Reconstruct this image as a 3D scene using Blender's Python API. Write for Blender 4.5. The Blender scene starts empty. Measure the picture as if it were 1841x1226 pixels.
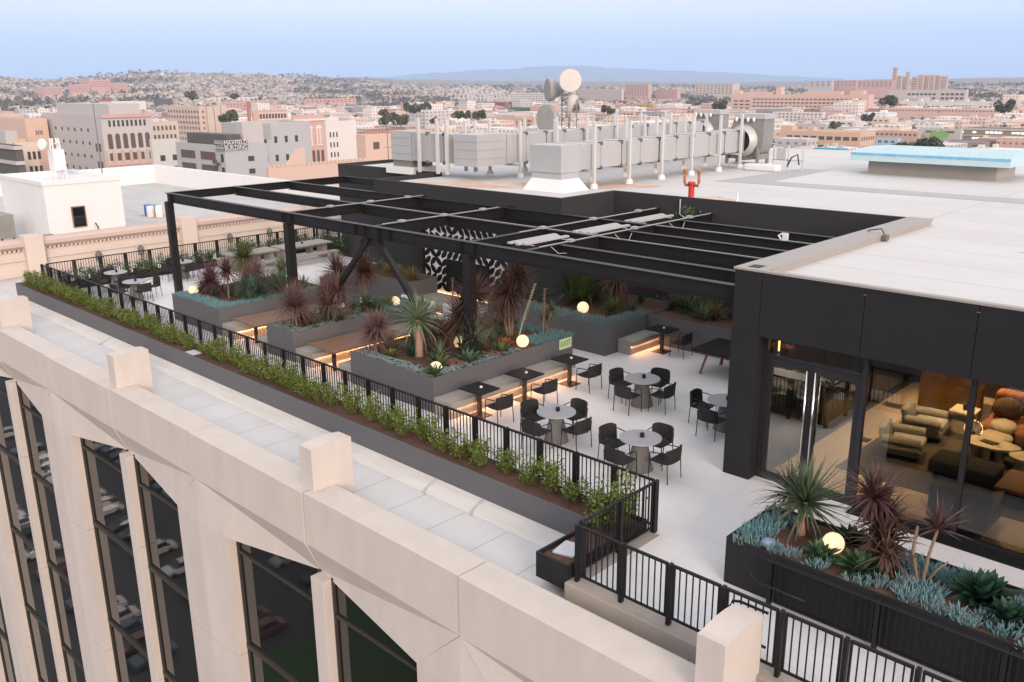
import bpy, bmesh, math, random
from mathutils import Vector, Matrix

# ------------------------------------------------------------------ scene, camera, light
SC = bpy.context.scene
COL = SC.collection
R = math.radians
random.seed(7)

F_PX, YAW, PITCH, ROLL = 1596.9, -0.769180, 0.281353, 0.0093647
CAM = Vector((0, 0, 8.2))
_fw = Vector((math.sin(YAW) * math.cos(PITCH), math.cos(YAW) * math.cos(PITCH), -math.sin(PITCH)))
_r0 = Vector((math.cos(YAW), -math.sin(YAW), 0))
_d0 = _fw.cross(_r0)
RIGHT = math.cos(ROLL) * _r0 + math.sin(ROLL) * _d0
DOWN = -math.sin(ROLL) * _r0 + math.cos(ROLL) * _d0
cam = bpy.data.cameras.new('camera')
cam.sensor_width = 36
cam.lens = F_PX / 1841 * 36
cam.clip_start = 0.1
cam.clip_end = 90000
camo = bpy.data.objects.new('camera', cam)
COL.objects.link(camo)
camo.matrix_world = Matrix(((RIGHT.x, -DOWN.x, -_fw.x, CAM.x), (RIGHT.y, -DOWN.y, -_fw.y, CAM.y),
                            (RIGHT.z, -DOWN.z, -_fw.z, CAM.z), (0, 0, 0, 1)))
SC.camera = camo

SUN_AZ, SUN_EL = R(118), R(17)          # azimuth measured from +y towards +x
w = bpy.data.worlds.new('World')
SC.world = w
w.use_nodes = True
wt = w.node_tree
bg = wt.nodes['Background']
sky = wt.nodes.new('ShaderNodeTexSky')
sky.sky_type = 'NISHITA'
sky.sun_disc = False
sky.sun_elevation = SUN_EL
sky.sun_rotation = SUN_AZ
sky.altitude = 100
sky.air_density = 1.0
sky.dust_density = 0.3
sky.ozone_density = 2.0
tc = wt.nodes.new('ShaderNodeTexCoord')
sx = wt.nodes.new('ShaderNodeSeparateXYZ')
wt.links.new(tc.outputs['Generated'], sx.inputs[0])
rp = wt.nodes.new('ShaderNodeValToRGB')
els = rp.color_ramp.elements
els[0].position = 0.0
els[0].color = (0.9, 2.25, 4.4, 1)
els[1].position = 1.0
els[1].color = (6.2, 6.0, 6.1, 1)
for p_, c_ in ((0.04, (1.95, 2.95, 4.6)), (0.085, (4.1, 4.0, 4.65)), (0.22, (5.0, 4.95, 5.3)), (0.45, (5.6, 5.45, 5.6))):
    e_ = els.new(p_)
    e_.color = (*c_, 1)
wt.links.new(sx.outputs['Z'], rp.inputs[0])
mxw = wt.nodes.new('ShaderNodeMix')
mxw.data_type = 'RGBA'
mxw.inputs[0].default_value = 0.88
wt.links.new(sky.outputs[0], mxw.inputs[6])
wt.links.new(rp.outputs[0], mxw.inputs[7])
wt.links.new(mxw.outputs[2], bg.inputs['Color'])
bg.inputs['Strength'].default_value = 0.115

sun = bpy.data.lights.new('sun', 'SUN')
sun.energy = 2.0
sun.angle = R(25)
sun.color = (1.0, 0.80, 0.66)
suno = bpy.data.objects.new('sun', sun)
COL.objects.link(suno)
sd = Vector((math.sin(SUN_AZ) * math.cos(SUN_EL), math.cos(SUN_AZ) * math.cos(SUN_EL), math.sin(SUN_EL)))
suno.rotation_euler = sd.to_track_quat('Z', 'Y').to_euler()
suno.location = sd * 60

vs = SC.view_settings
vs.view_transform = 'Standard'
vs.look = 'None'
vs.exposure = 1.03
vs.gamma = 1
vs.use_curve_mapping = False
SC.cycles.use_denoising = True
SC.cycles.max_bounces = 7
SC.cycles.diffuse_bounces = 3
SC.cycles.glossy_bounces = 3
SC.cycles.transmission_bounces = 5
SC.cycles.transparent_max_bounces = 8
SC.cycles.volume_bounces = 1
SC.cycles.sample_clamp_indirect = 4
SC.cycles.caustics_reflective = False
SC.cycles.caustics_refractive = False


def ray(u, v):
    return _fw + RIGHT * ((u - 920.5) / F_PX) + DOWN * ((v - 613) / F_PX)


def at(u, v, dist):
    """the point seen at photo pixel (u, v) at a horizontal distance from the camera"""
    d = ray(u, v)
    return CAM + d * (dist / math.hypot(d.x, d.y))


# ------------------------------------------------------------------ materials
MATS = {}


def mat(name, col, rough=0.6, metal=0.0, vary=0.0, scale=3.0, bump=0.0, bscale=None, col2=None, spec=0.5, stretch=None):
    """principled material; 'vary' mixes towards col2 (or a darker tone) with object-space noise"""
    if name in MATS:
        return MATS[name]
    m = bpy.data.materials.new(name)
    m.use_nodes = True
    nt = m.node_tree
    b = nt.nodes['Principled BSDF']
    b.inputs['Base Color'].default_value = (*col, 1)
    b.inputs['Roughness'].default_value = rough
    b.inputs['Metallic'].default_value = metal
    b.inputs['Specular IOR Level'].default_value = spec
    t = nt.nodes.new('ShaderNodeTexCoord')
    src = t.outputs['Object']
    if stretch:
        mp = nt.nodes.new('ShaderNodeMapping')
        mp.inputs['Scale'].default_value = stretch
        nt.links.new(src, mp.inputs[0])
        src = mp.outputs[0]
    if vary > 0:
        n = nt.nodes.new('ShaderNodeTexNoise')
        n.inputs['Scale'].default_value = scale
        n.inputs['Detail'].default_value = 6
        n.inputs['Roughness'].default_value = 0.65
        nt.links.new(src, n.inputs['Vector'])
        mr = nt.nodes.new('ShaderNodeMapRange')
        mr.inputs[1].default_value = 0.35
        mr.inputs[2].default_value = 0.7
        mr.inputs[4].default_value = vary
        nt.links.new(n.outputs[0], mr.inputs[0])
        mx = nt.nodes.new('ShaderNodeMix')
        mx.data_type = 'RGBA'
        mx.inputs[6].default_value = (*col, 1)
        c2 = col2 or tuple(c * 0.55 for c in col)
        mx.inputs[7].default_value = (*c2, 1)
        nt.links.new(mr.outputs[0], mx.inputs[0])
        nt.links.new(mx.outputs[2], b.inputs['Base Color'])
    if bump > 0:
        n2 = nt.nodes.new('ShaderNodeTexNoise')
        n2.inputs['Scale'].default_value = bscale or scale * 6
        n2.inputs['Detail'].default_value = 5
        nt.links.new(src, n2.inputs['Vector'])
        bp = nt.nodes.new('ShaderNodeBump')
        bp.inputs['Strength'].default_value = bump
        bp.inputs['Distance'].default_value = 0.02
        nt.links.new(n2.outputs[0], bp.inputs['Height'])
        nt.links.new(bp.outputs[0], b.inputs['Normal'])
    MATS[name] = m
    return m


def glow(name, col, strength):
    if name in MATS:
        return MATS[name]
    m = bpy.data.materials.new(name)
    m.use_nodes = True
    b = m.node_tree.nodes['Principled BSDF']
    b.inputs['Base Color'].default_value = (*col, 1)
    b.inputs['Emission Color'].default_value = (*col, 1)
    b.inputs['Emission Strength'].default_value = strength
    MATS[name] = m
    return m


def glass(name, tint=(0.85, 0.9, 0.88), alpha=0.75, rough=0.0):
    """thin architectural glass: mostly see-through, mirror-like at grazing angles"""
    if name in MATS:
        return MATS[name]
    m = bpy.data.materials.new(name)
    m.use_nodes = True
    nt = m.node_tree
    nt.nodes.clear()
    o = nt.nodes.new('ShaderNodeOutputMaterial')
    tr = nt.nodes.new('ShaderNodeBsdfTransparent')
    tr.inputs[0].default_value = (*tint, 1)
    gl = nt.nodes.new('ShaderNodeBsdfGlossy')
    gl.inputs['Roughness'].default_value = rough
    fr = nt.nodes.new('ShaderNodeFresnel')
    fr.inputs[0].default_value = 1.5
    ad = nt.nodes.new('ShaderNodeMath')
    ad.operation = 'MULTIPLY_ADD'
    ad.inputs[1].default_value = 1.0
    ad.inputs[2].default_value = 1 - alpha
    ad.use_clamp = True
    nt.links.new(fr.outputs[0], ad.inputs[0])
    mx = nt.nodes.new('ShaderNodeMixShader')
    nt.links.new(ad.outputs[0], mx.inputs[0])
    nt.links.new(tr.outputs[0], mx.inputs[1])
    nt.links.new(gl.outputs[0], mx.inputs[2])
    nt.links.new(mx.outputs[0], o.inputs[0])
    MATS[name] = m
    return m


def joints(name, col, line, sx_, sy_, lw=0.012, rough=0.75, vary=0.12, axis='xy', offset=0.5, scale=1.2, stain=None):
    """slab / panel / window grid pattern with thin joint lines, in object space metres"""
    if name in MATS:
        return MATS[name]
    m = mat(name, col, rough, vary=max(vary, 0.01), scale=scale, col2=stain, bump=0.05, bscale=40)
    nt = m.node_tree
    b = nt.nodes['Principled BSDF']
    prev = b.inputs['Base Color'].links[0].from_socket
    t = nt.nodes.new('ShaderNodeTexCoord')
    mp = nt.nodes.new('ShaderNodeMapping')
    if axis == 'xz':
        mp.inputs['Rotation'].default_value = (R(90), 0, 0)
    if axis == 'yx':
        mp.inputs['Rotation'].default_value = (0, 0, R(90))
    nt.links.new(t.outputs['Object'], mp.inputs[0])
    br = nt.nodes.new('ShaderNodeTexBrick')
    br.offset = offset
    br.inputs['Scale'].default_value = 1
    br.inputs['Mortar Size'].default_value = lw
    br.inputs['Mortar Smooth'].default_value = 0.1
    br.inputs['Brick Width'].default_value = sx_
    br.inputs['Row Height'].default_value = sy_
    br.inputs['Color1'].default_value = (1, 1, 1, 1)
    br.inputs['Color2'].default_value = (0.93, 0.93, 0.94, 1)
    br.inputs['Mortar'].default_value = (0, 0, 0, 1)
    nt.links.new(mp.outputs[0], br.inputs['Vector'])
    mu = nt.nodes.new('ShaderNodeMix')
    mu.data_type = 'RGBA'
    mu.blend_type = 'MULTIPLY'
    mu.inputs[0].default_value = 0.6
    nt.links.new(prev, mu.inputs[6])
    nt.links.new(br.outputs['Color'], mu.inputs[7])
    mx = nt.nodes.new('ShaderNodeMix')
    mx.data_type = 'RGBA'
    nt.links.new(br.outputs['Fac'], mx.inputs[0])
    nt.links.new(mu.outputs[2], mx.inputs[6])
    mx.inputs[7].default_value = (*line, 1)
    nt.links.new(mx.outputs[2], b.inputs['Base Color'])
    return m


# ------------------------------------------------------------------ mesh building
class MB:
    def __init__(self):
        self.v, self.f = [], []

    def face(self, pts):
        i = len(self.v)
        self.v += [tuple(p) for p in pts]
        self.f.append(tuple(range(i, i + len(pts))))
        return self

    def hexa(self, b4, t4):
        i = len(self.v)
        self.v += [tuple(p) for p in b4] + [tuple(p) for p in t4]
        self.f += [(i + 3, i + 2, i + 1, i), (i + 4, i + 5, i + 6, i + 7)]
        for k in range(4):
            n = (k + 1) % 4
            self.f.append((i + k, i + n, i + 4 + n, i + 4 + k))
        return self

    def box(self, x0, x1, y0, y1, z0, z1):
        return self.hexa([(x0, y0, z0), (x1, y0, z0), (x1, y1, z0), (x0, y1, z0)],
                         [(x0, y0, z1), (x1, y0, z1), (x1, y1, z1), (x0, y1, z1)])

    def cbox(self, c, s):
        return self.box(c[0] - s[0] / 2, c[0] + s[0] / 2, c[1] - s[1] / 2, c[1] + s[1] / 2, c[2] - s[2] / 2, c[2] + s[2] / 2)

    def prism(self, poly, z0, z1):
        n = len(poly)
        i = len(self.v)
        self.v += [(p[0], p[1], z0) for p in poly] + [(p[0], p[1], z1) for p in poly]
        self.f += [tuple(range(i + n - 1, i - 1, -1)), tuple(range(i + n, i + 2 * n))]
        for k in range(n):
            m = (k + 1) % n
            self.f.append((i + k, i + m, i + n + m, i + n + k))
        return self

    def ext(self, poly, a, b):
        """extrude a closed 3-D polygon by vector b - a"""
        n = len(poly)
        i = len(self.v)
        a, b = Vector(a), Vector(b)
        self.v += [tuple(Vector(p) + a) for p in poly] + [tuple(Vector(p) + b) for p in poly]
        self.f += [tuple(range(i + n - 1, i - 1, -1)), tuple(range(i + n, i + 2 * n))]
        for k in range(n):
            m = (k + 1) % n
            self.f.append((i + k, i + m, i + n + m, i + n + k))
        return self

    def bar(self, a, b, w_, h_):
        """rectangular bar from a to b"""
        a, b = Vector(a), Vector(b)
        d = (b - a).normalized()
        s = d.cross(Vector((0, 0, 1)))
        if s.length < 1e-4:
            s = Vector((1, 0, 0))
        s.normalize()
        u = s.cross(d)
        o = [s * (-w_ / 2) + u * (-h_ / 2), s * (w_ / 2) + u * (-h_ / 2), s * (w_ / 2) + u * (h_ / 2), s * (-w_ / 2) + u * (h_ / 2)]
        return self.hexa([a + q for q in o], [b + q for q in o])

    def tube(self, pts, r, n=8, r2=None, cap=True):
        pts = [Vector(p) for p in pts]
        i0 = len(self.v)
        L = len(pts)
        ref = None
        for k, p in enumerate(pts):
            d = (pts[min(k + 1, L - 1)] - pts[max(k - 1, 0)]).normalized()
            if ref is None or abs(ref.dot(d)) > 0.95:
                ref = Vector((0, 0, 1)) if abs(d.z) < 0.9 else Vector((1, 0, 0))
            s = d.cross(ref).normalized()
            u = s.cross(d)
            rr = r if r2 is None else r + (r2 - r) * k / (L - 1)
            for q in range(n):
                a = 2 * math.pi * q / n
                self.v.append(tuple(p + (s * math.cos(a) + u * math.sin(a)) * rr))
        for k in range(L - 1):
            for q in range(n):
                m = (q + 1) % n
                self.f.append((i0 + k * n + q, i0 + k * n + m, i0 + (k + 1) * n + m, i0 + (k + 1) * n + q))
        if cap:
            self.f.append(tuple(i0 + q for q in range(n - 1, -1, -1)))
            self.f.append(tuple(i0 + (L - 1) * n + q for q in range(n)))
        return self

    def lathe(self, prof, c=(0, 0, 0), n=24):
        """prof: list of (radius, z), bottom to top"""
        i0 = len(self.v)
        for r_, z in prof:
            for q in range(n):
                a = 2 * math.pi * q / n
                self.v.append((c[0] + r_ * math.cos(a), c[1] + r_ * math.sin(a), c[2] + z))
        for k in range(len(prof) - 1):
            for q in range(n):
                m = (q + 1) % n
                self.f.append((i0 + k * n + q, i0 + k * n + m, i0 + (k + 1) * n + m, i0 + (k + 1) * n + q))
        self.f.append(tuple(i0 + q for q in range(n - 1, -1, -1)))
        self.f.append(tuple(i0 + (len(prof) - 1) * n + q for q in range(n)))
        return self

    def ball(self, c, r, sz=1.0, n=16):
        return self.lathe([(max(0.001, r * math.sin(math.pi * k / n)), -r * sz * math.cos(math.pi * k / n)) for k in range(n + 1)], c, n * 2)

    def build(self, name, m, parent=None, smooth=False, bevel=0, local=False, smooth_angle=None):
        """make ONE mesh object; coordinates are world ones unless local"""
        off = Vector((0, 0, 0))
        if parent is not None and not local:
            off = world_of(parent)
        me = bpy.data.meshes.new(name)
        me.from_pydata([(p[0] - off.x, p[1] - off.y, p[2] - off.z) for p in self.v], [], self.f)
        me.validate()
        if bevel:
            bm = bmesh.new()
            bm.from_mesh(me)
            bmesh.ops.remove_doubles(bm, verts=bm.verts, dist=1e-5)
            es = [e for e in bm.edges if len(e.link_faces) == 2 and e.calc_face_angle(0) > 0.6]
            bmesh.ops.bevel(bm, geom=es, offset=bevel, segments=2, profile=0.6, affect='EDGES', clamp_overlap=True)
            bm.to_mesh(me)
            bm.free()
        if smooth:
            for p in me.polygons:
                p.use_smooth = True
        if m:
            me.materials.append(m)
        o = bpy.data.objects.new(name, me)
        COL.objects.link(o)
        if parent is not None:
            o.parent = parent
        return o


def world_of(o):
    v = Vector((0, 0, 0))
    while o is not None:
        v += Vector(o.location)
        o = o.parent
    return v


def tag(o, label=None, cat=None, group=None, kind=None):
    if label:
        o['label'] = label
    if cat:
        o['category'] = cat
    if group:
        o['group'] = group
    if kind:
        o['kind'] = kind
    return o


def thing(name, label, cat, loc=(0, 0, 0), rz=0, group=None):
    o = bpy.data.objects.new(name, None)
    o.empty_display_size = 0.2
    COL.objects.link(o)
    o.location = loc
    o.rotation_euler = (0, 0, rz)
    return tag(o, label, cat, group)




def copy_tree(o, parent=None):
    c = o.copy()
    COL.objects.link(c)
    if parent is not None:
        c.parent = parent
    for ch in list(o.children):
        copy_tree(ch, c)
    return c


def place(proto, used, loc, rz=0, label=None, group=None, scale=None):
    """the first call moves the prototype itself, later ones copy it with all its parts"""
    if used:
        o = copy_tree(proto)
    else:
        o = proto
        used.append(1)
    o.location = loc
    o.rotation_euler = (0, 0, rz)
    if scale:
        o.scale = (scale, scale, scale) if not hasattr(scale, '__len__') else scale
    if label:
        o['label'] = label
    if group:
        o['group'] = group
    return o

# ------------------------------------------------------------------ palette
M_STONE = mat('cream_precast', (0.565, 0.507, 0.458), 0.85, vary=0.5, scale=0.9, col2=(0.45, 0.395, 0.35), bump=0.12, bscale=25, stretch=(1.6, 1.6, 0.45))
M_ROOFW = joints('white_membrane', (0.58, 0.575, 0.57), (0.33, 0.32, 0.31), 1.25, 40.0, 0.012, 0.7, 0.5, offset=0, scale=0.9, stain=(0.50, 0.475, 0.45))
M_ROOFP = joints('pavilion_membrane', (0.585, 0.575, 0.56), (0.38, 0.365, 0.35), 40, 1.7, 0.018, 0.7, 0.6, offset=0, scale=0.28, stain=(0.52, 0.475, 0.445))
M_CANT = mat('white_flashing', (0.60, 0.58, 0.55), 0.7, vary=0.5, scale=1.5, col2=(0.42, 0.38, 0.34), stretch=(0.5, 3, 3))
M_PAVE = joints('pale_pavers', (0.70, 0.685, 0.675), (0.56, 0.545, 0.535), 1.2, 0.6, 0.006, 0.65, 0.45, axis='xy', scale=0.8, stain=(0.61, 0.59, 0.575))
M_DARK = mat('charcoal_panel', (0.0145, 0.014, 0.0145), 0.55, vary=0.25, scale=1.2, col2=(0.022, 0.022, 0.023), spec=0.3)
M_DWALL = mat('charcoal_render', (0.034, 0.033, 0.034), 0.75, vary=0.3, scale=1.0, col2=(0.027, 0.027, 0.028), spec=0.25)
M_PLANT = mat('grey_planter_metal', (0.105, 0.104, 0.108), 0.6, vary=0.25, scale=1.5, col2=(0.085, 0.085, 0.09), spec=0.4)
M_BLACK = mat('black_powder_coat', (0.009, 0.009, 0.0095), 0.5, vary=0.2, scale=4, spec=0.3)
M_STEEL = mat('dark_bronze_steel', (0.011, 0.010, 0.0095), 0.45, vary=0.4, scale=3, col2=(0.022, 0.02, 0.018), spec=0.3)
M_SOIL = mat('bark_mulch', (0.12, 0.06, 0.036), 0.95, vary=0.8, scale=14, col2=(0.045, 0.024, 0.016), bump=0.9, bscale=60)
M_CONC = mat('warm_concrete', (0.36, 0.315, 0.275), 0.8, vary=0.5, scale=2, col2=(0.27, 0.235, 0.205), bump=0.1, bscale=30)
M_BENCH = mat('grey_concrete_bench', (0.31, 0.28, 0.25), 0.75, vary=0.35, scale=2.5, col2=(0.215, 0.20, 0.185), bump=0.08, bscale=30)
M_COPE = mat('tan_coping_metal', (0.33, 0.30, 0.265), 0.5, vary=0.3, scale=2, col2=(0.26, 0.235, 0.21))
M_WGLASS = mat('dark_office_glass', (0.010, 0.011, 0.011), 0.025, spec=0.75, bump=0.05, scale=1, bscale=0.9)
M_WGLASS.node_tree.nodes['Principled BSDF'].inputs['IOR'].default_value = 1.5
M_BRONZE = mat('bronze_window_frame', (0.045, 0.037, 0.03), 0.5, vary=0.3, scale=5)
M_GREYW = mat('grey_walkway_pad', (0.40, 0.40, 0.395), 0.8, vary=0.4, scale=1.5, col2=(0.33, 0.33, 0.33))
M_WHITE = mat('white_paint', (0.72, 0.71, 0.70), 0.6, vary=0.25, scale=1.5, col2=(0.6, 0.58, 0.56))
M_CHROME = mat('brushed_chrome', (0.75, 0.74, 0.72), 0.18, metal=1)

# ------------------------------------------------------------------ office building with the precast facade
Z0 = -44.0                                  # street level
ob = thing('office_building', 'cream precast office building in the foreground with faceted piers and dark glass', 'building', (-20, 12, Z0))
PITCH_X = 9.76
PEDS = [-44.38, -34.62, -24.86, -15.10, -5.34, 4.42]
PY, GLY = 9.17, 9.46


def parapet_seg(j, p, dy=0.0):
    """half-bay parapet between the joint at x=j (above a big pier) and the split at x=p (by a pedestal);
    below the crease it is chamfered back to a window head that rises towards the pedestal"""
    s = 1 if p > j else -1
    y = PY + dy
    e = 0.012 * s
    jx, px, kx = j + e, p - e, j + 1.28 * s
    mb = MB().box(min(jx, px), max(jx, px), y, 9.87, -1.2, 0)
    A, B, C, D = (jx, y, -1.2), (px, y, -1.2), (px, GLY + 0.02, -1.97), (kx, y + 0.01, -2.4)
    C2, D2, A2, B2, E2 = (px, 9.87, -1.97), (kx, 9.87, -2.4), (jx, 9.87, -1.2), (px, 9.87, -1.2), (kx, GLY + 0.03, -2.4)
    fs = [[A, B, C], [A, C, D], [D, C, E2], [E2, C, C2, D2], [B, B2, C2, C], [A, D, E2, D2, A2], [A2, D2, C2, B2]]
    for f in fs:
        mb.face(f if s > 0 else f[::-1])
    return mb.build('parapet', M_STONE, ob)


for c in PEDS:
    j0, j1, sp = c - PITCH_X / 2, c + PITCH_X / 2, c + 0.05
    parapet_seg(j1, sp)
    parapet_seg(j0, sp - 0.02, -0.025)
    # pedestal block with a shallow rounded crown
    n = 8
    prof = [(9.34, 0.003), (9.872, 0.003), (9.872, -0.5), (10.36, -0.5)] + [(10.36 - 1.02 * k / n, 0.95 + 0.045 * math.sin(math.pi * min(1, 1.15 * k / n))) for k in range(n + 1)]
    MB().ext([(0, y, z) for y, z in reversed(prof)], (c - 0.22, 0, 0), (c + 0.22, 0, 0)).build('pedestal', M_STONE, ob)
    for k in range(6):
        zt, zb = (-1.99 if k == 0 else -4.9 - 4.6 * (k - 1)), -4.9 - 4.6 * k + 0.014
        MB().box(sp + 0.0, sp + 0.45, PY + 0.03, 9.87, zb, zt).build('mullion_pier', M_STONE, ob, bevel=0.01)
        zt, zb = (-1.2 if k == 0 else -5.8 - 4.6 * (k - 1)), -5.8 - 4.6 * k + 0.014
        mb = MB()
        for s in (-1, 1):
            if k == 0:
                poly = [(j1, PY - 0.06, -2.4), (j1 + 1.28 * s, PY + 0.008, -2.4), (j1 + 1.28 * s, PY, zb), (j1, PY - 0.06, zb)]
                tri = [(j1, PY + 0.003, -1.2), (j1 + 1.28 * s, PY + 0.008, -2.4), (j1, PY - 0.06, -2.4)]
                mb.face(tri if s < 0 else tri[::-1])
            else:
                poly = [(j1, PY - 0.06, zt), (j1 + 1.28 * s, PY, zt), (j1 + 1.28 * s, PY, zb), (j1, PY - 0.06, zb)]
            back = [(q[0], 9.87, q[2]) for q in poly]
            f = poly if s < 0 else poly[::-1]
            mb.face(f[::-1])
            mb.face([poly[1], back[1], back[2], poly[2]] if s > 0 else [poly[2], back[2], back[1], poly[1]])
            mb.face([poly[2], back[2], back[3], poly[3]])
            if k:
                mb.face([poly[0], back[0], back[1], poly[1]])
        mb.build('pier', M_STONE, ob)
    for x0, x1, up in ((j0 + 1.28, sp, 0), (sp + 0.45, j1 - 1.28, 1)):
        for k in range(5):
            zt, zb = -1.95 - 3.7 * k, -1.95 - 3.7 * (k + 1)
            mb = MB()
            mb.box(x0, x1, GLY - 0.05, GLY + 0.1, zb, zb + 0.13)
            for xx, w_ in ((x0, 0.05), (x1 - 0.05, 0.05)):
                mb.box(xx, xx + w_, GLY - 0.04, GLY + 0.1, zb + 0.13, zt)
            if k == 0:
                mb.box(x0 + 0.07, x1 - 0.07, GLY - 0.03, GLY + 0.09, zt - 0.95, zt - 0.88)
            wf = mb.build('window', M_BRONZE, ob)
            MB().box(x0 + 0.02, x1 - 0.02, GLY + 0.02, GLY + 0.05, zb + 0.03, zt).build('pane', M_WGLASS, wf)
MB().box(-50, 12, 9.88, 10.36, Z0, -0.62).build('wall', M_STONE, ob)
MB().box(-46, 12, 10.36, 49.0, Z0, -0.62).build('wall', M_STONE, ob)

# white roof strip behind the parapet, with the sloping flashing against the planter
MB().box(-45.6, 12, 9.88, 12.5, -0.6, -0.42).box(-45.6, -41.0, 12.5, 36, -0.6, -0.42).build('roof_membrane', M_ROOFW, ob)
MB().ext([(0, 11.46, -0.416), (0, 11.93, -0.416), (0, 11.93, -0.27)], (-40.95, 0, 0), (-9.52, 0, 0)).build('flashing', M_CANT, ob)
for x in (-12.4, -13.9, -31.2):
    MB().tube([(x, 11.92, -0.262), (x, 11.6, -0.36), (x + 0.1, 11.4, -0.405)], 0.02, 6).build('roof_cable', M_GREYW, ob)

# concrete curb the front railing stands on
MB().box(-8.76, 8, 10.28, 10.64, -0.6, -0.012).build('curb', M_CONC, ob, bevel=0.015)
MB().box(-9.2, 8, 10.20, 10.28, -0.6, -0.33).build('curb_flashing', M_ROOFW, ob)

# ------------------------------------------------------------------ terrace floor
fl = MB().box(-40.9, 8, 12.66, 26.6, -0.5, 0).box(-8.76, 8, 10.64, 12.66, -0.5, 0).build('terrace_floor', M_PAVE)
tag(fl, kind='structure')
MB().box(-8.76, -8.50, 10.64, 12.74, 0.001, 0.012).build('threshold_strip', M_CONC, ob)

# ------------------------------------------------------------------ planters
def planter(name, label, x0, x1, y0, y1, z0, z1, m=None, t=0.03, soil=0.07, group=None):
    m = m or M_PLANT
    p = thing(name, label, 'planter', ((x0 + x1) / 2, (y0 + y1) / 2, z0), 0, group)
    b = MB()
    b.box(x0, x1, y0, y0 + t, z0, z1).box(x0, x1, y1 - t, y1, z0, z1)
    b.box(x0, x0 + t, y0 + t, y1 - t, z0, z1).box(x1 - t, x1, y0 + t, y1 - t, z0, z1)
    b.build('wall', m, p)
    nx, ny = max(2, int((x1 - x0) * 5)), max(2, int((y1 - y0) * 5))
    s = MB()
    rnd = random.Random(int(abs(x0 * 13 + y0 * 7)))
    i0 = 0
    for i in range(nx + 1):
        for j in range(ny + 1):
            s.v.append((x0 + t + (x1 - x0 - 2 * t) * i / nx, y0 + t + (y1 - y0 - 2 * t) * j / ny, z1 - soil + rnd.uniform(-0.02, 0.035)))
    for i in range(nx):
        for j in range(ny):
            a = i * (ny + 1) + j
            s.f.append((a, a + ny + 1, a + ny + 2, a + 1))
    s.build('soil', M_SOIL, p, smooth=True)
    return p


PT = 0.96
fp = planter('long_planter', 'long low charcoal planter box of shrubs along the outside of the black railing', -40.92, -9.5, 11.93, 12.68, -0.28, 0.27)
eb = MB()
eb.box(-9.49, -9.45, 10.36, 12.68, -0.22, 0.27).box(-8.80, -8.76, 10.36, 12.68, -0.22, 0.27).box(-9.45, -8.80, 10.36, 10.40, -0.22, 0.27).box(-9.45, -8.80, 12.64, 12.68, -0.22, 0.27)
eb.build('end_wall', M_DARK, fp)
MB().box(-9.45, -8.80, 10.40, 12.64, 0.0, 0.19).build('end_soil', M_SOIL, fp)
cov = MB().hexa([(-9.33, 10.62, 0.195), (-8.93, 10.70, 0.195), (-9.01, 11.16, 0.195), (-9.41, 11.08, 0.195)],
                [(-9.33, 10.62, 0.235), (-8.93, 10.70, 0.235), (-9.01, 11.16, 0.235), (-9.41, 11.08, 0.235)]).build('access_cover', mat('galvanised_plate', (0.52, 0.52, 0.56), 0.45, vary=0.2, scale=6), bevel=0.006)
tag(cov, 'square grey metal access cover lying on the mulch in the planter end box', 'cover')
cov2 = MB().box(-25.9, -25.4, 12.03, 12.33, 0.22, 0.25).build('access_cover', MATS['galvanised_plate'], bevel=0.006)
tag(cov2, 'small pale access cover lying on the mulch in a gap of the shrub row', 'cover')

P1 = planter('planter', 'grey planter box with three tall purple cordylines at the left end of the booths', -31.0, -27.55, 14.15, 18.6, 0, PT)
P2 = planter('planter', 'narrow grey planter box between the two wooden booth tables', -24.55, -23.05, 14.15, 19.4, 0, PT)
P3 = planter('planter', 'large grey planter box with the pale trunked yucca and a green exit sign', -20.1, -16.53, 14.15, 19.7, 0, PT)
P4 = planter('planter', 'grey corner planter box with the glowing globe below the right pergola bay', -21.6, -16.38, 21.1, 25.15, 0, PT)
P5 = planter('planter', 'long grey planter box against the dark back wall right of the corner planter', -16.36, -9.2, 23.3, 25.15, 0, PT)
P6 = planter('planter', 'grey wall planter below the charcoal wall left of the patterned screen', -30.0, -25.6, 20.85, 22.3, 0, 1.05)
P7 = planter('planter', 'small grey planter box behind the orange cushion in the lounge', -28.6, -27.0, 18.95, 19.6, 0, 1.15)
P8 = planter('planter', 'charcoal planter box full of blue succulents in front of the lounge windows', -6.78, 3.0, 12.15, 13.75, 0, 0.86, M_DARK)
hp = planter('hedge_planter', 'low dark planter strip of shrubs along the inside of the far left railing', -39.95, -39.0, 13.2, 26.3, 0, 0.16, M_DARK)

# EXIT sign on the big planter
def text_mesh(name, body, size, m, parent, origin, ux, uz, depth=0.004, spacing=1.0, align='CENTER'):
    cu = bpy.data.curves.new('t', 'FONT')
    cu.body = body
    cu.size = size
    cu.extrude = depth
    cu.align_x = align
    cu.align_y = 'CENTER'
    cu.space_character = spacing
    to = bpy.data.objects.new('t', cu)
    COL.objects.link(to)
    bpy.context.view_layer.update()
    me = bpy.data.meshes.new_from_object(to.evaluated_get(bpy.context.evaluated_depsgraph_get()))
    bpy.data.objects.remove(to)
    ux, uz = Vector(ux), Vector(uz)
    un = ux.cross(uz)
    o3 = Vector(origin) - (world_of(parent) if parent else Vector())
    for v in me.vertices:
        c = v.co.copy()
        v.co = o3 + ux * c.x + uz * c.y + un * c.z
    me.materials.clear()
    me.materials.append(m)
    me.name = name
    o = bpy.data.objects.new(name, me)
    COL.objects.link(o)
    o.parent = parent
    return o


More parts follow.
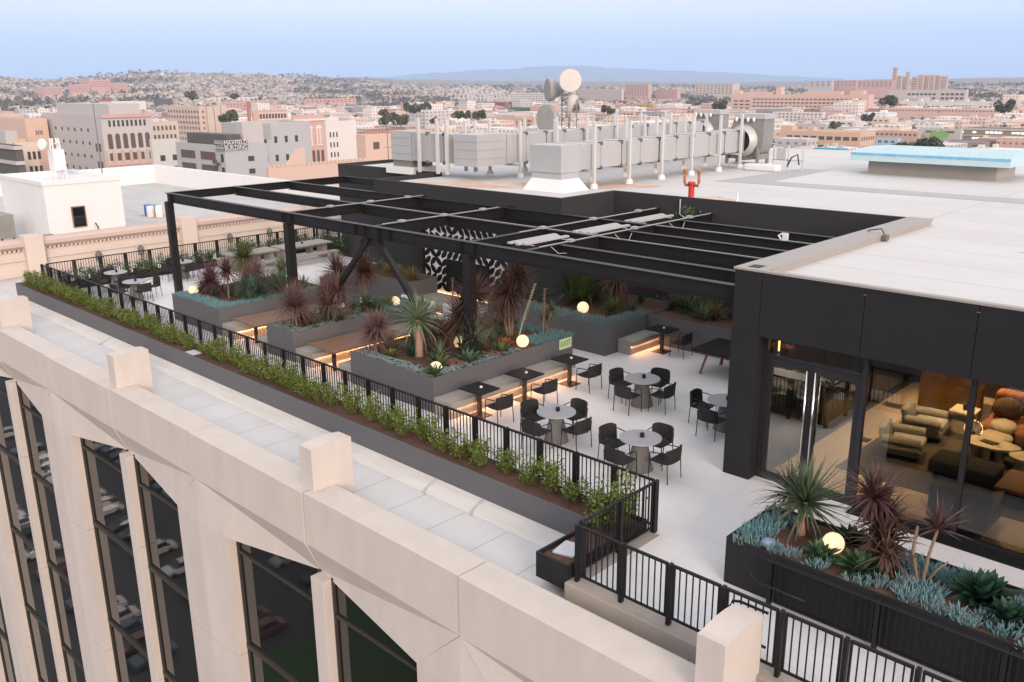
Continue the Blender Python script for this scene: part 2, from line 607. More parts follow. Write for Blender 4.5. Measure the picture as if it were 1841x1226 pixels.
es = thing('exit_sign', 'small pale green exit sign fixed to the side of the large planter', 'sign', (-16.525, 19.3, 0.6))
MB().box(-16.528, -16.51, 19.08, 19.62, 0.62, 0.93).build('plate', mat('photoluminescent', (0.50, 0.62, 0.36), 0.6), es)
text_mesh('lettering', 'EXIT', 0.23, mat('sign_green', (0.10, 0.25, 0.10), 0.6), es, (-16.506, 19.35, 0.775), (0, 1, 0), (0, 0, 1))

# ------------------------------------------------------------------ railings
def railing(label, pts, panel=0.98, z=0.0, h=1.067, gap=0.11, skip_post_first=False):
    r = thing('metal_railing', label, 'railing', (pts[0][0], pts[0][1], z))
    for a, b in zip(pts[:-1], pts[1:]):
        a, b = Vector((*a, 0)), Vector((*b, 0))
        L = (b - a).length
        n = max(1, round(L / panel))
        d = (b - a).normalized()
        pl = L / n
        proto = None
        pp = None
        for k in range(n):
            s = a + d * pl * k
            if proto is None:
                mb = MB()
                l0, l1 = 0.055, pl - 0.055
                mb.bar((l0, 0, h - 0.02), (l1, 0, h - 0.02), 0.045, 0.04)
                mb.bar((l0, 0, 0.13), (l1, 0, 0.13), 0.035, 0.035)
                for xx in (l0 + 0.016, l1 - 0.016):
                    mb.bar((xx, 0, 0.147), (xx, 0, h - 0.04), 0.032, 0.032)
                nb = max(2, round((l1 - l0) / gap))
                for q in range(1, nb):
                    xx = l0 + (l1 - l0) * q / nb
                    mb.box(xx - 0.009, xx + 0.009, -0.009, 0.009, 0.147, h - 0.04)
                proto = mb.build('railing_panel', M_BLACK, r, local=True)
                o = proto
            else:
                o = proto.copy()
                COL.objects.link(o)
                o.parent = r
            o.location = (s.x - pts[0][0], s.y - pts[0][1], 0)
            o.rotation_euler = (0, 0, math.atan2(d.y, d.x))
            if pp is None:
                pp = MB().box(-0.03, 0.03, -0.045, 0.045, 0.0, h + 0.0).build('post', M_BLACK, r, local=True)
                q = pp
            else:
                q = pp.copy()
                COL.objects.link(q)
                q.parent = r
            q.location = o.location
            q.rotation_euler = o.rotation_euler
        q = pp.copy()
        COL.objects.link(q)
        q.parent = r
        q.location = (b.x - pts[0][0], b.y - pts[0][1], 0)
        q.rotation_euler = o.rotation_euler
    return r


railing('long black metal railing with vertical bars behind the front shrub planter', [(-40.06, 12.80), (-8.66, 12.80)])
railing('black railing with vertical bars along the far left edge of the terrace', [(-40.06, 13.0), (-40.06, 26.4)], panel=1.1)
railing('short black railing closing the far back corner of the terrace beside the charcoal wall', [(-39.9, 26.45), (-36.9, 26.45)], panel=1.1)
railing('short black railing turning from the railing corner back to the planter end box', [(-8.66, 12.74), (-8.66, 10.62)], panel=1.05)
railing('low front black railing on the concrete curb running to the bottom right', [(-8.62, 10.46), (6.3, 10.46)], panel=0.93)
rr = railing('black railing standing close against the front of the charcoal succulent planter', [(-5.85, 11.98), (6.2, 11.98)], panel=1.8, h=0.86)
MB().tube([(-5.2, 11.88, 0.42), (-6.0, 11.88, 0.42), (-6.12, 11.88, 0.47), (-6.17, 11.88, 0.58), (-6.17, 11.88, 0.74), (-6.12, 11.88, 0.84), (-6.0, 11.88, 0.88), (6.0, 11.88, 0.88)], 0.021, 8).build('handrail', M_BLACK, rr, smooth=True)
hr2 = thing('handrail', 'black looped handrail end fixed to the low front railing', 'handrail', (-5.6, 10.6, 0))
MB().tube([(-5.15, 10.56, 0.86), (-5.6, 10.56, 0.86), (-5.72, 10.56, 0.82), (-5.77, 10.56, 0.7), (-5.77, 10.56, 0.45), (-5.72, 10.56, 0.34), (-5.6, 10.56, 0.29), (-5.15, 10.56, 0.29)], 0.022, 8).build('rail', M_BLACK, hr2, smooth=True)

# ------------------------------------------------------------------ pergola
pg = thing('pergola', 'dark steel pergola of open beams over the planters and booths', 'pergola', (-22, 16.2, 0))
ZT = 4.14


def ibeam(a, b, h=0.34, w_=0.17, zt=ZT):
    """steel I-beam between two plan points"""
    a, b = Vector((*a, 0)), Vector((*b, 0))
    d = (b - a).normalized()
    s = Vector((-d.y, d.x, 0))
    t = 0.02
    mb = MB()
    for (u0, u1, z0, z1) in ((-w_ / 2, w_ / 2, zt - t, zt), (-w_ / 2, w_ / 2, zt - h, zt - h + t), (-0.012, 0.012, zt - h + t, zt - t)):
        mb.hexa([a + s * u0 + Vector((0, 0, z0)), b + s * u0 + Vector((0, 0, z0)), b + s * u1 + Vector((0, 0, z0)), a + s * u1 + Vector((0, 0, z0))],
                [a + s * u0 + Vector((0, 0, z1)), b + s * u0 + Vector((0, 0, z1)), b + s * u1 + Vector((0, 0, z1)), a + s * u1 + Vector((0, 0, z1))])
    return mb.build('beam', M_STEEL, pg)


PYF = 16.27
XS = [-35.0, -26.2, -21.55, -17.35, -15.3]
for x0, x1 in zip([-35.0, -26.2, -21.55, -17.35], [-26.2, -21.55, -17.35, -9.16]):
    ibeam((x0, PYF), (x1, PYF), 0.36, 0.2)
for yy in (19.25, 21.9):
    for x0, x1 in zip(XS, XS[1:] + [-9.2]):
        ibeam((x0 + 0.1, yy), (x1 - 0.1, yy), 0.35, 0.18, ZT - 0.006)
for yy in (17.6, 20.6, 23.3):
    ibeam((-15.2, yy), (-9.2, yy), 0.36, 0.18, ZT - 0.012)
for xx, yend in ((-35.0, 25.0), (-26.2, 22.33), (-21.55, 22.33), (-17.35, 25.15), (-15.3, 25.15)):
    ibeam((xx, PYF + 0.105), (xx, yend), 0.32, 0.17, ZT - 0.003)
ibeam((-35.0, 24.9), (-29.45, 24.9), 0.3, 0.16, ZT - 0.006)
for xx in (-34.93, -26.2, -17.35):
    mb = MB()
    mb.box(xx - 0.13, xx + 0.13, PYF - 0.13, PYF - 0.11, 0, ZT - 0.362).box(xx - 0.13, xx + 0.13, PYF + 0.11, PYF + 0.13, 0, ZT - 0.362).box(xx - 0.05, xx + 0.13, PYF - 0.11, PYF + 0.11, 0, ZT - 0.362)
    mb.build('post', M_STEEL, pg)
MB().bar((-21.75, PYF, ZT - 0.4), (-24.55, PYF, 0.95), 0.16, 0.14).build('brace', M_STEEL, pg)
MB().bar((-21.35, PYF, ZT - 0.4), (-18.6, PYF, 0.95), 0.16, 0.14).build('brace', M_STEEL, pg)
MB().box(-22.05, -21.05, PYF - 0.012, PYF + 0.012, ZT - 0.62, ZT - 0.36).build('gusset', M_STEEL, pg)
# stiffener plates on the front beam face
mb = MB()
for xx in (-34.6, -26.45, -25.95, -22.4, -21.9, -21.2, -20.7, -17.6, -17.1):
    mb.box(xx - 0.008, xx + 0.008, PYF - 0.095, PYF - 0.013, ZT - 0.338, ZT - 0.022)
mb.build('stiffener', M_STEEL, pg)
# electrical conduits with junction boxes on top of the cross beams
M_COND = mat('galvanised_conduit', (0.38, 0.38, 0.38), 0.5, metal=0.3)
for xx, y0, y1 in ((-26.2, 17.2, 22.2), (-21.55, 16.6, 21.6), (-17.35, 18.2, 24.9), (-15.3, 16.8, 25.0)):
    c = MB().tube([(xx + 0.05, y0, ZT + 0.018), (xx + 0.05, y1, ZT + 0.018)], 0.017, 6).build('conduit', M_COND, pg)
    for k in range(3):
        yy = y0 + (y1 - y0) * (0.15 + 0.35 * k)
        MB().box(xx - 0.03, xx + 0.13, yy - 0.1, yy + 0.1, ZT + 0.0015, ZT + 0.07).build('junction_box', M_COND, c)
MB().tube([(-26.0, 19.25, ZT + 0.012), (-15.4, 19.25, ZT + 0.012)], 0.014, 6).build('conduit', M_COND, pg)
MB().tube([(-15.2, 19.2, ZT + 0.012), (-9.3, 19.2, ZT + 0.012)], 0.011, 6).build('conduit', M_COND, pg)
MB().tube([(-15.2, 21.86, ZT + 0.012), (-9.3, 21.86, ZT + 0.012)], 0.011, 6).build('conduit', M_COND, pg)
for y0, y1, x0, x1 in ((17.0, 18.9, -16.6, -16.0), (19.6, 21.6, -16.5, -15.9), (22.2, 24.2, -16.6, -16.1)):
    mb = MB()
    for k in range(4):
        xx = x0 + (x1 - x0) * k / 4
        mb.box(xx, xx + (x1 - x0) / 4 - 0.02, y0 + 0.12 * (k % 2), y1 - 0.1 * (k % 3), ZT - 0.07, ZT - 0.02)
    mb.bar((x0 - 0.1, y0 + 0.3, ZT - 0.085), (x1 + 0.1, y0 + 0.3, ZT - 0.085), 0.03, 0.02).bar((x0 - 0.1, y1 - 0.3, ZT - 0.085), (x1 + 0.1, y1 - 0.3, ZT - 0.085), 0.03, 0.02)
    mb.build('light_tray', M_GREYW, pg)
for x0, yy in ((-15.2, 17.2), (-15.2, 19.9), (-15.2, 22.6)):
    MB().tube([(x0, yy, ZT - 0.02), (x0 + 0.12, yy + 0.15, ZT - 0.2), (x0 + 0.2, yy + 0.4, ZT - 0.22), (x0 + 0.15, yy + 0.6, ZT - 0.05)], 0.01, 5).build('loose_cable', M_GREYW, pg)
tag(MB().box(-11.12, -10.98, 21.85, 21.93, ZT, ZT + 0.2).tube([(-11.16, 21.88, ZT + 0.02), (-11.24, 21.88, ZT + 0.12), (-11.12, 21.88, ZT + 0.19)], 0.03, 6).build('pergola_fitting', M_WHITE), 'small white bracket fitting standing on a pergola beam near the roof curb', 'light fitting')

# ------------------------------------------------------------------ pavilion (dark rooftop building)
pv = thing('rooftop_pavilion', 'charcoal rooftop pavilion with white roof, glazed lounge and dark fascia', 'building', (-9, 20, 0))
FY, FT, FB = 16.05, 4.53, 3.2
for x0, x1 in zip([-9.15, -8.53, -6.43, -4.47, -2.4, -0.3, 1.8], [-8.53, -6.43, -4.47, -2.4, -0.3, 1.8, 4.0]):
    MB().box(x0 + 0.006, x1 - 0.006, FY, FY + 0.06, FB, FT).build('fascia_panel', M_DARK, pv, bevel=0.004)
MB().box(-9.14, 4.0, FY + 0.06, FY + 0.22, FB + 0.01, FT - 0.01).build('fascia_core', M_BLACK, pv)
for x in (-6.43, -4.47, -2.4):
    MB().box(x - 0.03, x + 0.03, FY - 0.012, FY - 0.001, FT - 0.14, FT - 0.12).build('clip', M_CHROME, pv)
MB().box(-9.15, -8.53, FY + 0.0, FY + 0.42, 0, FB - 0.002).build('column', M_DARK, pv, bevel=0.004)
MB().box(-9.14, -8.62, FY + 0.222, 25.18, FB + 0.01, FT - 0.01).build('side_fascia', M_DARK, pv)
MB().box(-8.6, 4.0, FY + 0.222, 25.18, 3.3, 4.36).build('ceiling_void', M_BLACK, pv)
# roof sheet (L-shaped round the open pergola court) and its copings
RZ = 4.40
MB().prism([(-36.55, 25.95), (-29.2, 25.95), (-29.2, 22.55), (-19.5, 22.55), (-19.5, 25.4), (-8.55, 25.4), (-8.55, 16.3), (4.0, 16.3), (9.0, 36.0), (9.0, 49.0), (-14, 51.5), (-36.55, 49.0)], RZ - 0.03, RZ).build('roof_membrane', M_ROOFP, pv)
MB().prism([(-36.7, 25.8), (-29.4, 25.8), (-29.4, 22.35), (-27.1, 22.35), (-27.1, 22.9), (-21.8, 22.9), (-21.8, 22.35), (-19.3, 22.35), (-19.3, 25.2), (4.0, 25.2), (9.0, 36.0), (9.0, 49.2), (-14, 51.7), (-36.7, 49.2)], -0.45, RZ - 0.032).build('wall', M_DWALL, pv)
MB().box(-27.1, -21.8, 22.35, 22.9, 3.45, RZ - 0.034).build('recess_head', M_DWALL, pv)
mb = MB()
for a, b in (((-36.7, 25.8), (-29.4, 25.95)), ((-29.4, 22.35), (-19.3, 22.5)), ((-19.45, 22.5), (-19.3, 25.35)), ((-19.3, 25.2), (-9.15, 25.35)), ((-29.4, 22.5), (-29.25, 25.95)), ((-36.7, 25.95), (-36.55, 49))):
    mb.box(a[0], b[0], a[1], b[1], RZ - 0.03, 4.56)
mb.build('parapet', M_DWALL, pv)
cp = MB()
cp.box(-9.17, -8.52, 16.5, 25.37, FT, 4.575).box(-9.17, 4.0, 16.03, 16.18, FT, 4.572).box(-9.17, -8.52, 16.18, 16.5, FT, 4.573)
cp.box(-8.6, -8.54, 16.5, 25.3, RZ + 0.001, FT - 0.001)
cp.build('coping', M_COPE, pv)
MB().box(-8.95, -8.70, 16.2, 16.5, 4.577, 4.58).build('coping_joint', M_BLACK, pv)
# stains and grey walkway pads on the roof
M_RUST = mat('rust_stain', (0.50, 0.30, 0.19), 0.8, vary=0.9, scale=1.2, col2=(0.66, 0.60, 0.55))
MB().prism([(-29, 23.3), (-26, 23.0), (-21.5, 25.6), (-19.4, 28.5), (-20.6, 29.3), (-25, 26.2)], RZ + 0.002, RZ + 0.004).build('rust_stain', M_RUST, pv)
MB().prism([(-17.2, 26.2), (-15.6, 25.6), (-14.9, 26.4), (-16.4, 27.3)], RZ + 0.002, RZ + 0.004).build('rust_stain', M_RUST, pv)
MB().prism([(-19.1, 31.4), (-18.3, 31.6), (-7.0, 31.7), (-5.0, 31.8), (-5.0, 33.0), (-17.3, 32.9), (-17.6, 38.5), (-18.9, 38.5)], RZ + 0.006, RZ + 0.009).build('walkway_pad', M_GREYW, pv)
MB().prism([(-5.6, 22.5), (-4.6, 23.6), (-4.4, 23.4), (-5.2, 22.4)], RZ + 0.002, RZ + 0.006).build('walkway_pad', M_GREYW, pv)

# patterned screen in the recess
sc_ = thing('patterned_screen', 'black and white screen of leaf shaped petals in the wall recess', 'wall screen', (-24.4, 22.75, 0.4))
MB().box(-26.75, -21.85, 22.72, 22.78, 0.35, 3.35).build('backing', mat('screen_white', (0.78, 0.76, 0.72), 0.5), sc_)
rnd = random.Random(3)
mb = MB()
T = 0.326
nx, nz = 15, 9
for i in range(nx):
    for j in range(nz):
        x0, z0 = -26.75 + T * i + 0.005, 0.4 + (2.95 / nz) * j
        tz = 2.95 / nz
        fl_ = rnd.random() < 0.5
        pts = []
        n = 7
        for k in range(n + 1):          # leaf = overlap of two quarter circles
            a = math.pi / 2 * k / n
            pts.append((math.sin(a), 1 - math.cos(a)))
        for k in range(1, n):
            a = math.pi / 2 * k / n
            pts.append((1 - math.sin(a), math.cos(a)))
        poly = []
        for u, v in pts:
            e1, e2 = (u + v - 1) * 0.5 * 0.985, (u - v) * 0.5 * 1.06     # along and across the leaf
            u, v = 0.5 + e1 + e2, 0.5 + e1 - e2
            if fl_:
                u = 1 - u
            poly.append((x0 + u * T, 22.72, z0 + v * tz))
        if fl_:
            poly.reverse()
        mb.ext(poly, (0, -0.001, 0), (0, -0.03, 0))
mb.build('petal_relief', M_BLACK, sc_)
MB().box(-26.7, -21.9, 22.66, 22.70, 0.3, 0.34).build('light_strip', glow('warm_strip', (1.0, 0.55, 0.28), 2.2), sc_)
tag(MB().box(-25.3, -23.0, 22.5, 22.6, 0.55, 1.75).build('wall_screen', M_BLACK, bevel=0.01), 'black rectangular screen standing in front of the patterned petals', 'screen')
st = thing('platform', 'low concrete platform with a glowing underside below the patterned screen', 'platform', (-24, 21.5, 0))
MB().box(-26.6, -21.9, 20.9, 22.3, 0.14, 0.45).build('slab', M_CONC, st, bevel=0.01)
MB().box(-26.5, -22.0, 21.0, 22.3, 0.0, 0.14).build('base', M_CONC, st)
MB().box(-26.4, -22.1, 20.96, 20.985, 0.09, 0.13).build('light_strip', MATS['warm_strip'], st)

# ------------------------------------------------------------------ pavilion glazing and doors
GY = 16.40
M_GL = glass('lounge_glass', (0.52, 0.54, 0.50), 0.95)
M_DGL = glass('door_glass', (0.60, 0.64, 0.58), 0.80)
M_FR = mat('black_door_frame', (0.017, 0.017, 0.018), 0.4, vary=0.2, scale=4)
fr = MB()
fr.box(-8.53, 4, GY - 0.05, GY + 0.05, 0, 0.09).box(-8.53, 4, GY - 0.05, GY + 0.05, FB - 0.07, FB)
for x in (-8.48, -6.40, -4.47, -1.6, 1.2):
    fr.box(x - 0.045, x + 0.045, GY - 0.06, GY + 0.06, 0.09, FB - 0.07)
fr.box(-8.435, -6.445, GY - 0.04, GY + 0.04, 2.72, 2.79)
fr.build('glazing_frame', M_FR, pv)
for x0, x1 in ((-6.355, -4.515), (-4.425, -1.645), (-1.555, 1.155)):
    MB().box(x0, x1, GY - 0.006, GY + 0.006, 0.09, FB - 0.07).build('glass_pane', M_GL, pv)
MB().box(-8.435, -6.445, GY - 0.006, GY + 0.006, 2.79, FB - 0.07).build('transom_pane', M_GL, pv)
for x0, x1, hx in ((-8.43, -7.445, -7.53), (-7.435, -6.45, -7.35)):
    d = MB()
    d.box(x0, x0 + 0.11, GY - 0.03, GY + 0.03, 0.01, 2.71).box(x1 - 0.11, x1, GY - 0.03, GY + 0.03, 0.01, 2.71)
    d.box(x0 + 0.11, x1 - 0.11, GY - 0.03, GY + 0.03, 0.01, 0.17).box(x0 + 0.11, x1 - 0.11, GY - 0.03, GY + 0.03, 2.56, 2.71)
    do = d.build('door', M_FR, pv)
    MB().box(x0 + 0.11, x1 - 0.11, GY - 0.005, GY + 0.005, 0.17, 2.56).build('pane', M_DGL, do)
    MB().tube([(hx, GY - 0.11, 0.35), (hx, GY - 0.11, 2.62)], 0.021, 10).tube([(hx, GY - 0.03, 0.55), (hx, GY - 0.11, 0.55)], 0.012, 6).tube([(hx, GY - 0.03, 2.4), (hx, GY - 0.11, 2.4)], 0.012, 6).build('handle', M_CHROME, do, smooth=True)
# glazed side wall towards the terrace, back wall and lounge floor
fr = MB()
for z0, z1 in ((0, 0.14), (FB - 0.1, FB)):
    fr.box(-8.50, -8.40, GY + 0.07, 25.1, z0, z1)
for y in (19.2, 22.1, 25.05):
    fr.box(-8.50, -8.40, y - 0.05, y + 0.05, 0.14, FB - 0.1)
fr.build('side_glazing_frame', M_FR, pv)
MB().box(-8.456, -8.444, GY + 0.1, 25.0, 0.14, FB - 0.1).build('side_pane', M_GL, pv)
M_WOODF = joints('lounge_floor', (0.50, 0.39, 0.29), (0.22, 0.15, 0.10), 2.4, 0.24, 0.003, 0.5, 0.35, scale=2, stain=(0.42, 0.32, 0.23))
MB().box(-8.38, 4, GY + 0.07, 25.15, 0.001, 0.012).build('lounge_floor', M_WOODF, pv)
MB().box(-8.38, 4.0, 25.0, 25.18, 0.013, FB).build('lounge_back_wall', mat('dark_timber_wall', (0.035, 0.026, 0.02), 0.6, vary=0.4, scale=2, stretch=(6, 1, 0.4)), pv)
MB().box(3.8, 4.0, GY + 0.1, 25.0, 0.013, FB).build('lounge_end_wall', MATS['dark_timber_wall'], pv)
MB().box(-8.38, 3.8, GY + 0.07, 25.0, FB, FB + 0.05).build('lounge_ceiling', mat('lounge_ceiling', (0.10, 0.09, 0.08), 0.8), pv)
MB().box(-6.35, 4.0, 16.0, 16.34, 0.004, 0.03).build('sill', M_BLACK, pv)
# lit ceiling fittings inside: downlights with real spots
def downlight(x, y, e, label, size=95, col=(1, 0.62, 0.34)):
    t = thing('downlight', label, 'ceiling light', (x, y, FB - 0.08), 0, 'recessed lights in the lounge ceiling')
    MB().lathe([(0.05, 0.0), (0.09, 0.0), (0.09, 0.079), (0.05, 0.079)], (x, y, FB - 0.08), 16).build('ring', M_BLACK, t)
    MB().lathe([(0.047, 0.02), (0.047, 0.03)], (x, y, FB - 0.08), 16).build('lens', glow('downlight_lens', (1, 0.72, 0.42), 12), t)
    l = bpy.data.lights.new('downlight_beam', 'SPOT')
    l.energy = e * 2.3
    l.color = col
    l.spot_size = R(size)
    l.spot_blend = 0.8
    l.shadow_soft_size = 0.06
    lo = bpy.data.objects.new('downlight_beam', l)
    COL.objects.link(lo)
    lo.parent = t
    lo.location = (0, 0, -0.02)


for x, y, e in ((-7.3, 18.0, 210), (-6.9, 20.7, 260), (-6.2, 23.2, 560), (-4.7, 20.6, 260), (-4.9, 17.2, 60), (-2.8, 23.0, 420), (-2.3, 18.6, 160)):
    downlight(x, y, e, 'small round warm light recessed in the dark lounge ceiling')
MB().box(-7.05, -6.85, 16.6, 16.66, 3.06, 3.08).build('green_lamp', glow('green_lamp', (0.1, 1.0, 0.15), 6), tag(thing('emergency_light', 'thin glowing green light above the glass double doors', 'light', (-7.0, 16.6, 3.06)), None))
MB().box(-8.33, -8.30, 16.56, 16.58, 2.82, 3.1).build('yellow_lamp', glow('yellow_lamp', (1.0, 0.72, 0.2), 5), thing('strip_light', 'thin upright yellow light strip in the corner above the doors', 'light', (-8.3, 16.57, 2.8)))

# lounge furniture -------------------------------------------------------------
M_LINEN = mat('taupe_linen', (0.34, 0.32, 0.285), 0.95, vary=0.3, scale=5, bump=0.25, bscale=90)
M_AMBER = mat('amber_fabric', (0.46, 0.23, 0.05), 0.9, vary=0.25, scale=4, bump=0.2, bscale=80)
M_RUSTF = mat('rust_velvet', (0.22, 0.075, 0.03), 0.9, vary=0.3, scale=4, bump=0.2, bscale=70)
M_TRAV = mat('travertine', (0.48, 0.40, 0.29), 0.6, vary=0.4, scale=6, col2=(0.38, 0.31, 0.22))
M_BLKF = mat('black_fabric', (0.012, 0.011, 0.010), 0.9)
M_TEAK = mat('oiled_timber', (0.20, 0.105, 0.06), 0.45, vary=0.6, scale=2.2, col2=(0.11, 0.055, 0.03), stretch=(9, 0.7, 1))
rug = tag(MB().box(-7.45, 2.5, 17.9, 24.4, 0.014, 0.026).build('rug', mat('brown_rug', (0.06, 0.045, 0.032), 0.95, vary=0.4, scale=4)), 'dark brown rug on the lounge floor behind the glass', 'rug')


def armchair(label, x, y, rz):
    t = thing('armchair', label, 'armchair', (x, y, 0.027), rz)
    MB().box(-0.48, 0.48, -0.40, 0.50, 0.12, 0.30).build('base', M_LINEN, t, bevel=0.04, local=True, smooth=True)
    MB().box(-0.36, 0.36, -0.28, 0.52, 0.30, 0.46).build('seat_cushion', M_LINEN, t, bevel=0.06, local=True, smooth=True)
    MB().hexa([(-0.48, -0.50, 0.25), (0.48, -0.50, 0.25), (0.48, -0.29, 0.25), (-0.48, -0.29, 0.25)],
              [(-0.46, -0.60, 0.80), (0.46, -0.60, 0.80), (0.46, -0.40, 0.80), (-0.46, -0.40, 0.80)]).build('backrest', M_LINEN, t, bevel=0.06, local=True, smooth=True)
    for s in (-1, 1):
        MB().tube([(s * 0.46, -0.45, 0.50), (s * 0.47, 0.0, 0.51), (s * 0.46, 0.46, 0.50)], 0.125, 10).box(s * 0.46 - 0.09, s * 0.46 + 0.09, -0.4, 0.45, 0.28, 0.5).build('armrest', M_LINEN, t, local=True, smooth=True, bevel=0.02)
    MB().box(-0.40, -0.34, -0.35, -0.29, 0, 0.12).box(0.34, 0.40, -0.35, -0.29, 0, 0.12).box(-0.40, -0.34, 0.39, 0.45, 0, 0.12).box(0.34, 0.40, 0.39, 0.45, 0, 0.12).build('leg', M_BLACK, t, local=True)
    return t


armchair('taupe armchair with rolled arms nearest the glass doors', -6.65, 19.6, R(-78)).scale = (0.86, 0.86, 0.9)
armchair('taupe armchair with rolled arms in front of the amber panel', -6.7, 21.1, R(-82)).scale = (0.86, 0.86, 0.9)
tag(MB().box(-7.5, -6.0, 22.75, 23.0, 0.03, 1.2).build('headboard_panel', M_AMBER, bevel=0.05, smooth=True), 'tall glowing amber upholstered panel at the back of the lounge', 'panel')
st_ = thing('side_table', 'pale stone side table with a dark cup at the lounge panel', 'table', (-6.1, 22.0, 0.03))
MB().box(-6.4, -5.85, 21.7, 22.3, 0.52, 0.58).build('top', M_TRAV, st_, bevel=0.01)
MB().box(-6.32, -5.93, 21.78, 22.22, 0.027, 0.52).build('base', M_TRAV, st_)
tag(MB().lathe([(0.055, 0), (0.065, 0.14)], (-6.12, 22.0, 0.581), 14).build('cup', M_BLACK), 'small dark cup on the pale stone side table', 'cup')
so = thing('sofa', 'rust coloured curved sofa against the lounge back wall', 'sofa', (-4, 22.4, 0.03))
MB().box(-5.7, -2.2, 21.6, 23.0, 0.08, 0.44).build('seat', M_RUSTF, so, bevel=0.09, smooth=True)
MB().box(-5.75, -2.1, 22.85, 23.3, 0.08, 0.92).build('backrest', M_RUSTF, so, bevel=0.1, smooth=True)
MB().ball((-5.35, 22.5, 0.66), 0.33, 0.8, 10).build('cushion', mat('brown_mohair', (0.10, 0.055, 0.03), 1.0, vary=0.5, scale=20), so, smooth=True)
ct = thing('coffee_table', 'pale stone coffee table with a wavy top and stubby round legs', 'table', (-4.5, 20.2, 0.027))
wob = [(-5.1 + (0.52 + 0.10 * math.sin(3 * a + 0.6)) * math.cos(a), 20.5 + (0.40 + 0.06 * math.cos(2 * a)) * math.sin(a)) for a in [2 * math.pi * k / 36 for k in range(36)]]
MB().prism(wob, 0.40, 0.46).build('top', M_TRAV, ct, bevel=0.012)
for dx, dy in ((-0.35, -0.2), (0.0, -0.3), (0.33, -0.2), (0.2, 0.22), (-0.25, 0.2)):
    MB().lathe([(0.085, 0.0), (0.085, 0.372)], (-5.1 + dx * 0.8, 20.5 + dy * 0.8, 0.027), 14).build('leg', M_TRAV, ct, smooth=False)
tag(MB().prism([(-5.3, 20.45), (-5.0, 20.36), (-4.94, 20.56), (-5.26, 20.62)], 0.461, 0.485).build('tray', mat('dark_tray', (0.05, 0.035, 0.02), 0.5)), 'dark tray lying on the wavy stone coffee table', 'tray')
ct2 = thing('stool', 'small round pale stone stool beside the wavy coffee table', 'stool', (-4.35, 20.3, 0.027))
MB().lathe([(0.2, 0), (0.16, 0.2), (0.3, 0.34), (0.3, 0.4)], (-4.35, 20.3, 0.027), 24).build('body', M_TRAV, ct2, smooth=False)
pf = thing('lounge_chair', 'cream shell shaped chair between the rust sofa and the stone table', 'chair', (-5.15, 21.1, 0.03))
MB().ball((-5.15, 21.1, 0.40), 0.34, 0.45, 12).build('seat', M_TRAV, pf, smooth=True)
MB().ball((-5.1, 21.35, 0.6), 0.28, 0.62, 12).build('backrest', M_TRAV, pf, smooth=True)
MB().lathe([(0.22, 0), (0.12, 0.28)], (-5.15, 21.1, 0.027), 16).build('base', M_BLACK, pf)
ott = thing('day_bed', 'wide black upholstered bench in the middle of the lounge', 'bench', (-4.9, 18.4, 0.027))
MB().box(-5.8, -4.5, 18.7, 19.5, 0.16, 0.46).build('seat', M_BLKF, ott, bevel=0.06, smooth=True)
for lx, ly in ((-5.65, 18.85), (-4.65, 18.85), (-5.65, 19.35), (-4.65, 19.35)):
    MB().box(lx - 0.04, lx + 0.04, ly - 0.04, ly + 0.04, 0.027, 0.16).build('leg', M_BLACK, ott)
wt2 = thing('low_table', 'low orange brown timber table at the right edge of the lounge', 'table', (-3.0, 17.9, 0.027))
MB().box(-4.35, -3.3, 18.2, 19.3, 0.40, 0.47).build('top', M_TEAK, wt2, bevel=0.01)
MB().box(-4.2, -3.45, 18.4, 19.1, 0.03, 0.40).build('base', M_BLKF, wt2)
tag(MB().box(-7.75, -7.5, 19.75, 20.0, 0.013, 0.03).build('floor_box', M_BLACK), 'small black floor socket plate in the lounge floor', 'floor box')
oc = thing('low_chair', 'low dark chair with a curved back just inside the lounge glass', 'chair', (-4.0, 17.2, 0.027))
MB().box(-5.1, -4.0, 16.85, 17.6, 0.12, 0.40).build('seat', M_BLKF, oc, bevel=0.06, smooth=True)
MB().box(-5.1, -4.0, 16.70, 16.88, 0.12, 0.78).build('backrest', M_BLKF, oc, bevel=0.06, smooth=True)

# ------------------------------------------------------------------ rooftop ductwork
M_DUCT = mat('galvanised_duct', (0.50, 0.49, 0.475), 0.45, metal=0.35, vary=0.4, scale=1.3, col2=(0.43, 0.42, 0.405))
M_DUCT2 = mat('galvanised_stand', (0.60, 0.58, 0.55), 0.5, metal=0.15, vary=0.3, scale=4, col2=(0.5, 0.48, 0.45))
M_FAN = mat('fan_housing', (0.30, 0.29, 0.27), 0.5, metal=0.3, vary=0.4, scale=1.5)
M_GASK = mat('duct_bracket', (0.13, 0.12, 0.11), 0.7)


def duct_run(d, x0, x1, y0, y1, z0, z1, axis, step=1.22):
    a0, a1 = (y0, y1) if axis == 'y' else (x0, x1)
    n = max(1, round((a1 - a0) / step))
    for k in range(n):
        s, e = a0 + (a1 - a0) * k / n + 0.012, a0 + (a1 - a0) * (k + 1) / n - 0.012
        mb = MB()
        if axis == 'y':
            mb.box(x0, x1, s, e, z0, z1)
            mb.box(x0 - 0.03, x1 + 0.03, s, s + 0.03, z0 - 0.03, z1 + 0.03).box(x0 - 0.03, x1 + 0.03, e - 0.03, e, z0 - 0.03, z1 + 0.03) if k % 2 == 0 else None
        else:
            mb.box(s, e, y0, y1, z0, z1)
        mb.build('duct_section', M_DUCT, d)
        for zz in (z0, z1):
            if axis == 'y':
                MB().box(x1 - 0.12, x1 + 0.05, e - 0.05, e + 0.05, zz - 0.07, zz + 0.06).build('bracket', M_GASK, d)
            else:
                MB().box(e - 0.05, e + 0.05, y0 - 0.05, y0 + 0.12, zz - 0.07, zz + 0.06).build('bracket', M_GASK, d)


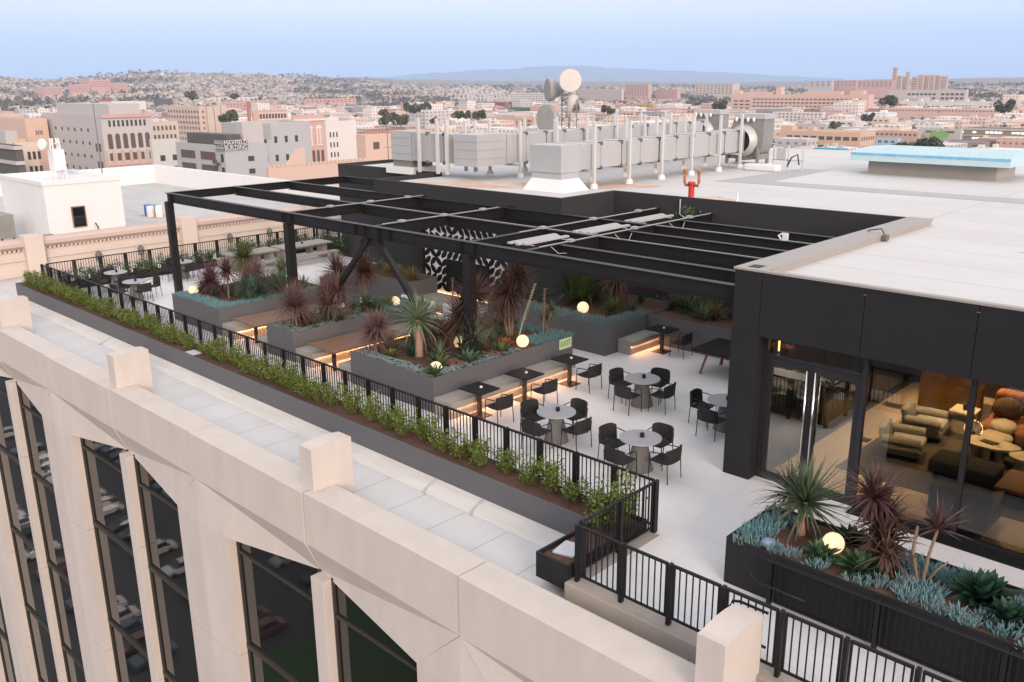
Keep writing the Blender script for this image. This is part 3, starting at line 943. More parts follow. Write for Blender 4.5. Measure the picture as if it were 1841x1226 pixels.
def stand(d, x0, x1, y, zb, h):
    for x in (x0, x1):
        MB().box(x - 0.05, x + 0.05, y - 0.05, y + 0.05, RZ + 0.18, RZ + h).build('post', M_DUCT2, d)
        MB().lathe([(0.16, 0), (0.13, 0.18)], (x, y, RZ + 0.002), 12).build('pitch_pocket', M_WHITE, d)
    MB().box(x0, x1, y - 0.045, y + 0.045, zb - 0.12, zb - 0.035).build('bearer', M_DUCT2, d)


def vfan(d, x, y):
    # centrifugal fan: inlet cone, scroll housing, tall outlet box, base frame
    MB().box(x - 0.9, x + 0.9, y - 0.3, y + 1.5, RZ + 0.002, RZ + 0.08).build('base', M_WHITE, d)
    mb = MB()
    n = 18
    pr = []
    for k in range(n + 1):
        a = math.pi * 1.0 * k / n + math.pi
        rr = 0.80 + 0.22 * k / n
        pr.append((x + 0.1, 0, 0, rr, a))
    poly = [(x + 0.75 * 0 + math.cos(a) * rr, y + 0.35, 5.55 + math.sin(a) * rr) for (_, _, _, rr, a) in pr]
    poly += [(x + 1.02, y + 0.35, 6.72), (x - 0.45, y + 0.35, 6.72), (x - 0.75, y + 0.35, 6.05)]
    mb.ext(poly, (0, 0, 0), (0, 0.95, 0))
    mb.build('scroll_housing', M_FAN, d)
    MB().box(x - 0.5, x + 1.07, y + 0.30, y + 1.35, 6.55, 6.78).build('outlet_collar', M_DUCT, d)
    for k in range(4):
        MB().ball((x - 0.35 + 0.3 * k, y + 0.22, 6.52), 0.07, 1.6, 6).build('lamp', M_WHITE, d)
    lm = MB()
    nn = 24
    prof = [(0.55, -0.05), (0.62, 0.05), (0.74, 0.25), (0.78, 0.33), (0.72, 0.34)]
    i0 = len(lm.v)
    for r_, yy in prof:
        for q in range(nn):
            a = 2 * math.pi * q / nn
            lm.v.append((x + r_ * math.cos(a), y + yy, 5.55 + r_ * math.sin(a)))
    for k in range(len(prof) - 1):
        for q in range(nn):
            m_ = (q + 1) % nn
            lm.f.append((i0 + k * nn + q, i0 + k * nn + m_, i0 + (k + 1) * nn + m_, i0 + (k + 1) * nn + q))
    lm.build('inlet_cone', M_DUCT, d, smooth=True)
    fr_ = MB()
    for xx in (x - 0.8, x + 0.8):
        for yy in (y + 0.3, y + 1.25):
            fr_.box(xx - 0.06, xx + 0.06, yy - 0.06, yy + 0.06, RZ + 0.08, 5.3)
    fr_.box(x - 0.85, x + 0.85, y + 0.4, y + 1.2, RZ + 0.3, 4.95)
    fr_.build('fan_frame', M_FAN, d)
    MB().box(x + 0.15, x + 0.55, y + 0.27, y + 0.395, RZ + 0.45, RZ + 0.75).build('motor_box', M_GASK, d)


d1 = thing('air_duct', 'galvanised roof duct with a white flared base ending in the right hand fan', 'duct', (-21.9, 25, RZ))
mb = MB().hexa([(-23.05, 24.45, RZ + 0.003), (-21.05, 24.45, RZ + 0.003), (-21.05, 25.95, RZ + 0.003), (-23.05, 25.95, RZ + 0.003)],
               [(-22.85, 24.75, 4.84), (-21.4, 24.75, 4.84), (-21.4, 25.75, 4.84), (-22.85, 25.75, 4.84)])
mb.build('flared_base', M_WHITE, d1)
MB().box(-22.84, -21.41, 24.76, 25.74, 4.84, 5.08).build('neck', M_DUCT, d1)
MB().box(-22.9, -21.36, 24.7, 25.8, 5.08, 6.05).build('elbow', M_DUCT, d1)
duct_run(d1, -22.85, -21.41, 25.82, 37.2, 5.12, 6.03, 'y')
MB().hexa([(-22.85, 37.2, 5.12), (-21.41, 37.2, 5.12), (-21.6, 38.0, 5.0), (-22.6, 38.0, 5.0)], [(-22.85, 37.2, 6.03), (-21.41, 37.2, 6.03), (-21.6, 38.0, 6.1), (-22.6, 38.0, 6.1)]).build('transition', M_DUCT, d1)
for y in (26.4, 28.6, 30.8, 33.0, 35.2, 37.0):
    stand(d1, -23.05, -21.2, y, 5.12, 2.42)
vfan(d1, -21.9, 38.1)
d2 = thing('air_duct', 'taller galvanised roof duct with two corner boxes behind the white based one', 'duct', (-30, 26, RZ))
MB().box(-32.55, -30.8, 25.5, 27.2, RZ + 0.003, 4.70).build('curb', M_WHITE, d2)
MB().box(-32.3, -31.0, 25.75, 26.95, 4.70, 4.98).build('neck', mat('folded_flex', (0.20, 0.185, 0.16), 0.8, vary=0.6, scale=8, stretch=(1, 1, 9)), d2)
mb = MB().box(-32.35, -30.95, 25.7, 27.0, 4.98, 6.25)
for z in (5.3, 5.65, 5.98):
    mb.box(-32.37, -30.93, 25.68, 27.02, z - 0.012, z + 0.012)
mb.build('elbow', M_DUCT, d2)
duct_run(d2, -30.93, -27.75, 25.72, 26.9, 5.0, 6.2, 'x')
mb = MB().box(-27.73, -26.35, 25.3, 27.0, 4.98, 6.25)
for z in (5.3, 5.65, 5.98):
    mb.box(-27.75, -26.33, 25.28, 27.02, z - 0.012, z + 0.012)
mb.build('corner_box', M_DUCT, d2)
duct_run(d2, -27.7, -26.38, 27.02, 42.0, 5.0, 6.2, 'y')
for x in (-30.2, -29.0, -28.4):
    MB().box(x - 0.06, x + 0.06, 25.45, 25.57, RZ + 0.15, RZ + 2.45).build('post', M_DUCT2, d2)
    MB().box(x - 0.06, x + 0.06, 27.1, 27.22, RZ + 0.15, RZ + 2.3).build('post', M_DUCT2, d2)
for y in (27.6, 29.8, 32.0, 34.2, 36.4, 38.6, 40.8):
    stand(d2, -27.95, -26.13, y, 5.0, 2.35)
vfan(d2, -27.0, 42.6)
M_PEACH = mat('peach_render', (0.50, 0.36, 0.29), 0.9, vary=0.3, scale=0.5)

# control stand beside the fans
cs = thing('control_stand', 'white pipe stand with small electrical boxes beside the right hand fan', 'service stand', (-18.9, 37.4, RZ))
mb = MB()
for x in (-19.6, -18.9, -18.2):
    mb.box(x - 0.03, x + 0.03, 37.1, 37.16, RZ + 0.003, RZ + 1.1)
mb.box(-19.6, -18.2, 37.1, 37.15, RZ + 0.45, RZ + 0.5)
mb.build('frame', M_DUCT2, cs)
MB().box(-19.4, -19.0, 37.0, 37.1, RZ + 0.5, RZ + 1.0).build('switch_box', M_DUCT, cs)
MB().tube([(-18.9, 37.1, RZ + 0.2), (-18.7, 37.05, RZ + 0.6), (-18.4, 37.0, RZ + 0.75), (-18.3, 37.0, RZ + 0.3)], 0.03, 6).build('cable', M_BLACK, cs)
tag(MB().box(-20.6, -19.0, 36.3, 36.8, RZ + 0.003, RZ + 0.3).build('curb_block', M_WHITE, bevel=0.08), 'low white rounded curb block on the roof in front of the right hand fan', 'curb')

# skylight housing with a corrugated pale blue lid
sk = thing('skylight_housing', 'long roof housing with a ribbed pale blue lid on the right of the white roof', 'roof housing', (-11.5, 36, RZ))
MB().box(-15.75, -10.7, 38.2, 40.6, RZ - 0.02, 5.05).build('body', M_COPE, sk)
mb = MB()
n = 60
for k in range(n):
    x0, x1 = -16.3 + 6.2 * k / n, -16.3 + 6.2 * (k + 1) / n
    dz = 0.02 if k % 2 else 0.0
    mb.ext([(x0, 37.6, 4.98), (x0, 41.3, 5.0), (x0, 41.3, 5.40 + dz), (x0, 39.4, 5.47 + dz), (x0, 38.1, 5.42 + dz), (x0, 37.6, 5.30 + dz)], (0, 0, 0), (x1 - x0, 0, 0))
mb.build('lid', mat('pale_blue_sheet', (0.42, 0.58, 0.62), 0.5, vary=0.4, scale=1.2, col2=(0.55, 0.62, 0.62)), sk)
MB().box(-16.3, -10.1, 37.58, 37.598, 5.22, 5.31).build('lid_trim', mat('blue_trim', (0.10, 0.38, 0.58), 0.5, vary=0.7, scale=3, col2=(0.35, 0.55, 0.62)), sk)

# red fire department connection
fd = thing('fire_connection', 'red fire hose connection with two arms standing on the roof edge', 'hydrant', (-16.5, 25.75, RZ))
M_RED = mat('red_enamel', (0.52, 0.035, 0.02), 0.4, vary=0.3, scale=6)
MB().lathe([(0.11, 0.0), (0.11, 0.08), (0.10, 0.08), (0.10, 0.52), (0.125, 0.53), (0.125, 0.6), (0.09, 0.62)], (-16.5, 25.75, RZ + 0.003), 18).build('barrel', M_RED, fd, smooth=False)
for s in (-1, 1):
    a = MB().tube([(-16.5 + s * 0.08, 25.75, RZ + 0.5), (-16.5 + s * 0.24, 25.75, RZ + 0.5), (-16.5 + s * 0.28, 25.75, RZ + 0.6), (-16.5 + s * 0.27, 25.75, RZ + 0.9)], 0.05, 10).build('arm', mat('rusty_red', (0.34, 0.09, 0.05), 0.6, vary=0.6, scale=10, col2=(0.45, 0.2, 0.1)), fd, smooth=True)
    MB().lathe([(0.06, 0), (0.07, 0.1), (0.05, 0.14)], (-16.5 + s * 0.27, 25.75, RZ + 0.9), 12).build('cap', mat('brass', (0.45, 0.25, 0.11), 0.4, metal=0.6), a)
MB().tube([(-16.5, 25.12, RZ + 0.1), (-16.5, 25.12, 4.0), (-16.2, 25.0, 3.9)], 0.025, 8).build('pipe', M_COND, fd, smooth=True)
tag(MB().lathe([(0.06, 0), (0.04, 0.05), (0.03, 0.32), (0.05, 0.34), (0.0, 0.36)], (-14.9, 26.0, RZ + 0.003), 10).build('vent_pipe', M_WHITE), 'small white vent pipe on the roof right of the red hose connection', 'vent pipe')
fl2 = thing('floodlight', 'small floodlight with a cable clipped on the tan roof coping', 'floodlight', (-8.6, 22.0, 4.575))
MB().box(-8.62, -8.40, 21.9, 22.08, 4.42, 4.56).build('housing', M_GASK, fl2, bevel=0.01)
MB().tube([(-8.5, 22.0, 4.58), (-8.62, 22.1, 4.68), (-8.9, 22.15, 4.62), (-9.15, 22.2, 4.5)], 0.014, 5).build('cable', M_BLACK, fl2)

# telecom tower with three drum dishes
tt = thing('antenna_tower', 'lattice mast with three round microwave dishes behind the ducts', 'antenna', (-39.2, 45.9, 4.4))
TX, TY = -39.6, 46.6
mb = MB()
for dx, dy in ((-0.35, -0.35), (0.35, -0.35), (0.35, 0.35), (-0.35, 0.35)):
    mb.tube([(TX + dx, TY + dy, -2), (TX + dx, TY + dy, 8.6)], 0.04, 6)
for k in range(22):
    z = 2.0 + k * 0.3
    s = 0.35 if k % 2 else -0.35
    mb.bar((TX - s, TY - 0.35, z), (TX + s, TY - 0.35, z + 0.3), 0.035, 0.035).bar((TX + 0.35, TY - s, z), (TX + 0.35, TY + s, z + 0.3), 0.035, 0.035)
mb.build('lattice', M_FAN, tt)


def drum(d, c, dirv, r, dep, m, label=None):
    dirv = Vector(dirv).normalized()
    s = dirv.cross(Vector((0, 0, 1))).normalized()
    u = s.cross(dirv)
    mb = MB()
    n = 28
    prof = [(0.05, -dep), (r * 0.55, -dep * 0.85), (r, -0.12 * dep), (r, 0.25 * dep), (r * 0.96, 0.33 * dep), (0.01, 0.36 * dep)]
    for rr, w_ in prof:
        for q in range(n):
            a = 2 * math.pi * q / n
            mb.v.append(tuple(Vector(c) + s * rr * math.cos(a) + u * rr * math.sin(a) + dirv * w_))
    for k in range(len(prof) - 1):
        for q in range(n):
            m_ = (q + 1) % n
            mb.f.append((k * n + q, k * n + m_, (k + 1) * n + m_, (k + 1) * n + q))
    o = mb.build('dish', m, d)
    if label:
        o['label'] = label


M_DRUM = mat('drum_white', (0.56, 0.51, 0.47), 0.6, vary=0.15, scale=1)
M_DRUMG = mat('drum_grey', (0.34, 0.33, 0.31), 0.6, vary=0.3, scale=1)
drum(tt, at(1025, 145, 59.0), (0.72, -0.69, 0.0), 0.72, 0.55, M_DRUM, 'pale round dish facing the terrace')
drum(tt, at(990, 161, 60.5), (-0.45, -0.80, 0.0), 0.72, 0.7, M_DRUMG, 'grey dish turned to the left')
drum(tt, at(985, 214, 60.5), (-0.1, -0.9, 0.0), 0.95, 0.7, M_DRUMG, 'grey lower dish')
q0, q1 = at(1032, 168, 59.6), at(1020, 212, 59.9)
MB().tube([tuple(q0), tuple((q0 + q1) / 2 + Vector((0, 0, 0.1))), tuple(q1)], 0.36, 10, 0.14).build('feed_horn', M_DRUM, tt, smooth=True)
MB().bar(tuple(at(1008, 171, 60)), tuple(at(1040, 170, 59.4)), 0.12, 0.12).build('arm', M_FAN, tt)

# ------------------------------------------------------------------ terrace furniture
M_WEAVE = mat('black_woven_cord', (0.014, 0.0125, 0.012), 0.8, vary=0.3, scale=40, bump=0.3, bscale=120)
M_TOPG = mat('grey_stone_top', (0.30, 0.305, 0.32), 0.5, vary=0.25, scale=5, col2=(0.26, 0.265, 0.28))
M_CONE = mat('concrete_cone', (0.15, 0.145, 0.14), 0.85, vary=0.35, scale=4, col2=(0.12, 0.115, 0.11))
M_BROWN = mat('dark_brown_plate', (0.045, 0.028, 0.02), 0.5, vary=0.4, scale=6)


def make_chair():
    """armchair of thin steel tube with woven seat and wrap-round back; faces +y"""
    t = thing('patio_chair', 'black woven patio armchair', 'chair')
    s = MB()
    n = 8
    for i in range(n):
        for (z, fl_) in ((0.0, 0),):
            y0, y1 = -0.22 + 0.46 * i / n, -0.22 + 0.46 * (i + 1) / n
            za, zb = 0.455 - 0.02 * math.sin(math.pi * i / n), 0.455 - 0.02 * math.sin(math.pi * (i + 1) / n)
            s.hexa([(-0.24, y0, za - 0.022), (0.24, y0, za - 0.022), (0.24, y1, zb - 0.022), (-0.24, y1, zb - 0.022)],
                   [(-0.24, y0, za), (0.24, y0, za), (0.24, y1, zb), (-0.24, y1, zb)])
    s.build('seat', M_WEAVE, t, local=True)
    b = MB()
    m = 14
    ring = []
    for k in range(m + 1):
        u = -1 + 2 * k / m
        x = 0.285 * math.sin(u * 1.0) / math.sin(1.0)
        y = -0.27 + 0.11 * abs(u) ** 3.0
        ring.append((x, y))
    for k in range(m):
        (xa, ya), (xb, yb) = ring[k], ring[k + 1]
        ua, ub = abs(-1 + 2 * k / m), abs(-1 + 2 * (k + 1) / m)
        ta, tb = 0.79 - 0.05 * ua ** 4, 0.79 - 0.05 * ub ** 4
        b.hexa([(xa, ya, 0.44), (xb, yb, 0.44), (xb * 0.93, yb + 0.022, 0.44), (xa * 0.93, ya + 0.022, 0.44)],
               [(xa * 1.02, ya - 0.035, ta), (xb * 1.02, yb - 0.035, tb), (xb * 0.95, yb - 0.013, tb), (xa * 0.95, ya - 0.013, ta)])
    b.build('backrest', M_WEAVE, t, local=True)
    for sx_ in (-1, 1):
        MB().tube([(sx_ * 0.265, -0.24, 0.0), (sx_ * 0.26, -0.21, 0.44), (sx_ * 0.27, -0.22, 0.655)], 0.0115, 6).build('leg', M_BLACK, t, local=True, smooth=True)
        MB().tube([(sx_ * 0.27, 0.25, 0.0), (sx_ * 0.26, 0.235, 0.45), (sx_ * 0.265, 0.225, 0.60), (sx_ * 0.265, 0.19, 0.645)], 0.0115, 6).build('leg', M_BLACK, t, local=True, smooth=True)
        MB().tube([(sx_ * 0.265, 0.19, 0.645), (sx_ * 0.272, 0.0, 0.665), (sx_ * 0.275, -0.16, 0.675)], 0.0115, 6).build('armrest', M_BLACK, t, local=True, smooth=True)
    MB().tube([(-0.26, 0.235, 0.437), (0.26, 0.235, 0.437)], 0.011, 6).tube([(-0.26, -0.21, 0.437), (0.26, -0.21, 0.437)], 0.011, 6).build('seat_rail', M_BLACK, t, local=True)
    return t


CH, ch_used = make_chair(), []


def chair(x, y, rz, label, group='black woven chairs on the terrace'):
    return place(CH, ch_used, (x, y, 0), rz, label, group)


def make_round():
    t = thing('round_table', 'round grey table on a concrete cone', 'table')
    MB().lathe([(0.455, 0.715), (0.465, 0.722), (0.465, 0.745), (0.455, 0.75)], n=48).build('tabletop', M_TOPG, t, local=True)
    MB().lathe([(0.30, 0.0), (0.29, 0.02), (0.165, 0.62), (0.16, 0.714)], n=32).build('pedestal', M_CONE, t, local=True, smooth=False)
    return t


RT, rt_used = make_round(), []
CUP = MB().lathe([(0.045, 0.0), (0.05, 0.01), (0.05, 0.09), (0.042, 0.095)], n=16).build('votive_holder', M_BLACK)
tag(CUP, 'small black cup', 'candle holder')
cup_used = []


def cup(x, y, z, label):
    return place(CUP, cup_used, (x, y, z), 0, label, 'black candle cups on the tables')


tables = [(-13.0, 14.92, 'the round table nearest the square tables', 0.1),
          (-12.95, 18.30, 'the round table in the terrace middle', 0.0),
          (-10.58, 14.95, 'the round table nearest the railing corner', 0.05),
          (-10.45, 18.31, 'the round table behind the dark column', 0.0),
          (-37.6, 14.85, 'the far left round table by the corner', 0.2),
          (-35.2, 14.60, 'the far left round table by the railing', 0.1),
          (-37.7, 17.85, 'the round table behind the end post', 0.1)]
for x, y, lb, rot in tables:
    place(RT, rt_used, (x, y, 0), 0, 'grey topped cone table, ' + lb[4:], 'round grey tables')
    cup(x + 0.02, y + 0.03, 0.751, 'small black cup on ' + lb)
    for k, (dx, dy, sd_) in enumerate(((0, -1, 'railing side'), (1, 0, 'near right side'), (0, 1, 'far right side'), (-1, 0, 'left far side'))):
        if lb.endswith('corner by the shrubs') and k == 3:
            pass
        rr = 0.66
        jx, jy = random.uniform(-0.04, 0.04), random.uniform(-0.04, 0.04)
        ang = math.atan2(dx, -dy) + random.uniform(-0.12, 0.12)
        chair(x + dx * rr + jx, y + dy * rr + jy, ang, 'chair at the %s of %s' % (sd_, lb))

# square pedestal tables along the bench
def make_square():
    t = thing('square_table', 'square black table', 'table')
    MB().box(-0.4, 0.4, -0.36, 0.36, 0.715, 0.75).build('tabletop', M_BLACK, t, local=True, bevel=0.006)
    MB().box(-0.045, 0.045, -0.045, 0.045, 0.012, 0.714).build('column', M_BROWN, t, local=True)
    MB().box(-0.24, 0.24, -0.24, 0.24, 0.0, 0.012).build('base_plate', M_BROWN, t, local=True)
    return t


SQ, sq_used = make_square(), []
sqs = [(-15.56, 14.85, 'nearest the railing'), (-15.52, 16.50, 'in the middle of the bench'), (-15.48, 18.32, 'below the exit sign'), (-15.38, 22.72, 'beside the back planter bench')]
for x, y, lb in sqs:
    place(SQ, sq_used, (x, y, 0), 0, 'square black pedestal table ' + lb, 'square black tables')
    chair(x + 0.72, y + 0.0, math.pi / 2 + random.uniform(-0.08, 0.08), 'black woven chair facing the square table ' + lb)
    tag(MB().lathe([(0.035, 0), (0.04, 0.03), (0.03, 0.04)], (x + 0.02, y + 0.05, 0.7505), 12).build('candle', M_WHITE), 'tiny pale candle on the square table ' + lb, 'candle', 'tiny candles on the square tables')

# benches with a lit recess
def bench(label, x0, x1, y0, y1, face='+x', h=0.45, glow_s=True, group=None):
    """concrete slab bench; the face side is recessed below and lit by a strip"""
    t = thing('bench', label, 'bench', ((x0 + x1) / 2, (y0 + y1) / 2, 0), 0, group)
    ins = 0.09
    MB().box(x0, x1, y0, y1, 0.28, h).build('seat_slab', M_BENCH, t, bevel=0.008)
    bx = [x0, x1, y0 + 0.25, y1 - 0.02]
    if '+x' in face:
        bx[1] -= ins
        lx = x1 - ins + 0.012
    if '-x' in face:
        bx[0] += ins
        lx = x0 + ins - 0.012
    MB().box(bx[0], bx[1], bx[2] if x1 - x0 > 9 else y0, bx[3], 0, 0.279).build('base', M_CONC, t)
    if glow_s:
        MB().box(lx - 0.008, lx + 0.012 if '+x' in face else lx + 0.008, y0 + 0.05, y1 - 0.05, 0.262, 0.277).build('light_strip', glow('bench_strip', (1.0, 0.48, 0.22), 24), t)
    return t


bench('long concrete bench lit from below along the side of the large planter', -16.5, -15.78, 14.12, 18.95)
bench('short concrete bench lit from below beside the back corner planter', -16.36, -15.78, 21.72, 23.28)
bench('concrete booth seat left of the left wooden table', -27.53, -26.62, 14.2, 18.5)
bench('concrete booth seat right of the left wooden table', -25.25, -24.57, 14.2, 18.5, '-x')
bench('concrete booth seat left of the right wooden table', -23.03, -22.1, 14.2, 18.5)
bench('concrete booth seat right of the right wooden table', -20.8, -20.12, 14.2, 18.5, '-x')


def booth_table(label, x0, x1, y0, y1):
    t = thing('wooden_table', label, 'table', ((x0 + x1) / 2, (y0 + y1) / 2, 0), 0, 'wooden booth tables')
    n = 6
    mb = MB()
    for k in range(n):
        mb.box(x0 + (x1 - x0) * k / n + 0.002, x0 + (x1 - x0) * (k + 1) / n - 0.002, y0, y1, 0.71, 0.75)
    mb.build('tabletop', M_TEAK, t)
    for y in (y0 + 0.35, y1 - 0.35):
        MB().box((x0 + x1) / 2 + 0.10, (x0 + x1) / 2 + 0.19, y - 0.045, y + 0.045, 0, 0.70).build('leg', M_BLACK, t)
    return t


booth_table('wooden booth table left of the narrow planter box', -26.75, -25.3, 14.17, 17.0)
booth_table('wooden booth table between the narrow planter and the large planter', -22.3, -20.9, 14.17, 17.0)

# long concrete communal tables at the far left
for k, (y0, y1, lb) in enumerate(((19.9, 22.3, 'nearer'), (22.5, 25.3, 'farther'))):
    t = thing('concrete_table', 'long grey concrete table in the far left corner, the %s of the two' % lb, 'table', (-37.4, (y0 + y1) / 2, 0), 0, 'long concrete tables')
    MB().box(-38.0, -36.85, y0, y1, 0.72, 0.79).build('tabletop', M_BENCH, t, bevel=0.008)
    for y in (y0 + 0.25, y1 - 0.25):
        MB().box(-37.7, -37.15, y - 0.12, y + 0.12, 0, 0.719).build('leg', M_BENCH, t)
    cup(-37.4, (y0 + y1) / 2, 0.791, 'small black cup on the %s long concrete table' % lb)
    for s, xx, sd_ in ((1, -36.35, 'near'), (-1, -38.55, 'far')):
        b_ = thing('concrete_bench', 'grey concrete bench on the %s side of the %s long concrete table' % (sd_, lb), 'bench', (xx, (y0 + y1) / 2, 0), 0, 'concrete benches')
        MB().box(xx - 0.2, xx + 0.2, y0 + 0.1, y1 - 0.1, 0.36, 0.45).build('seat', M_BENCH, b_, bevel=0.008)
        for y in (y0 + 0.25, y1 - 0.25):
            MB().box(xx - 0.18, xx + 0.18, y - 0.1, y + 0.1, 0, 0.359).build('leg', M_BENCH, b_)

# black games table with splayed timber legs
gt = thing('games_table', 'black rectangular table on splayed timber legs behind the dark column', 'table', (-12.3, 22.2, 0))
MB().box(-13.5, -11.0, 21.45, 22.95, 0.70, 0.77).build('tabletop', M_BLACK, gt, bevel=0.006)
M_LEGW = mat('leg_timber', (0.24, 0.10, 0.045), 0.5, vary=0.4, scale=4)
for sx_, sy_ in ((-1, -1), (1, -1), (-1, 1), (1, 1)):
    MB().bar((-12.25 + sx_ * 0.85, 22.2 + sy_ * 0.45, 0.70), (-12.25 + sx_ * 1.02, 22.2 + sy_ * 0.58, 0.0), 0.08, 0.06).build('leg', M_LEGW, gt)

# lounge corner in the middle
ls = thing('lounge_sofa', 'white cushioned low seat with an orange cushion beside the small planter', 'sofa', (-27.9, 18.4, 0))
MB().box(-28.4, -26.9, 17.9, 18.85, 0.1, 0.42).build('seat', M_WHITE, ls, bevel=0.06, smooth=True)
MB().box(-28.4, -28.1, 17.9, 18.85, 0.3, 0.8).build('backrest', M_WHITE, ls, bevel=0.06, smooth=True)
tag(MB().box(-27.75, -27.15, 18.5, 18.75, 0.425, 0.95).build('cushion', mat('orange_cushion', (0.42, 0.14, 0.03), 0.9, vary=0.3, scale=5), bevel=0.08, smooth=True), 'orange cushion leaning on the white low seat', 'cushion')
for k, (x, y) in enumerate(((-24.9, 19.9), (-23.8, 19.9), (-22.7, 20.0))):
    lc = thing('lounge_chair', 'pale lounge chair with thin arms below the patterned screen, %s' % ('leftmost of the three', 'middle of the three', 'rightmost of the three')[k], 'chair', (x, y, 0), 0, 'lounge chairs below the patterned screen')
    MB().box(-0.36, 0.36, -0.36, 0.36, 0.28, 0.40).build('seat', M_WHITE, lc, bevel=0.04, local=True, smooth=True)
    MB().box(-0.36, 0.36, 0.28, 0.42, 0.34, 0.76).build('backrest', M_WHITE, lc, bevel=0.04, local=True, smooth=True)
    for s in (-1, 1):
        MB().tube([(s * 0.39, -0.36, 0), (s * 0.39, -0.34, 0.5), (s * 0.39, 0.0, 0.56), (s * 0.39, 0.34, 0.52), (s * 0.39, 0.36, 0)], 0.016, 6).build('arm_frame', M_BLACK, lc, local=True, smooth=True)
tag(MB().lathe([(0.3, 0.0), (0.3, 0.36), (0.28, 0.38)], (-25.9, 18.9, 0), 28).build('pouf', M_WHITE), 'round white pouf on the floor behind the narrow planter', 'pouf')
pl_ = thing('lampshade', 'ribbed beige hanging lampshade left of the dark column', 'lamp', (-9.62, 23.1, 2.35))
MB().lathe([(0.52, 0.0), (0.44, 0.42), (0.40, 0.42), (0.48, 0.0)], (-10.05, 22.6, 1.98), 40).build('shade', mat('ribbed_cane', (0.45, 0.36, 0.27), 0.8, vary=0.5, scale=30), pl_)
MB().tube([(-10.05, 22.6, 2.38), (-10.05, 22.6, 3.88)], 0.008, 5).build('cord', M_BLACK, pl_)

# glowing globes in the planters (real lamps)
GLOBE = glow('globe_glow', (1.0, 0.72, 0.42), 0.56)
GLOBE.node_tree.nodes['Principled BSDF'].inputs['Base Color'].default_value = (0.25, 0.22, 0.18, 1)


def globe(x, y, z, r, label, e=38.0):
    r *= 0.88
    t = thing('globe_lamp', label, 'garden lamp', (x, y, z), 0, 'glowing globe lamps in the planters')
    MB().ball((0, 0, r * 0.92), r, 1.0, 14).build('globe', GLOBE, t, local=True, smooth=True)
    MB().lathe([(r * 0.5, 0), (r * 0.42, r * 0.2)], n=14).build('base', M_BLACK, t, local=True)
    l = bpy.data.lights.new('globe_bulb', 'POINT')
    l.energy = e
    l.color = (1.0, 0.55, 0.22)
    l.shadow_soft_size = r * 1.03
    lo = bpy.data.objects.new('globe_bulb', l)
    COL.objects.link(lo)
    lo.parent = t
    lo.location = (0, 0, r * 0.92)


SZ = PT - 0.07
globe(-16.95, 14.62, SZ, 0.19, 'glowing globe behind the small agave at the near corner of the large planter')
globe(-16.95, 17.95, SZ, 0.21, 'glowing globe near the far end of the large planter by the exit sign')
globe(-18.3, 16.7, SZ, 0.2, 'glowing globe among the purple leaves beside the pergola post')
globe(-18.2, 22.2, SZ, 0.22, 'glowing globe in the back corner planter')
globe(-30.5, 14.75, SZ, 0.20, 'glowing globe at the left end of the leftmost planter')
globe(-28.2, 17.3, SZ, 0.2, 'glowing globe behind the palms of the leftmost planter')
globe(-23.6, 18.6, SZ, 0.2, 'glowing globe at the back of the narrow planter')
globe(-5.3, 12.98, 0.79, 0.2, 'glowing globe among the agaves below the lounge windows')

# ------------------------------------------------------------------ plants
def leafmat(name, c1, c2, scale=2.0, rough=0.55):
    return mat(name, c1, rough, vary=1.0, scale=scale, col2=c2, spec=0.3)


M_PURP = leafmat('purple_leaf', (0.115, 0.056, 0.054), (0.062, 0.032, 0.033), 9)
M_PURPL = leafmat('dusty_purple_leaf', (0.175, 0.10, 0.093), (0.105, 0.058, 0.055), 9)
M_PURPD = leafmat('burgundy_leaf', (0.075, 0.036, 0.032), (0.12, 0.07, 0.045), 9)
M_YUC = leafmat('yucca_leaf', (0.165, 0.205, 0.12), (0.09, 0.135, 0.07), 8)
M_YUCD = leafmat('dark_yucca_leaf', (0.085, 0.115, 0.06), (0.045, 0.075, 0.038), 8)
M_YUCO = leafmat('olive_leaf', (0.12, 0.14, 0.05), (0.06, 0.085, 0.03), 8)
M_AGAV = leafmat('agave_leaf', (0.055, 0.11, 0.045), (0.03, 0.07, 0.035), 5)
M_AGAVD = leafmat('dark_agave_leaf', (0.02, 0.06, 0.03), (0.012, 0.035, 0.022), 5)
M_GOLD = leafmat('golden_succulent', (0.24, 0.17, 0.05), (0.12, 0.10, 0.04), 10)
M_CHALK = leafmat('blue_chalkstick', (0.085, 0.215, 0.23), (0.19, 0.28, 0.29), 7)
M_CHALKG = leafmat('grey_chalkstick', (0.19, 0.24, 0.25), (0.11, 0.20, 0.21), 7)
M_ECHE = leafmat('grey_rosette', (0.20, 0.25, 0.22), (0.12, 0.19, 0.18), 6)
M_PINKS = leafmat('pink_succulent', (0.30, 0.15, 0.11), (0.16, 0.10, 0.08), 9)
M_TRUNK = mat('pale_trunk', (0.34, 0.22, 0.17), 0.9, vary=0.6, scale=6, col2=(0.22, 0.14, 0.10), bump=0.5, bscale=30, stretch=(1, 1, 5))
M_STEM = mat('cane_stem', (0.22, 0.15, 0.10), 0.9, vary=0.5, scale=10, col2=(0.12, 0.08, 0.05))
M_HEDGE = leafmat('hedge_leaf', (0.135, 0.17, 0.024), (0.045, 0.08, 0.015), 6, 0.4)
M_HEDGED = leafmat('dark_hedge_leaf', (0.055, 0.085, 0.022), (0.028, 0.05, 0.014), 6, 0.45)  # deeper green of the far left shrubs and the roof tree


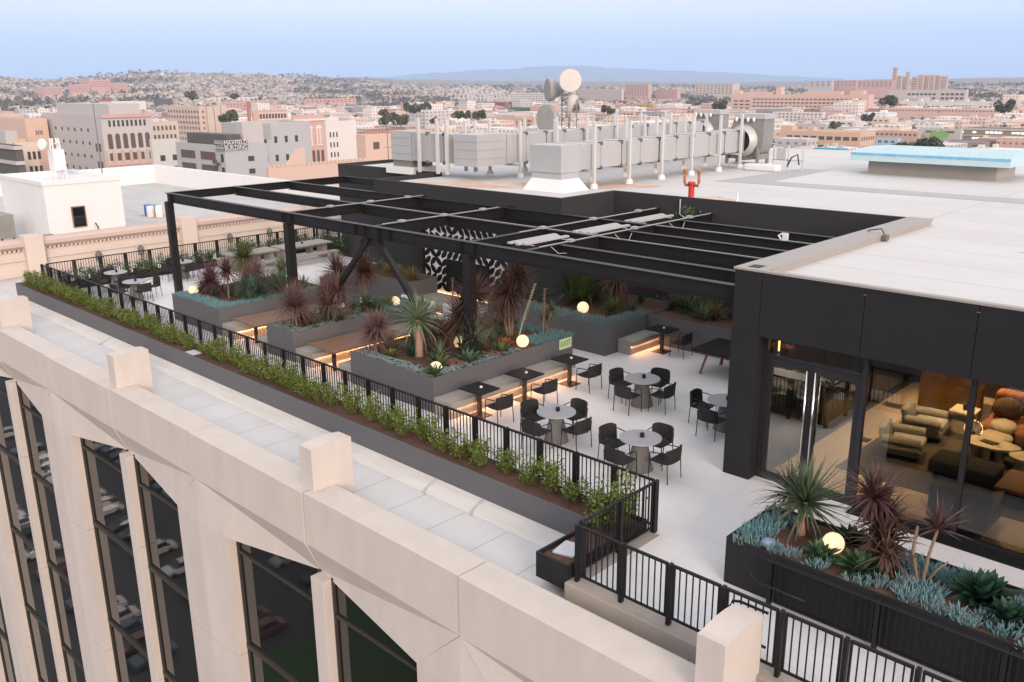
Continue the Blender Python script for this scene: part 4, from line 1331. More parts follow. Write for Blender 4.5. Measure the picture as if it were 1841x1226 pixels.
def leaf(mb, base, az, el, L, w_, droop, rnd, seg=4, fold=0.35):
    """one strap leaf: tapered, creased along the middle and arching over"""
    p = Vector(base)
    h = Vector((math.cos(az), math.sin(az), 0))
    side = Vector((-h.y, h.x, 0))
    i0 = len(mb.v)
    for k in range(seg + 1):
        t = k / seg
        e = el - droop * t * t
        wk = w_ * (0.55 + 0.45 * math.sin(math.pi * min(1, t * 1.6 + 0.1))) * (1 - t ** 2.2) + 0.0015
        d = h * math.cos(e) + Vector((0, 0, math.sin(e)))
        up = Vector((0, 0, math.cos(e))) - h * math.sin(e)
        mb.v += [tuple(p - side * wk + up * wk * fold), tuple(p), tuple(p + side * wk + up * wk * fold)]
        p = p + d * (L / seg)
    for k in range(seg):
        a = i0 + k * 3
        mb.f += [(a, a + 3, a + 4, a + 1), (a + 1, a + 4, a + 5, a + 2)]


def head(mb, c, n, L, w_, rnd, emin=-30, emax=85, droop=0.5, bias=1.0, emax_purple=True):
    g = 2.39996
    n = int(n * (1.9 if emax_purple else 1.0)) if n > 36 else n
    for k in range(n):
        t = (k + 0.5) / n
        el = R(emin + (emax - emin) * (1 - t ** bias))
        az = k * g + rnd.uniform(-0.25, 0.25)
        ll = 1.16 * L * rnd.uniform(0.75, 1.08) * (0.82 + 0.18 * math.cos(el))
        b = Vector(c) + Vector((math.cos(az) * 0.025, math.sin(az) * 0.025, 0.05 * (1 - t)))
        leaf(mb, b, az, el + rnd.uniform(-0.12, 0.12), ll, 1.25 * w_ * rnd.uniform(0.8, 1.15), droop * rnd.uniform(0.6, 1.4) * (0.4 + t), rnd)


def spiky(name, label, cat, x, y, z, heads, m, tm=None, group=None, seed=1, tr=0.03, flare=1.0):
    """heads: list of (dx, dy, height, n_leaves, leaf length, leaf width, emin, droop)"""
    rnd = random.Random(seed)
    t = thing(name, label, cat, (x, y, z), rnd.uniform(0, 6.28), group)
    mb = MB()
    sb = MB()
    for dx, dy, h, n, L, w_, emin, droop in heads:
        head(mb, (dx, dy, h), n, L, w_, rnd, emin, 86, droop, 1.0, m not in (M_YUC, M_YUCD))
        if h > 0.12:
            k1 = Vector((dx * 0.45 + rnd.uniform(-0.03, 0.03), dy * 0.45 + rnd.uniform(-0.03, 0.03), h * 0.5))
            sb.tube([(dx * 0.2, dy * 0.2, -0.05), (dx * 0.25, dy * 0.25, h * 0.1), tuple(k1), (dx, dy, h + 0.04)], tr * flare, 8, tr * 0.8)
    mb.build('leaves', m, t, local=True)
    if sb.v:
        sb.build('trunk', tm or M_STEM, t, local=True, smooth=True)
    return t


cg = 'purple cordylines in the planters'
spiky('cordyline', 'tall single stemmed purple cordyline behind the left globe', 'plant', -29.9, 15.15, SZ, [(0, 0, 0.5, 120, 0.80, 0.02, -45, 0.7)], M_PURP, seed=11)
spiky('cordyline', 'purple cordyline on a thin bare stem near the corner of the leftmost planter', 'plant', -28.95, 15.3, SZ, [(0.0, 0, 0.98, 80, 0.62, 0.02, -55, 0.9)], M_PURP, seed=12, tr=0.03)
spiky('cordyline', 'bushy dusty purple cordyline in the middle of the leftmost planter', 'plant', -28.75, 16.2, SZ, [(0, 0, 0.45, 130, 0.85, 0.02, -35, 0.7), (0.3, 0.25, 0.75, 60, 0.65, 0.02, -20, 0.5)], M_PURPL, seed=13)
spiky('yucca', 'olive green shaggy yucca with drooping leaves at the back of the leftmost planter', 'plant', -30.7, 17.0, SZ, [(0, 0, 1.0, 170, 0.85, 0.022, -60, 1.1)], M_YUCO, M_TRUNK, seed=14, tr=0.09)
spiky('yucca', 'grey green yucca on a short trunk beside the second globe of the leftmost planter', 'plant', -28.7, 17.4, SZ, [(0, 0, 0.75, 130, 0.72, 0.019, -40, 0.6)], M_YUC, M_TRUNK, seed=15, tr=0.08)
spiky('yucca', 'low dark green leafy rosette under the leftmost planter palms', 'plant', -28.0, 16.9, SZ, [(0, 0, 0.15, 100, 0.85, 0.034, -5, 0.7)], M_YUCD, seed=16)
spiky('yucca', 'low dark green rosette beside the leftmost globe', 'plant', -30.3, 15.0, SZ, [(0, 0, 0.08, 60, 0.5, 0.022, 0, 0.5)], M_YUCD, seed=17)
spiky('yucca', 'low bluish rosette in the middle of the leftmost planter', 'plant', -28.3, 15.9, SZ, [(0, 0, 0.15, 100, 0.8, 0.03, -5, 0.7)], leafmat('blue_green_leaf', (0.07, 0.12, 0.10), (0.04, 0.08, 0.06)), seed=18)
spiky('cordyline', 'dark purple cordyline just behind the second pergola post', 'plant', -26.9, 18.6, 0.05, [(0, 0, 1.55, 130, 0.8, 0.02, -50, 0.7), (0.3, -0.2, 1.0, 70, 0.65, 0.02, -40, 0.7)], M_PURPD, seed=19, tr=0.05)
spiky('cordyline', 'dark purple cordyline on pale stems right of the second pergola post', 'plant', -25.4, 18.7, 0.05, [(0, 0, 1.75, 150, 0.85, 0.02, -50, 0.7)], M_PURPD, seed=20, tr=0.05)
spiky('cordyline', 'wide umbrella shaped dusty purple cordyline at the front of the narrow planter', 'plant', -23.9, 14.85, SZ, [(0, 0, 0.62, 190, 0.88, 0.015, -30, 0.85)], M_PURPL, seed=21, tr=0.045)
spiky('cordyline', 'tall upright dusty purple cordyline behind the umbrella shaped one', 'plant', -23.75, 16.0, SZ, [(0, 0, 0.5, 130, 0.95, 0.016, -25, 0.6), (0.2, 0.25, 0.95, 80, 0.75, 0.015, -20, 0.5), (-0.2, 0.1, 0.8, 70, 0.7, 0.015, -20, 0.5)], M_PURPL, seed=22, tr=0.035)
spiky('shrub', 'dark green broad leaved shrub at the back of the narrow planter', 'plant', -23.6, 17.4, SZ, [(0, 0, 0.2, 90, 0.55, 0.035, -10, 0.8), (0.3, 0.3, 0.1, 60, 0.5, 0.03, -10, 0.7)], M_YUCD, seed=23)
spiky('cordyline', 'dusty purple cordyline leaning over the left edge of the large planter', 'plant', -19.75, 14.75, SZ, [(0, 0, 0.5, 110, 0.72, 0.019, -45, 0.7), (-0.1, 0.15, 0.75, 60, 0.55, 0.018, -30, 0.5)], M_PURPL, seed=24)
yt = spiky('yucca', 'grey green yucca with a thick pale trunk in the large planter', 'plant', -18.45, 15.3, SZ, [(0.02, 0, 1.02, 105, 0.88, 0.03, -40, 0.75)], M_YUC, M_TRUNK, seed=25, tr=0.115, flare=1.25)
spiky('cordyline', 'small purple cordyline between the pale trunked yucca and the pergola post', 'plant', -18.55, 16.1, SZ, [(0, 0, 0.42, 90, 0.72, 0.018, -40, 0.7)], M_PURPD, seed=26)
spiky('cordyline', 'large dark cordyline wrapped round the third pergola post', 'plant', -18.1, 16.7, SZ, [(0, 0, 0.9, 120, 0.9, 0.022, -50, 0.7), (-0.3, 0.35, 1.6, 100, 0.8, 0.022, -40, 0.6), (0.2, -0.2, 0.4, 60, 0.7, 0.02, -20, 0.7)], M_PURPD, seed=27, tr=0.05)
spiky('cordyline', 'tall shaggy dark cordyline right of the third pergola post', 'plant', -18.0, 18.5, SZ, [(0, 0, 1.3, 170, 0.9, 0.02, -65, 1.0), (0.25, 0.2, 1.75, 100, 0.75, 0.02, -45, 0.7), (-0.3, 0.15, 1.0, 90, 0.75, 0.02, -55, 0.9)], M_PURPD, seed=28, tr=0.05)
spiky('yucca', 'slim upright green yucca on a thin pink trunk in the large planter', 'plant', -17.35, 16.35, SZ, [(0, 0, 0.48, 80, 0.72, 0.018, 5, 0.5)], M_YUC, M_TRUNK, seed=29, tr=0.05)
spiky('grass_tuft', 'dark red grassy cordyline at the back left of the large planter', 'plant', -19.7, 18.3, SZ, [(0, 0, 0.2, 90, 0.7, 0.016, -10, 0.6)], M_PURPD, seed=30)
spiky('yucca', 'spiky dark green yucca behind the right wooden table', 'plant', -21.9, 18.4, 0.3, [(0, 0, 0.5, 130, 0.85, 0.022, -25, 0.6)], M_YUCD, seed=31)
spiky('yucca', 'wispy tufted plant at the far corner of the large planter', 'plant', -17.3, 19.35, SZ, [(0, 0, 0.5, 60, 0.4, 0.012, -20, 0.7), (0.2, -0.1, 0.8, 40, 0.3, 0.01, -20, 0.7)], M_YUCO, seed=32)
# corner planter and back planter
spiky('grass_tuft', 'tall arching green reed clump in the back corner planter left of its globe', 'plant', -19.0, 23.2, SZ, [(0, 0, 0.1, 150, 1.6, 0.022, 30, 1.0), (0.4, 0.2, 0.1, 80, 1.4, 0.02, 25, 1.1)], leafmat('reed_leaf', (0.09, 0.14, 0.045), (0.05, 0.085, 0.03), 8), seed=33)
spiky('cordyline', 'dark cordyline with hanging brown leaves right of the back corner globe', 'plant', -17.7, 23.4, SZ, [(0, 0, 1.1, 150, 0.9, 0.022, -75, 1.0)], M_PURPD, seed=34, tr=0.06)
spiky('yucca', 'pale green low grass beside the back corner globe', 'plant', -17.3, 22.6, SZ, [(0, 0, 0.1, 70, 0.5, 0.014, 10, 0.9)], M_YUCO, seed=35)
for k, (x, y, s, m, lb) in enumerate(((-16.0, 24.5, 0.6, M_YUCD, 'bluish rosette in the back planter nearest the corner'), (-15.2, 24.4, 0.8, M_YUCO, 'sparse sprawling grass in the back planter left of centre'), (-14.5, 24.3, 0.62, M_GOLD, 'yellow tipped grass clump in the middle of the back planter'), (-13.3, 24.3, 0.55, M_YUCD, 'dark leafy clump in the back planter right of centre'), (-12.2, 24.1, 0.75, M_YUCO, 'bright spiky clump in the back planter below the cane lampshade'), (-11.0, 24.2, 0.7, M_YUC, 'spiky clump at the right end of the back planter beside the column'))):
    spiky('grass_tuft', lb, 'plant', x, y, SZ, [(0, 0, 0.05, 60, s, 0.015, 5, 0.8)], m, seed=40 + k)
# wall planter P6
for k, (x, y, m, lb, h) in enumerate(((-29.1, 21.5, M_PURPD, 'red cordyline at the left end of the wall planter', 1.0), (-28.3, 21.6, M_YUCD, 'dark green clump in the wall planter', 0.1), (-27.6, 21.5, M_GOLD, 'golden grass in the middle of the wall planter', 0.03), (-27.0, 21.5, M_GOLD, 'golden grass right of the middle of the wall planter', 0.03), (-26.1, 21.5, M_GOLD, 'golden tuft at the right end of the wall planter', 0.05))):
    spiky('grass_tuft' if h < 0.5 else 'cordyline', lb, 'plant', x, y, 0.98, [(0, 0, h, 70, 0.5, 0.014, -20 if h > 0.5 else 5, 0.8)], m, seed=60 + k)
# succulent planter in front of the lounge
spiky('yucca', 'large dark green yucca on a pinkish trunk in front of the glass doors', 'plant', -5.95, 13.15, 0.79, [(0.06, 0, 0.62, 125, 0.80, 0.025, -30, 0.3)], M_YUCD, mat('pink_trunk', (0.36, 0.19, 0.15), 0.9, vary=0.6, scale=8, bump=0.5, bscale=30), seed=70, tr=0.075, flare=1.1)
spiky('cordyline', 'thin dry purple cordyline behind the large dark yucca', 'plant', -6.35, 13.5, 0.79, [(0, 0, 0.5, 55, 0.6, 0.014, -50, 0.7)], M_PURP, seed=71)
spiky('cordyline', 'purple cordyline with the highest head in front of the lounge glass', 'plant', -4.85, 13.3, 0.79, [(0, 0, 1.0, 52, 0.58, 0.031, -40, 0.35)], M_PURP, seed=72, tr=0.03)
spiky('cordyline', 'sprawling low purple cordyline in the middle of the lounge planter', 'plant', -4.55, 13.1, 0.79, [(0, 0, 0.42, 60, 0.58, 0.03, -70, 0.7), (0.35, 0.1, 0.62, 45, 0.56, 0.03, -60, 0.6), (-0.25, -0.1, 0.3, 36, 0.5, 0.03, -60, 0.6)], M_PURPD, seed=73, tr=0.03)
spiky('cordyline', 'small purple cordyline on forked bare stems right of the lounge planter', 'plant', -3.9, 12.95, 0.79, [(0.1, 0.12, 0.98, 26, 0.52, 0.03, -5, 0.3)], M_PURP, seed=74, tr=0.028)
MBs = MB().tube([(-3.92, 12.95, 0.75), (-4.05, 12.93, 1.3), (-4.04, 12.97, 1.72)], 0.034, 8, 0.022).tube([(-3.86, 12.95, 0.75), (-3.70, 13.0, 1.1), (-3.56, 13.0, 1.28)], 0.026, 8, 0.014)
tag(MBs.build('bare_cane', M_STEM, smooth=True), 'two bare cut canes beside the forked cordyline of the lounge planter', 'plant')


def agave(label, x, y, z, n, L, w_, m, seed, emin=8):
    rnd = random.Random(seed)
    t = thing('agave', label, 'plant', (x, y, z), rnd.uniform(0, 6))
    mb = MB()
    for k in range(n):
        tt_ = (k + 0.5) / n
        el = R(82 - (82 - emin) * tt_ ** 0.8)
        az = k * 2.39996 + rnd.uniform(-0.1, 0.1)
        p = Vector((math.cos(az) * 0.03, math.sin(az) * 0.03, 0.02))
        h = Vector((math.cos(az), math.sin(az), 0))
        sd_ = Vector((-h.y, h.x, 0))
        ll = L * (0.75 + 0.3 * tt_) * rnd.uniform(0.9, 1.08)
        i0 = len(mb.v)
        S = 6
        for q in range(S + 1):
            u = q / S
            e = el - 0.25 * u + 0.35 * u * u
            wk = w_ * (0.45 + 0.75 * math.sin(math.pi * min(1.0, 0.12 + u * 0.75))) * (1 - u ** 4) + 0.001
            d = h * math.cos(e) + Vector((0, 0, math.sin(e)))
            up = Vector((0, 0, math.cos(e))) - h * math.sin(e)
            mb.v += [tuple(p - sd_ * wk + up * wk * 0.45), tuple(p - up * 0.012 * (1 - u)), tuple(p + sd_ * wk + up * wk * 0.45)]
            p = p + d * (ll / S)
        for q in range(S):
            a = i0 + q * 3
            mb.f += [(a, a + 3, a + 4, a + 1), (a + 1, a + 4, a + 5, a + 2)]
    mb.build('leaves', m, t, local=True, smooth=True)
    return t


agave('green agave just left of the lounge planter globe', -5.35, 12.62, 0.79, 26, 0.36, 0.055, M_AGAV, 80)
agave('broad green agave in front of the lounge planter globe', -4.72, 12.66, 0.79, 34, 0.44, 0.065, M_AGAV, 81)
agave('large dark agave at the right end of the lounge planter', -3.05, 13.1, 0.79, 40, 0.55, 0.085, M_AGAVD, 82)
agave('small dark agave behind the globe near the lounge glass', -5.2, 13.5, 0.79, 24, 0.34, 0.05, M_AGAVD, 83)
agave('low agave in front of the large dark agave of the lounge planter', -2.6, 12.75, 0.79, 30, 0.42, 0.07, M_AGAVD, 84)
agave('small agave standing in front of the near corner globe of the large planter', -16.78, 14.42, SZ, 18, 0.40, 0.06, M_AGAV, 85, 30)
agave('upright agave along the right edge of the large planter', -16.95, 15.85, SZ, 26, 0.45, 0.05, leafmat('pale_agave_leaf', (0.09, 0.15, 0.085), (0.05, 0.10, 0.06)), 86, 20)
agave('yellow edged agave behind the near corner globe of the large planter', -17.35, 15.1, SZ, 24, 0.42, 0.035, M_YUCO, 87, 20)
agave('yellowish agave in the middle of the right edge of the large planter', -16.95, 17.1, SZ, 22, 0.38, 0.04, M_YUCO, 88, 25)
agave('small yellow green agave at the front of the large planter', -19.0, 14.75, SZ, 20, 0.3, 0.035, M_YUCO, 89, 15)
agave('orange tipped agave beside the far globe of the large planter', -17.3, 17.6, SZ, 22, 0.34, 0.035, mat('orange_agave', (0.30, 0.07, 0.025), 0.6, vary=0.7, scale=8, col2=(0.12, 0.10, 0.04)), 90, 20)

# flower spikes
for x, y, h, lb in ((-21.0, 18.9, 1.9, 'taller pinkish flower spike behind the pale trunked yucca'), (-20.7, 19.1, 1.6, 'shorter pinkish flower spike behind the pale trunked yucca'), (-17.0, 18.9, 1.55, 'upright flower spike beside the far globe of the large planter'), (-17.35, 18.15, 1.75, 'tall leaning cactus stem beside the far globe of the large planter')):
    r_ = random.Random(int(h * 100))
    z0 = SZ if x > -20 else 0.3
    ln = 0.35 if 'leaning' in lb else 0.02
    mb = MB().tube([(x, y, z0), (x + ln * 0.4, y + ln * 0.5, z0 + h * 0.5), (x + ln, y + ln * 1.1, z0 + h)], 0.028 if ln > 0.1 else 0.018, 7, 0.012)
    for k in range(60):
        t_ = 0.35 + 0.65 * k / 60
        a = k * 2.4
        c = Vector((x + ln * t_, y + ln * 1.1 * t_, z0 + h * t_))
        mb.face([c, c + Vector((math.cos(a) * 0.06, math.sin(a) * 0.06, 0.03)), c + Vector((math.cos(a + 0.5) * 0.05, math.sin(a + 0.5) * 0.05, 0.055))])
    tag(mb.build('flower_spike', M_PINKS if ln < 0.1 else mat('pale_cactus', (0.36, 0.32, 0.25), 0.8, vary=0.6, scale=14)), lb, 'plant')


def sticks(name, label, spots, m, seed, hmin=0.07, hmax=0.16, n=22, spread=0.10, r=0.0085):
    """clumps of upright succulent fingers (nobody could count them): one object of ground cover"""
    rnd = random.Random(seed)
    mb = MB()
    for (x, y, z) in spots:
        hs = rnd.uniform(0.75, 1.25)
        for k in range(n):
            a = rnd.uniform(0, 6.28)
            q = math.sqrt(rnd.random())
            bx, by = x + math.cos(a) * q * spread, y + math.sin(a) * q * spread
            tilt = 0.15 + 0.75 * q * rnd.random()
            h = rnd.uniform(hmin, hmax) * hs
            dx, dy, dz = math.cos(a) * math.sin(tilt) * h, math.sin(a) * math.sin(tilt) * h, math.cos(tilt) * h
            i0 = len(mb.v)
            a0 = rnd.uniform(0, 2)
            for (t_, rr) in ((0, 0.7), (0.6, 1.0), (1.0, 0.25)):
                for s in range(4):
                    aa = a0 + math.pi / 2 * s
                    mb.v.append((bx + dx * t_ * (1 - 0.2 * (1 - t_)) + math.cos(aa) * r * rr, by + dy * t_ * (1 - 0.2 * (1 - t_)) + math.sin(aa) * r * rr, z - 0.01 + dz * t_))
            for lv in range(2):
                for s in range(4):
                    s2 = (s + 1) % 4
                    mb.f.append((i0 + lv * 4 + s, i0 + lv * 4 + s2, i0 + lv * 4 + 4 + s2, i0 + lv * 4 + 4 + s))
            mb.f.append((i0 + 8, i0 + 9, i0 + 10, i0 + 11))
    return tag(mb.build(name, m), label, 'ground cover', kind='stuff')


def rosettes(name, label, spots, m, seed, s0=0.05, s1=0.10):
    rnd = random.Random(seed)
    mb = MB()
    for (x, y, z) in spots:
        s = rnd.uniform(s0, s1)
        for k in range(16):
            t_ = (k + 0.5) / 16
            el = R(75 - 62 * t_)
            az = k * 2.4
            h = Vector((math.cos(az), math.sin(az), 0))
            sd_ = Vector((-h.y, h.x, 0))
            d = h * math.cos(el) + Vector((0, 0, math.sin(el)))
            b = Vector((x, y, z + 0.01))
            L = s * (0.6 + 0.5 * t_)
            mb.face([b, b + d * L * 0.6 - sd_ * L * 0.3, b + d * L + Vector((0, 0, 0.01)), b + d * L * 0.6 + sd_ * L * 0.3])
    return tag(mb.build(name, m), label, 'ground cover', kind='stuff')


def band(x0, x1, y0, y1, z, n, seed):
    rnd = random.Random(seed)
    return [(rnd.uniform(x0, x1), rnd.uniform(y0, y1), z) for _ in range(n)]


sp = band(-30.9, -27.65, 14.25, 14.75, SZ, 150, 1) + band(-28.1, -27.65, 14.7, 18.4, SZ, 90, 2) + band(-30.9, -30.4, 14.7, 17, SZ, 50, 3)
sticks('ground_cover', 'teal succulent carpet along the edges of the leftmost planter', sp, M_CHALK, 5)
rosettes('ground_cover', 'grey green rosettes along the edges of the narrow planter', band(-24.45, -23.1, 14.22, 14.7, SZ, 110, 4) + band(-23.5, -23.1, 14.6, 17.2, SZ, 120, 6) + band(-24.45, -24.1, 14.6, 17, SZ, 60, 7), M_ECHE, 6)
sticks('ground_cover', 'teal succulent mat at the back of the narrow planter', band(-23.9, -23.0, 17.0, 19.2, SZ, 80, 8), M_CHALK, 9)
rosettes('ground_cover', 'blue grey rosettes along the front and right edges of the large planter', band(-20.0, -16.7, 14.24, 14.62, SZ, 260, 9) + band(-17.0, -16.62, 14.6, 17.6, SZ, 190, 10), mat('blue_rosette', (0.15, 0.23, 0.235), 0.6, vary=1, scale=6, col2=(0.24, 0.27, 0.25)), 8, 0.05, 0.11)
sticks('ground_cover', 'bright teal succulent mat at the far end of the large planter', band(-17.2, -16.62, 18.3, 19.6, SZ, 90, 11) + band(-19.5, -17, 19.3, 19.62, SZ, 60, 12), M_CHALK, 12, 0.1, 0.2)
rosettes('ground_cover', 'pinkish succulents in the middle right of the large planter', band(-17.4, -16.9, 15.2, 15.7, SZ + 0.02, 40, 13) + band(-17.3, -16.8, 16.6, 17.1, SZ + 0.02, 40, 14), M_PINKS, 14, 0.05, 0.1)
sticks('ground_cover', 'grey succulent mat along the edges of the back corner planter', band(-21.5, -16.5, 21.2, 21.9, SZ, 230, 15) + band(-16.95, -16.5, 21.9, 23.6, SZ, 80, 16), M_CHALKG, 16)
spp = [p for p in band(-6.7, -1.2, 12.24, 12.95, 0.79, 50, 17)] + band(-6.7, -6.2, 12.25, 13.6, 0.79, 22, 18) + band(-4.6, -1.5, 13.2, 13.65, 0.79, 36, 19)
spp = [p for p in spp if not (-5.8 < p[0] < -4.3 and p[1] > 12.5) and not (-6.35 < p[0] < -5.75 and 12.65 < p[1] < 13.3)]
sticks('ground_cover', 'blue green chalk stick succulents covering the charcoal planter below the lounge', spp, M_CHALK, 18, 0.08, 0.19, 30, 0.125, 0.0125)
sticks('ground_cover', 'pale teal chalk stick clumps spilling over the edge of the lounge planter', band(-6.7, -3.2, 12.22, 12.5, 0.80, 16, 20) + band(-4.4, -2.0, 12.3, 12.9, 0.80, 16, 21), M_CHALKG, 19, 0.08, 0.17, 30, 0.12, 0.0125)
rk = MB().ball((-6.15, 12.42, 0.85), 0.13, 0.7, 8).build('stone', mat('blue_stone', (0.16, 0.24, 0.36), 0.6, vary=0.6, scale=6, col2=(0.25, 0.28, 0.32)), smooth=True)
tag(rk, 'smooth blue grey stone at the corner of the lounge planter', 'stone')
sticks('ground_cover', 'grey succulents on the small planter behind the orange cushion', band(-28.5, -27.1, 19.02, 19.5, 1.08, 60, 22), M_CHALKG, 20)


# low filler plants between the big ones
rnd = random.Random(31)
FM = [M_YUCD, M_YUCO, M_YUC, M_AGAVD, M_PURPD]
for nm, x0, x1, y0, y1, n in (('leftmost planter', -30.6, -27.9, 14.9, 18.3, 26), ('narrow planter', -24.2, -23.3, 15.0, 19.0, 12), ('large planter', -19.9, -17.0, 14.8, 19.4, 36), ('back corner planter', -21.2, -16.8, 22.0, 24.8, 14), ('long back planter', -16.2, -9.8, 23.7, 24.9, 16)):
    for k in range(n):
        q = rnd.randrange(5)
        spiky('low_plant', 'low leafy filler plant between the tall plants of the ' + nm, 'plant', rnd.uniform(x0, x1), rnd.uniform(y0, y1), SZ,
              [(0, 0, 0.04, rnd.randint(26, 36), rnd.uniform(0.3, 0.62), rnd.uniform(0.014, 0.03), rnd.choice((0, 15, 30)), 0.7)], FM[q], group='low filler plants of the ' + nm, seed=500 + k)


# hedge shrubs
def make_shrub(seed, h, m, n=640, w_=0.40):
    rnd = random.Random(seed)
    t = MB()
    sb = MB()
    for s in range(13):
        a = rnd.uniform(0, 6.28)
        sp_ = rnd.uniform(0.05, w_)
        top = Vector((math.cos(a) * sp_, math.sin(a) * sp_, h * rnd.uniform(0.55, 1.0)))
        sb.tube([(math.cos(a) * 0.03, math.sin(a) * 0.03, -0.04), (top.x * 0.6, top.y * 0.6, top.z * 0.5), tuple(top)], 0.006, 4, 0.003, cap=False)
        for k in range(n // 13):
            u = rnd.uniform(0.15, 1.0)
            c = Vector((top.x * (0.25 + 0.75 * u), top.y * (0.25 + 0.75 * u), top.z * u)) + Vector((rnd.gauss(0, 0.045), rnd.gauss(0, 0.045), rnd.gauss(0, 0.03)))
            c.z = max(0.02, c.z)
            az, el = rnd.uniform(0, 6.28), rnd.uniform(-0.3, 1.2)
            L = rnd.uniform(0.05, 0.095)
            d = Vector((math.cos(az) * math.cos(el), math.sin(az) * math.cos(el), math.sin(el)))
            sd_ = d.cross(Vector((rnd.uniform(-1, 1), rnd.uniform(-1, 1), 1))).normalized()
            up = sd_.cross(d) * L * 0.12
            t.face([c, c + d * L * 0.5 - sd_ * L * 0.27 + up, c + d * L, c + d * L * 0.5 + sd_ * L * 0.27 + up])
    root = thing('shrub', 'shrub', 'shrub')
    t.build('foliage', m, root, local=True)
    sb.build('stems', M_STEM, root, local=True)
    return root


hv = [(make_shrub(100 + k, 0.50 + 0.06 * k, M_HEDGE), []) for k in range(5)]
rnd = random.Random(44)
x = -40.6
lb_front = 'leafy yellow green shrub in the row between the long railing and the low planter edge'
while x < -9.6:
    if not (-25.95 < x < -25.35 or -12.05 < x < -11.75):
        p, u = hv[rnd.randrange(5)]
        o = place(p, u, (x, 12.36 + rnd.uniform(-0.08, 0.12), 0.19), rnd.uniform(0, 6), lb_front, 'shrubs in the long front planter', rnd.uniform(0.8, 1.1) * (1.02 if x > -13.5 else 1.0))
    x += rnd.uniform(0.33, 0.54) if x < -19 else rnd.uniform(0.55, 0.9)
o = place(*hv[2], (-9.3, 12.0, 0.17), 0.5, 'yellow green shrub bending through the railing at the planter end box', 'shrubs in the long front planter', 1.3)
o = place(*hv[4], (-9.15, 12.3, 0.17), 2.5, 'tall yellow green shrub in the corner where the railing turns', 'shrubs in the long front planter', 1.35)
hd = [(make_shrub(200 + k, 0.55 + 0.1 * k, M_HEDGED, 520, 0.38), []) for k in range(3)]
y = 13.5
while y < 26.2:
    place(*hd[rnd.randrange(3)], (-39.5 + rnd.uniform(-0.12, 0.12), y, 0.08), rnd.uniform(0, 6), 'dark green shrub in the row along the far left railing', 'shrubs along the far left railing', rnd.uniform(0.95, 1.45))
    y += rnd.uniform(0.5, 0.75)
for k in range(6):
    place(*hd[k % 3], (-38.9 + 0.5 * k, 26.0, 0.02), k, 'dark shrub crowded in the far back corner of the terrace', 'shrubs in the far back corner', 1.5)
# climbing greenery on the dark back wall
t = thing('climbing_plant', 'dim green climber hanging on the dark back wall below the red hose connection', 'plant', (-16.2, 25.1, 3.2))
mb = MB()
rnd = random.Random(9)
for k in range(700):
    zz = rnd.uniform(1.0, 4.3)
    xx = -16.1 + rnd.gauss(0, 0.25) * (1.5 if zz < 3.3 else 0.6)
    c = Vector((xx, 25.13 - abs(rnd.gauss(0, 0.05)), zz))
    a = rnd.uniform(0, 6.28)
    d = Vector((math.cos(a) * 0.08, -0.03, math.sin(a) * 0.08))
    s = Vector((-math.sin(a) * 0.03, -0.02, math.cos(a) * 0.03))
    mb.face([c, c + d * 0.5 - s, c + d, c + d * 0.5 + s])
mb.build('foliage', M_YUCD, t)

# ------------------------------------------------------------------ neighbouring roof on the left
M_NROOF = mat('neighbour_roof', (0.50, 0.495, 0.485), 0.85, vary=0.6, scale=0.25, col2=(0.34, 0.325, 0.31), stretch=(1, 2.5, 1))
M_CORN = mat('ornate_cornice', (0.58, 0.49, 0.425), 0.9, vary=0.4, scale=0.8, col2=(0.50, 0.41, 0.35))
M_CORNP = mat('pink_cornice', (0.54, 0.42, 0.36), 0.9, vary=0.4, scale=1, col2=(0.46, 0.345, 0.29))
nb = thing('neighbour_building', 'cream building with a dentilled pink cornice wall beyond the far left railing', 'building', (-60, 30, Z0))
WX = -45.66
mb = MB()
mb.box(WX - 0.5, WX, 9.4, 44, -0.42, 0.35)
mb.build('wall', M_CORN, nb)
mb = MB().box(WX - 0.6, WX + 0.10, 9.3, 44, 0.36, 0.46).box(WX - 0.55, WX + 0.04, 9.35, 44, 0.46, 0.80)
mb.build('frieze', M_CORN, nb)
MB().ext([(WX - 0.6, 0, 0.92), (WX + 0.06, 0, 0.92), (WX + 0.24, 0, 1.05), (WX + 0.27, 0, 1.22), (WX + 0.02, 0, 1.32), (WX - 0.6, 0, 1.32)], (0, 44, 0), (0, 9.25, 0)).build('cornice', M_CORNP, nb)
mb = MB()
for k in range(173):
    y = 9.4 + 0.2 * k
    mb.box(WX + 0.042, WX + 0.15, y, y + 0.11, 0.80, 0.915)
mb.build('dentils', M_CORNP, nb)
for y in (14.3, 22.05, 29.8, 37.5):
    MB().box(WX - 0.3, WX + 0.45, y - 0.42, y + 0.42, -0.42, 1.55).build('pilaster', M_CORN, nb, bevel=0.03)
for y in (17.2, 19.35, 24.4, 26.9, 30.9):
    t = thing('wall_lamp', 'small wire caged lamp on the cream wall beyond the far railing', 'wall lamp', (WX + 0.2, y, 0.1), 0, 'caged lamps on the cream wall')
    MB().lathe([(0.10, 0), (0.16, 0.1), (0.16, 0.35), (0.06, 0.5)], (WX + 0.3, y, -0.1), 8).build('cage', M_GASK, t)
    MB().tube([(WX + 0.002, y, 0.1), (WX + 0.3, y, 0.42)], 0.02, 5).tube([(WX + 0.3, y, -0.4), (WX + 0.3, y, -0.08)], 0.03, 5).build('bracket', M_GASK, t)
MB().box(-79, WX - 0.6, 9.5, 36, -8, 0.02).build('roof', M_NROOF, nb)
MB().box(-79, WX - 0.62, 35.6, 36, 0.02, 1.6).box(-79, -78.6, 9.5, 35.6, 0.02, 1.6).build('parapet', M_WHITE, nb)
MB().box(-78.9, WX - 0.65, 9.6, 35.9, Z0, -8).build('lower_wall', M_CORN, nb)
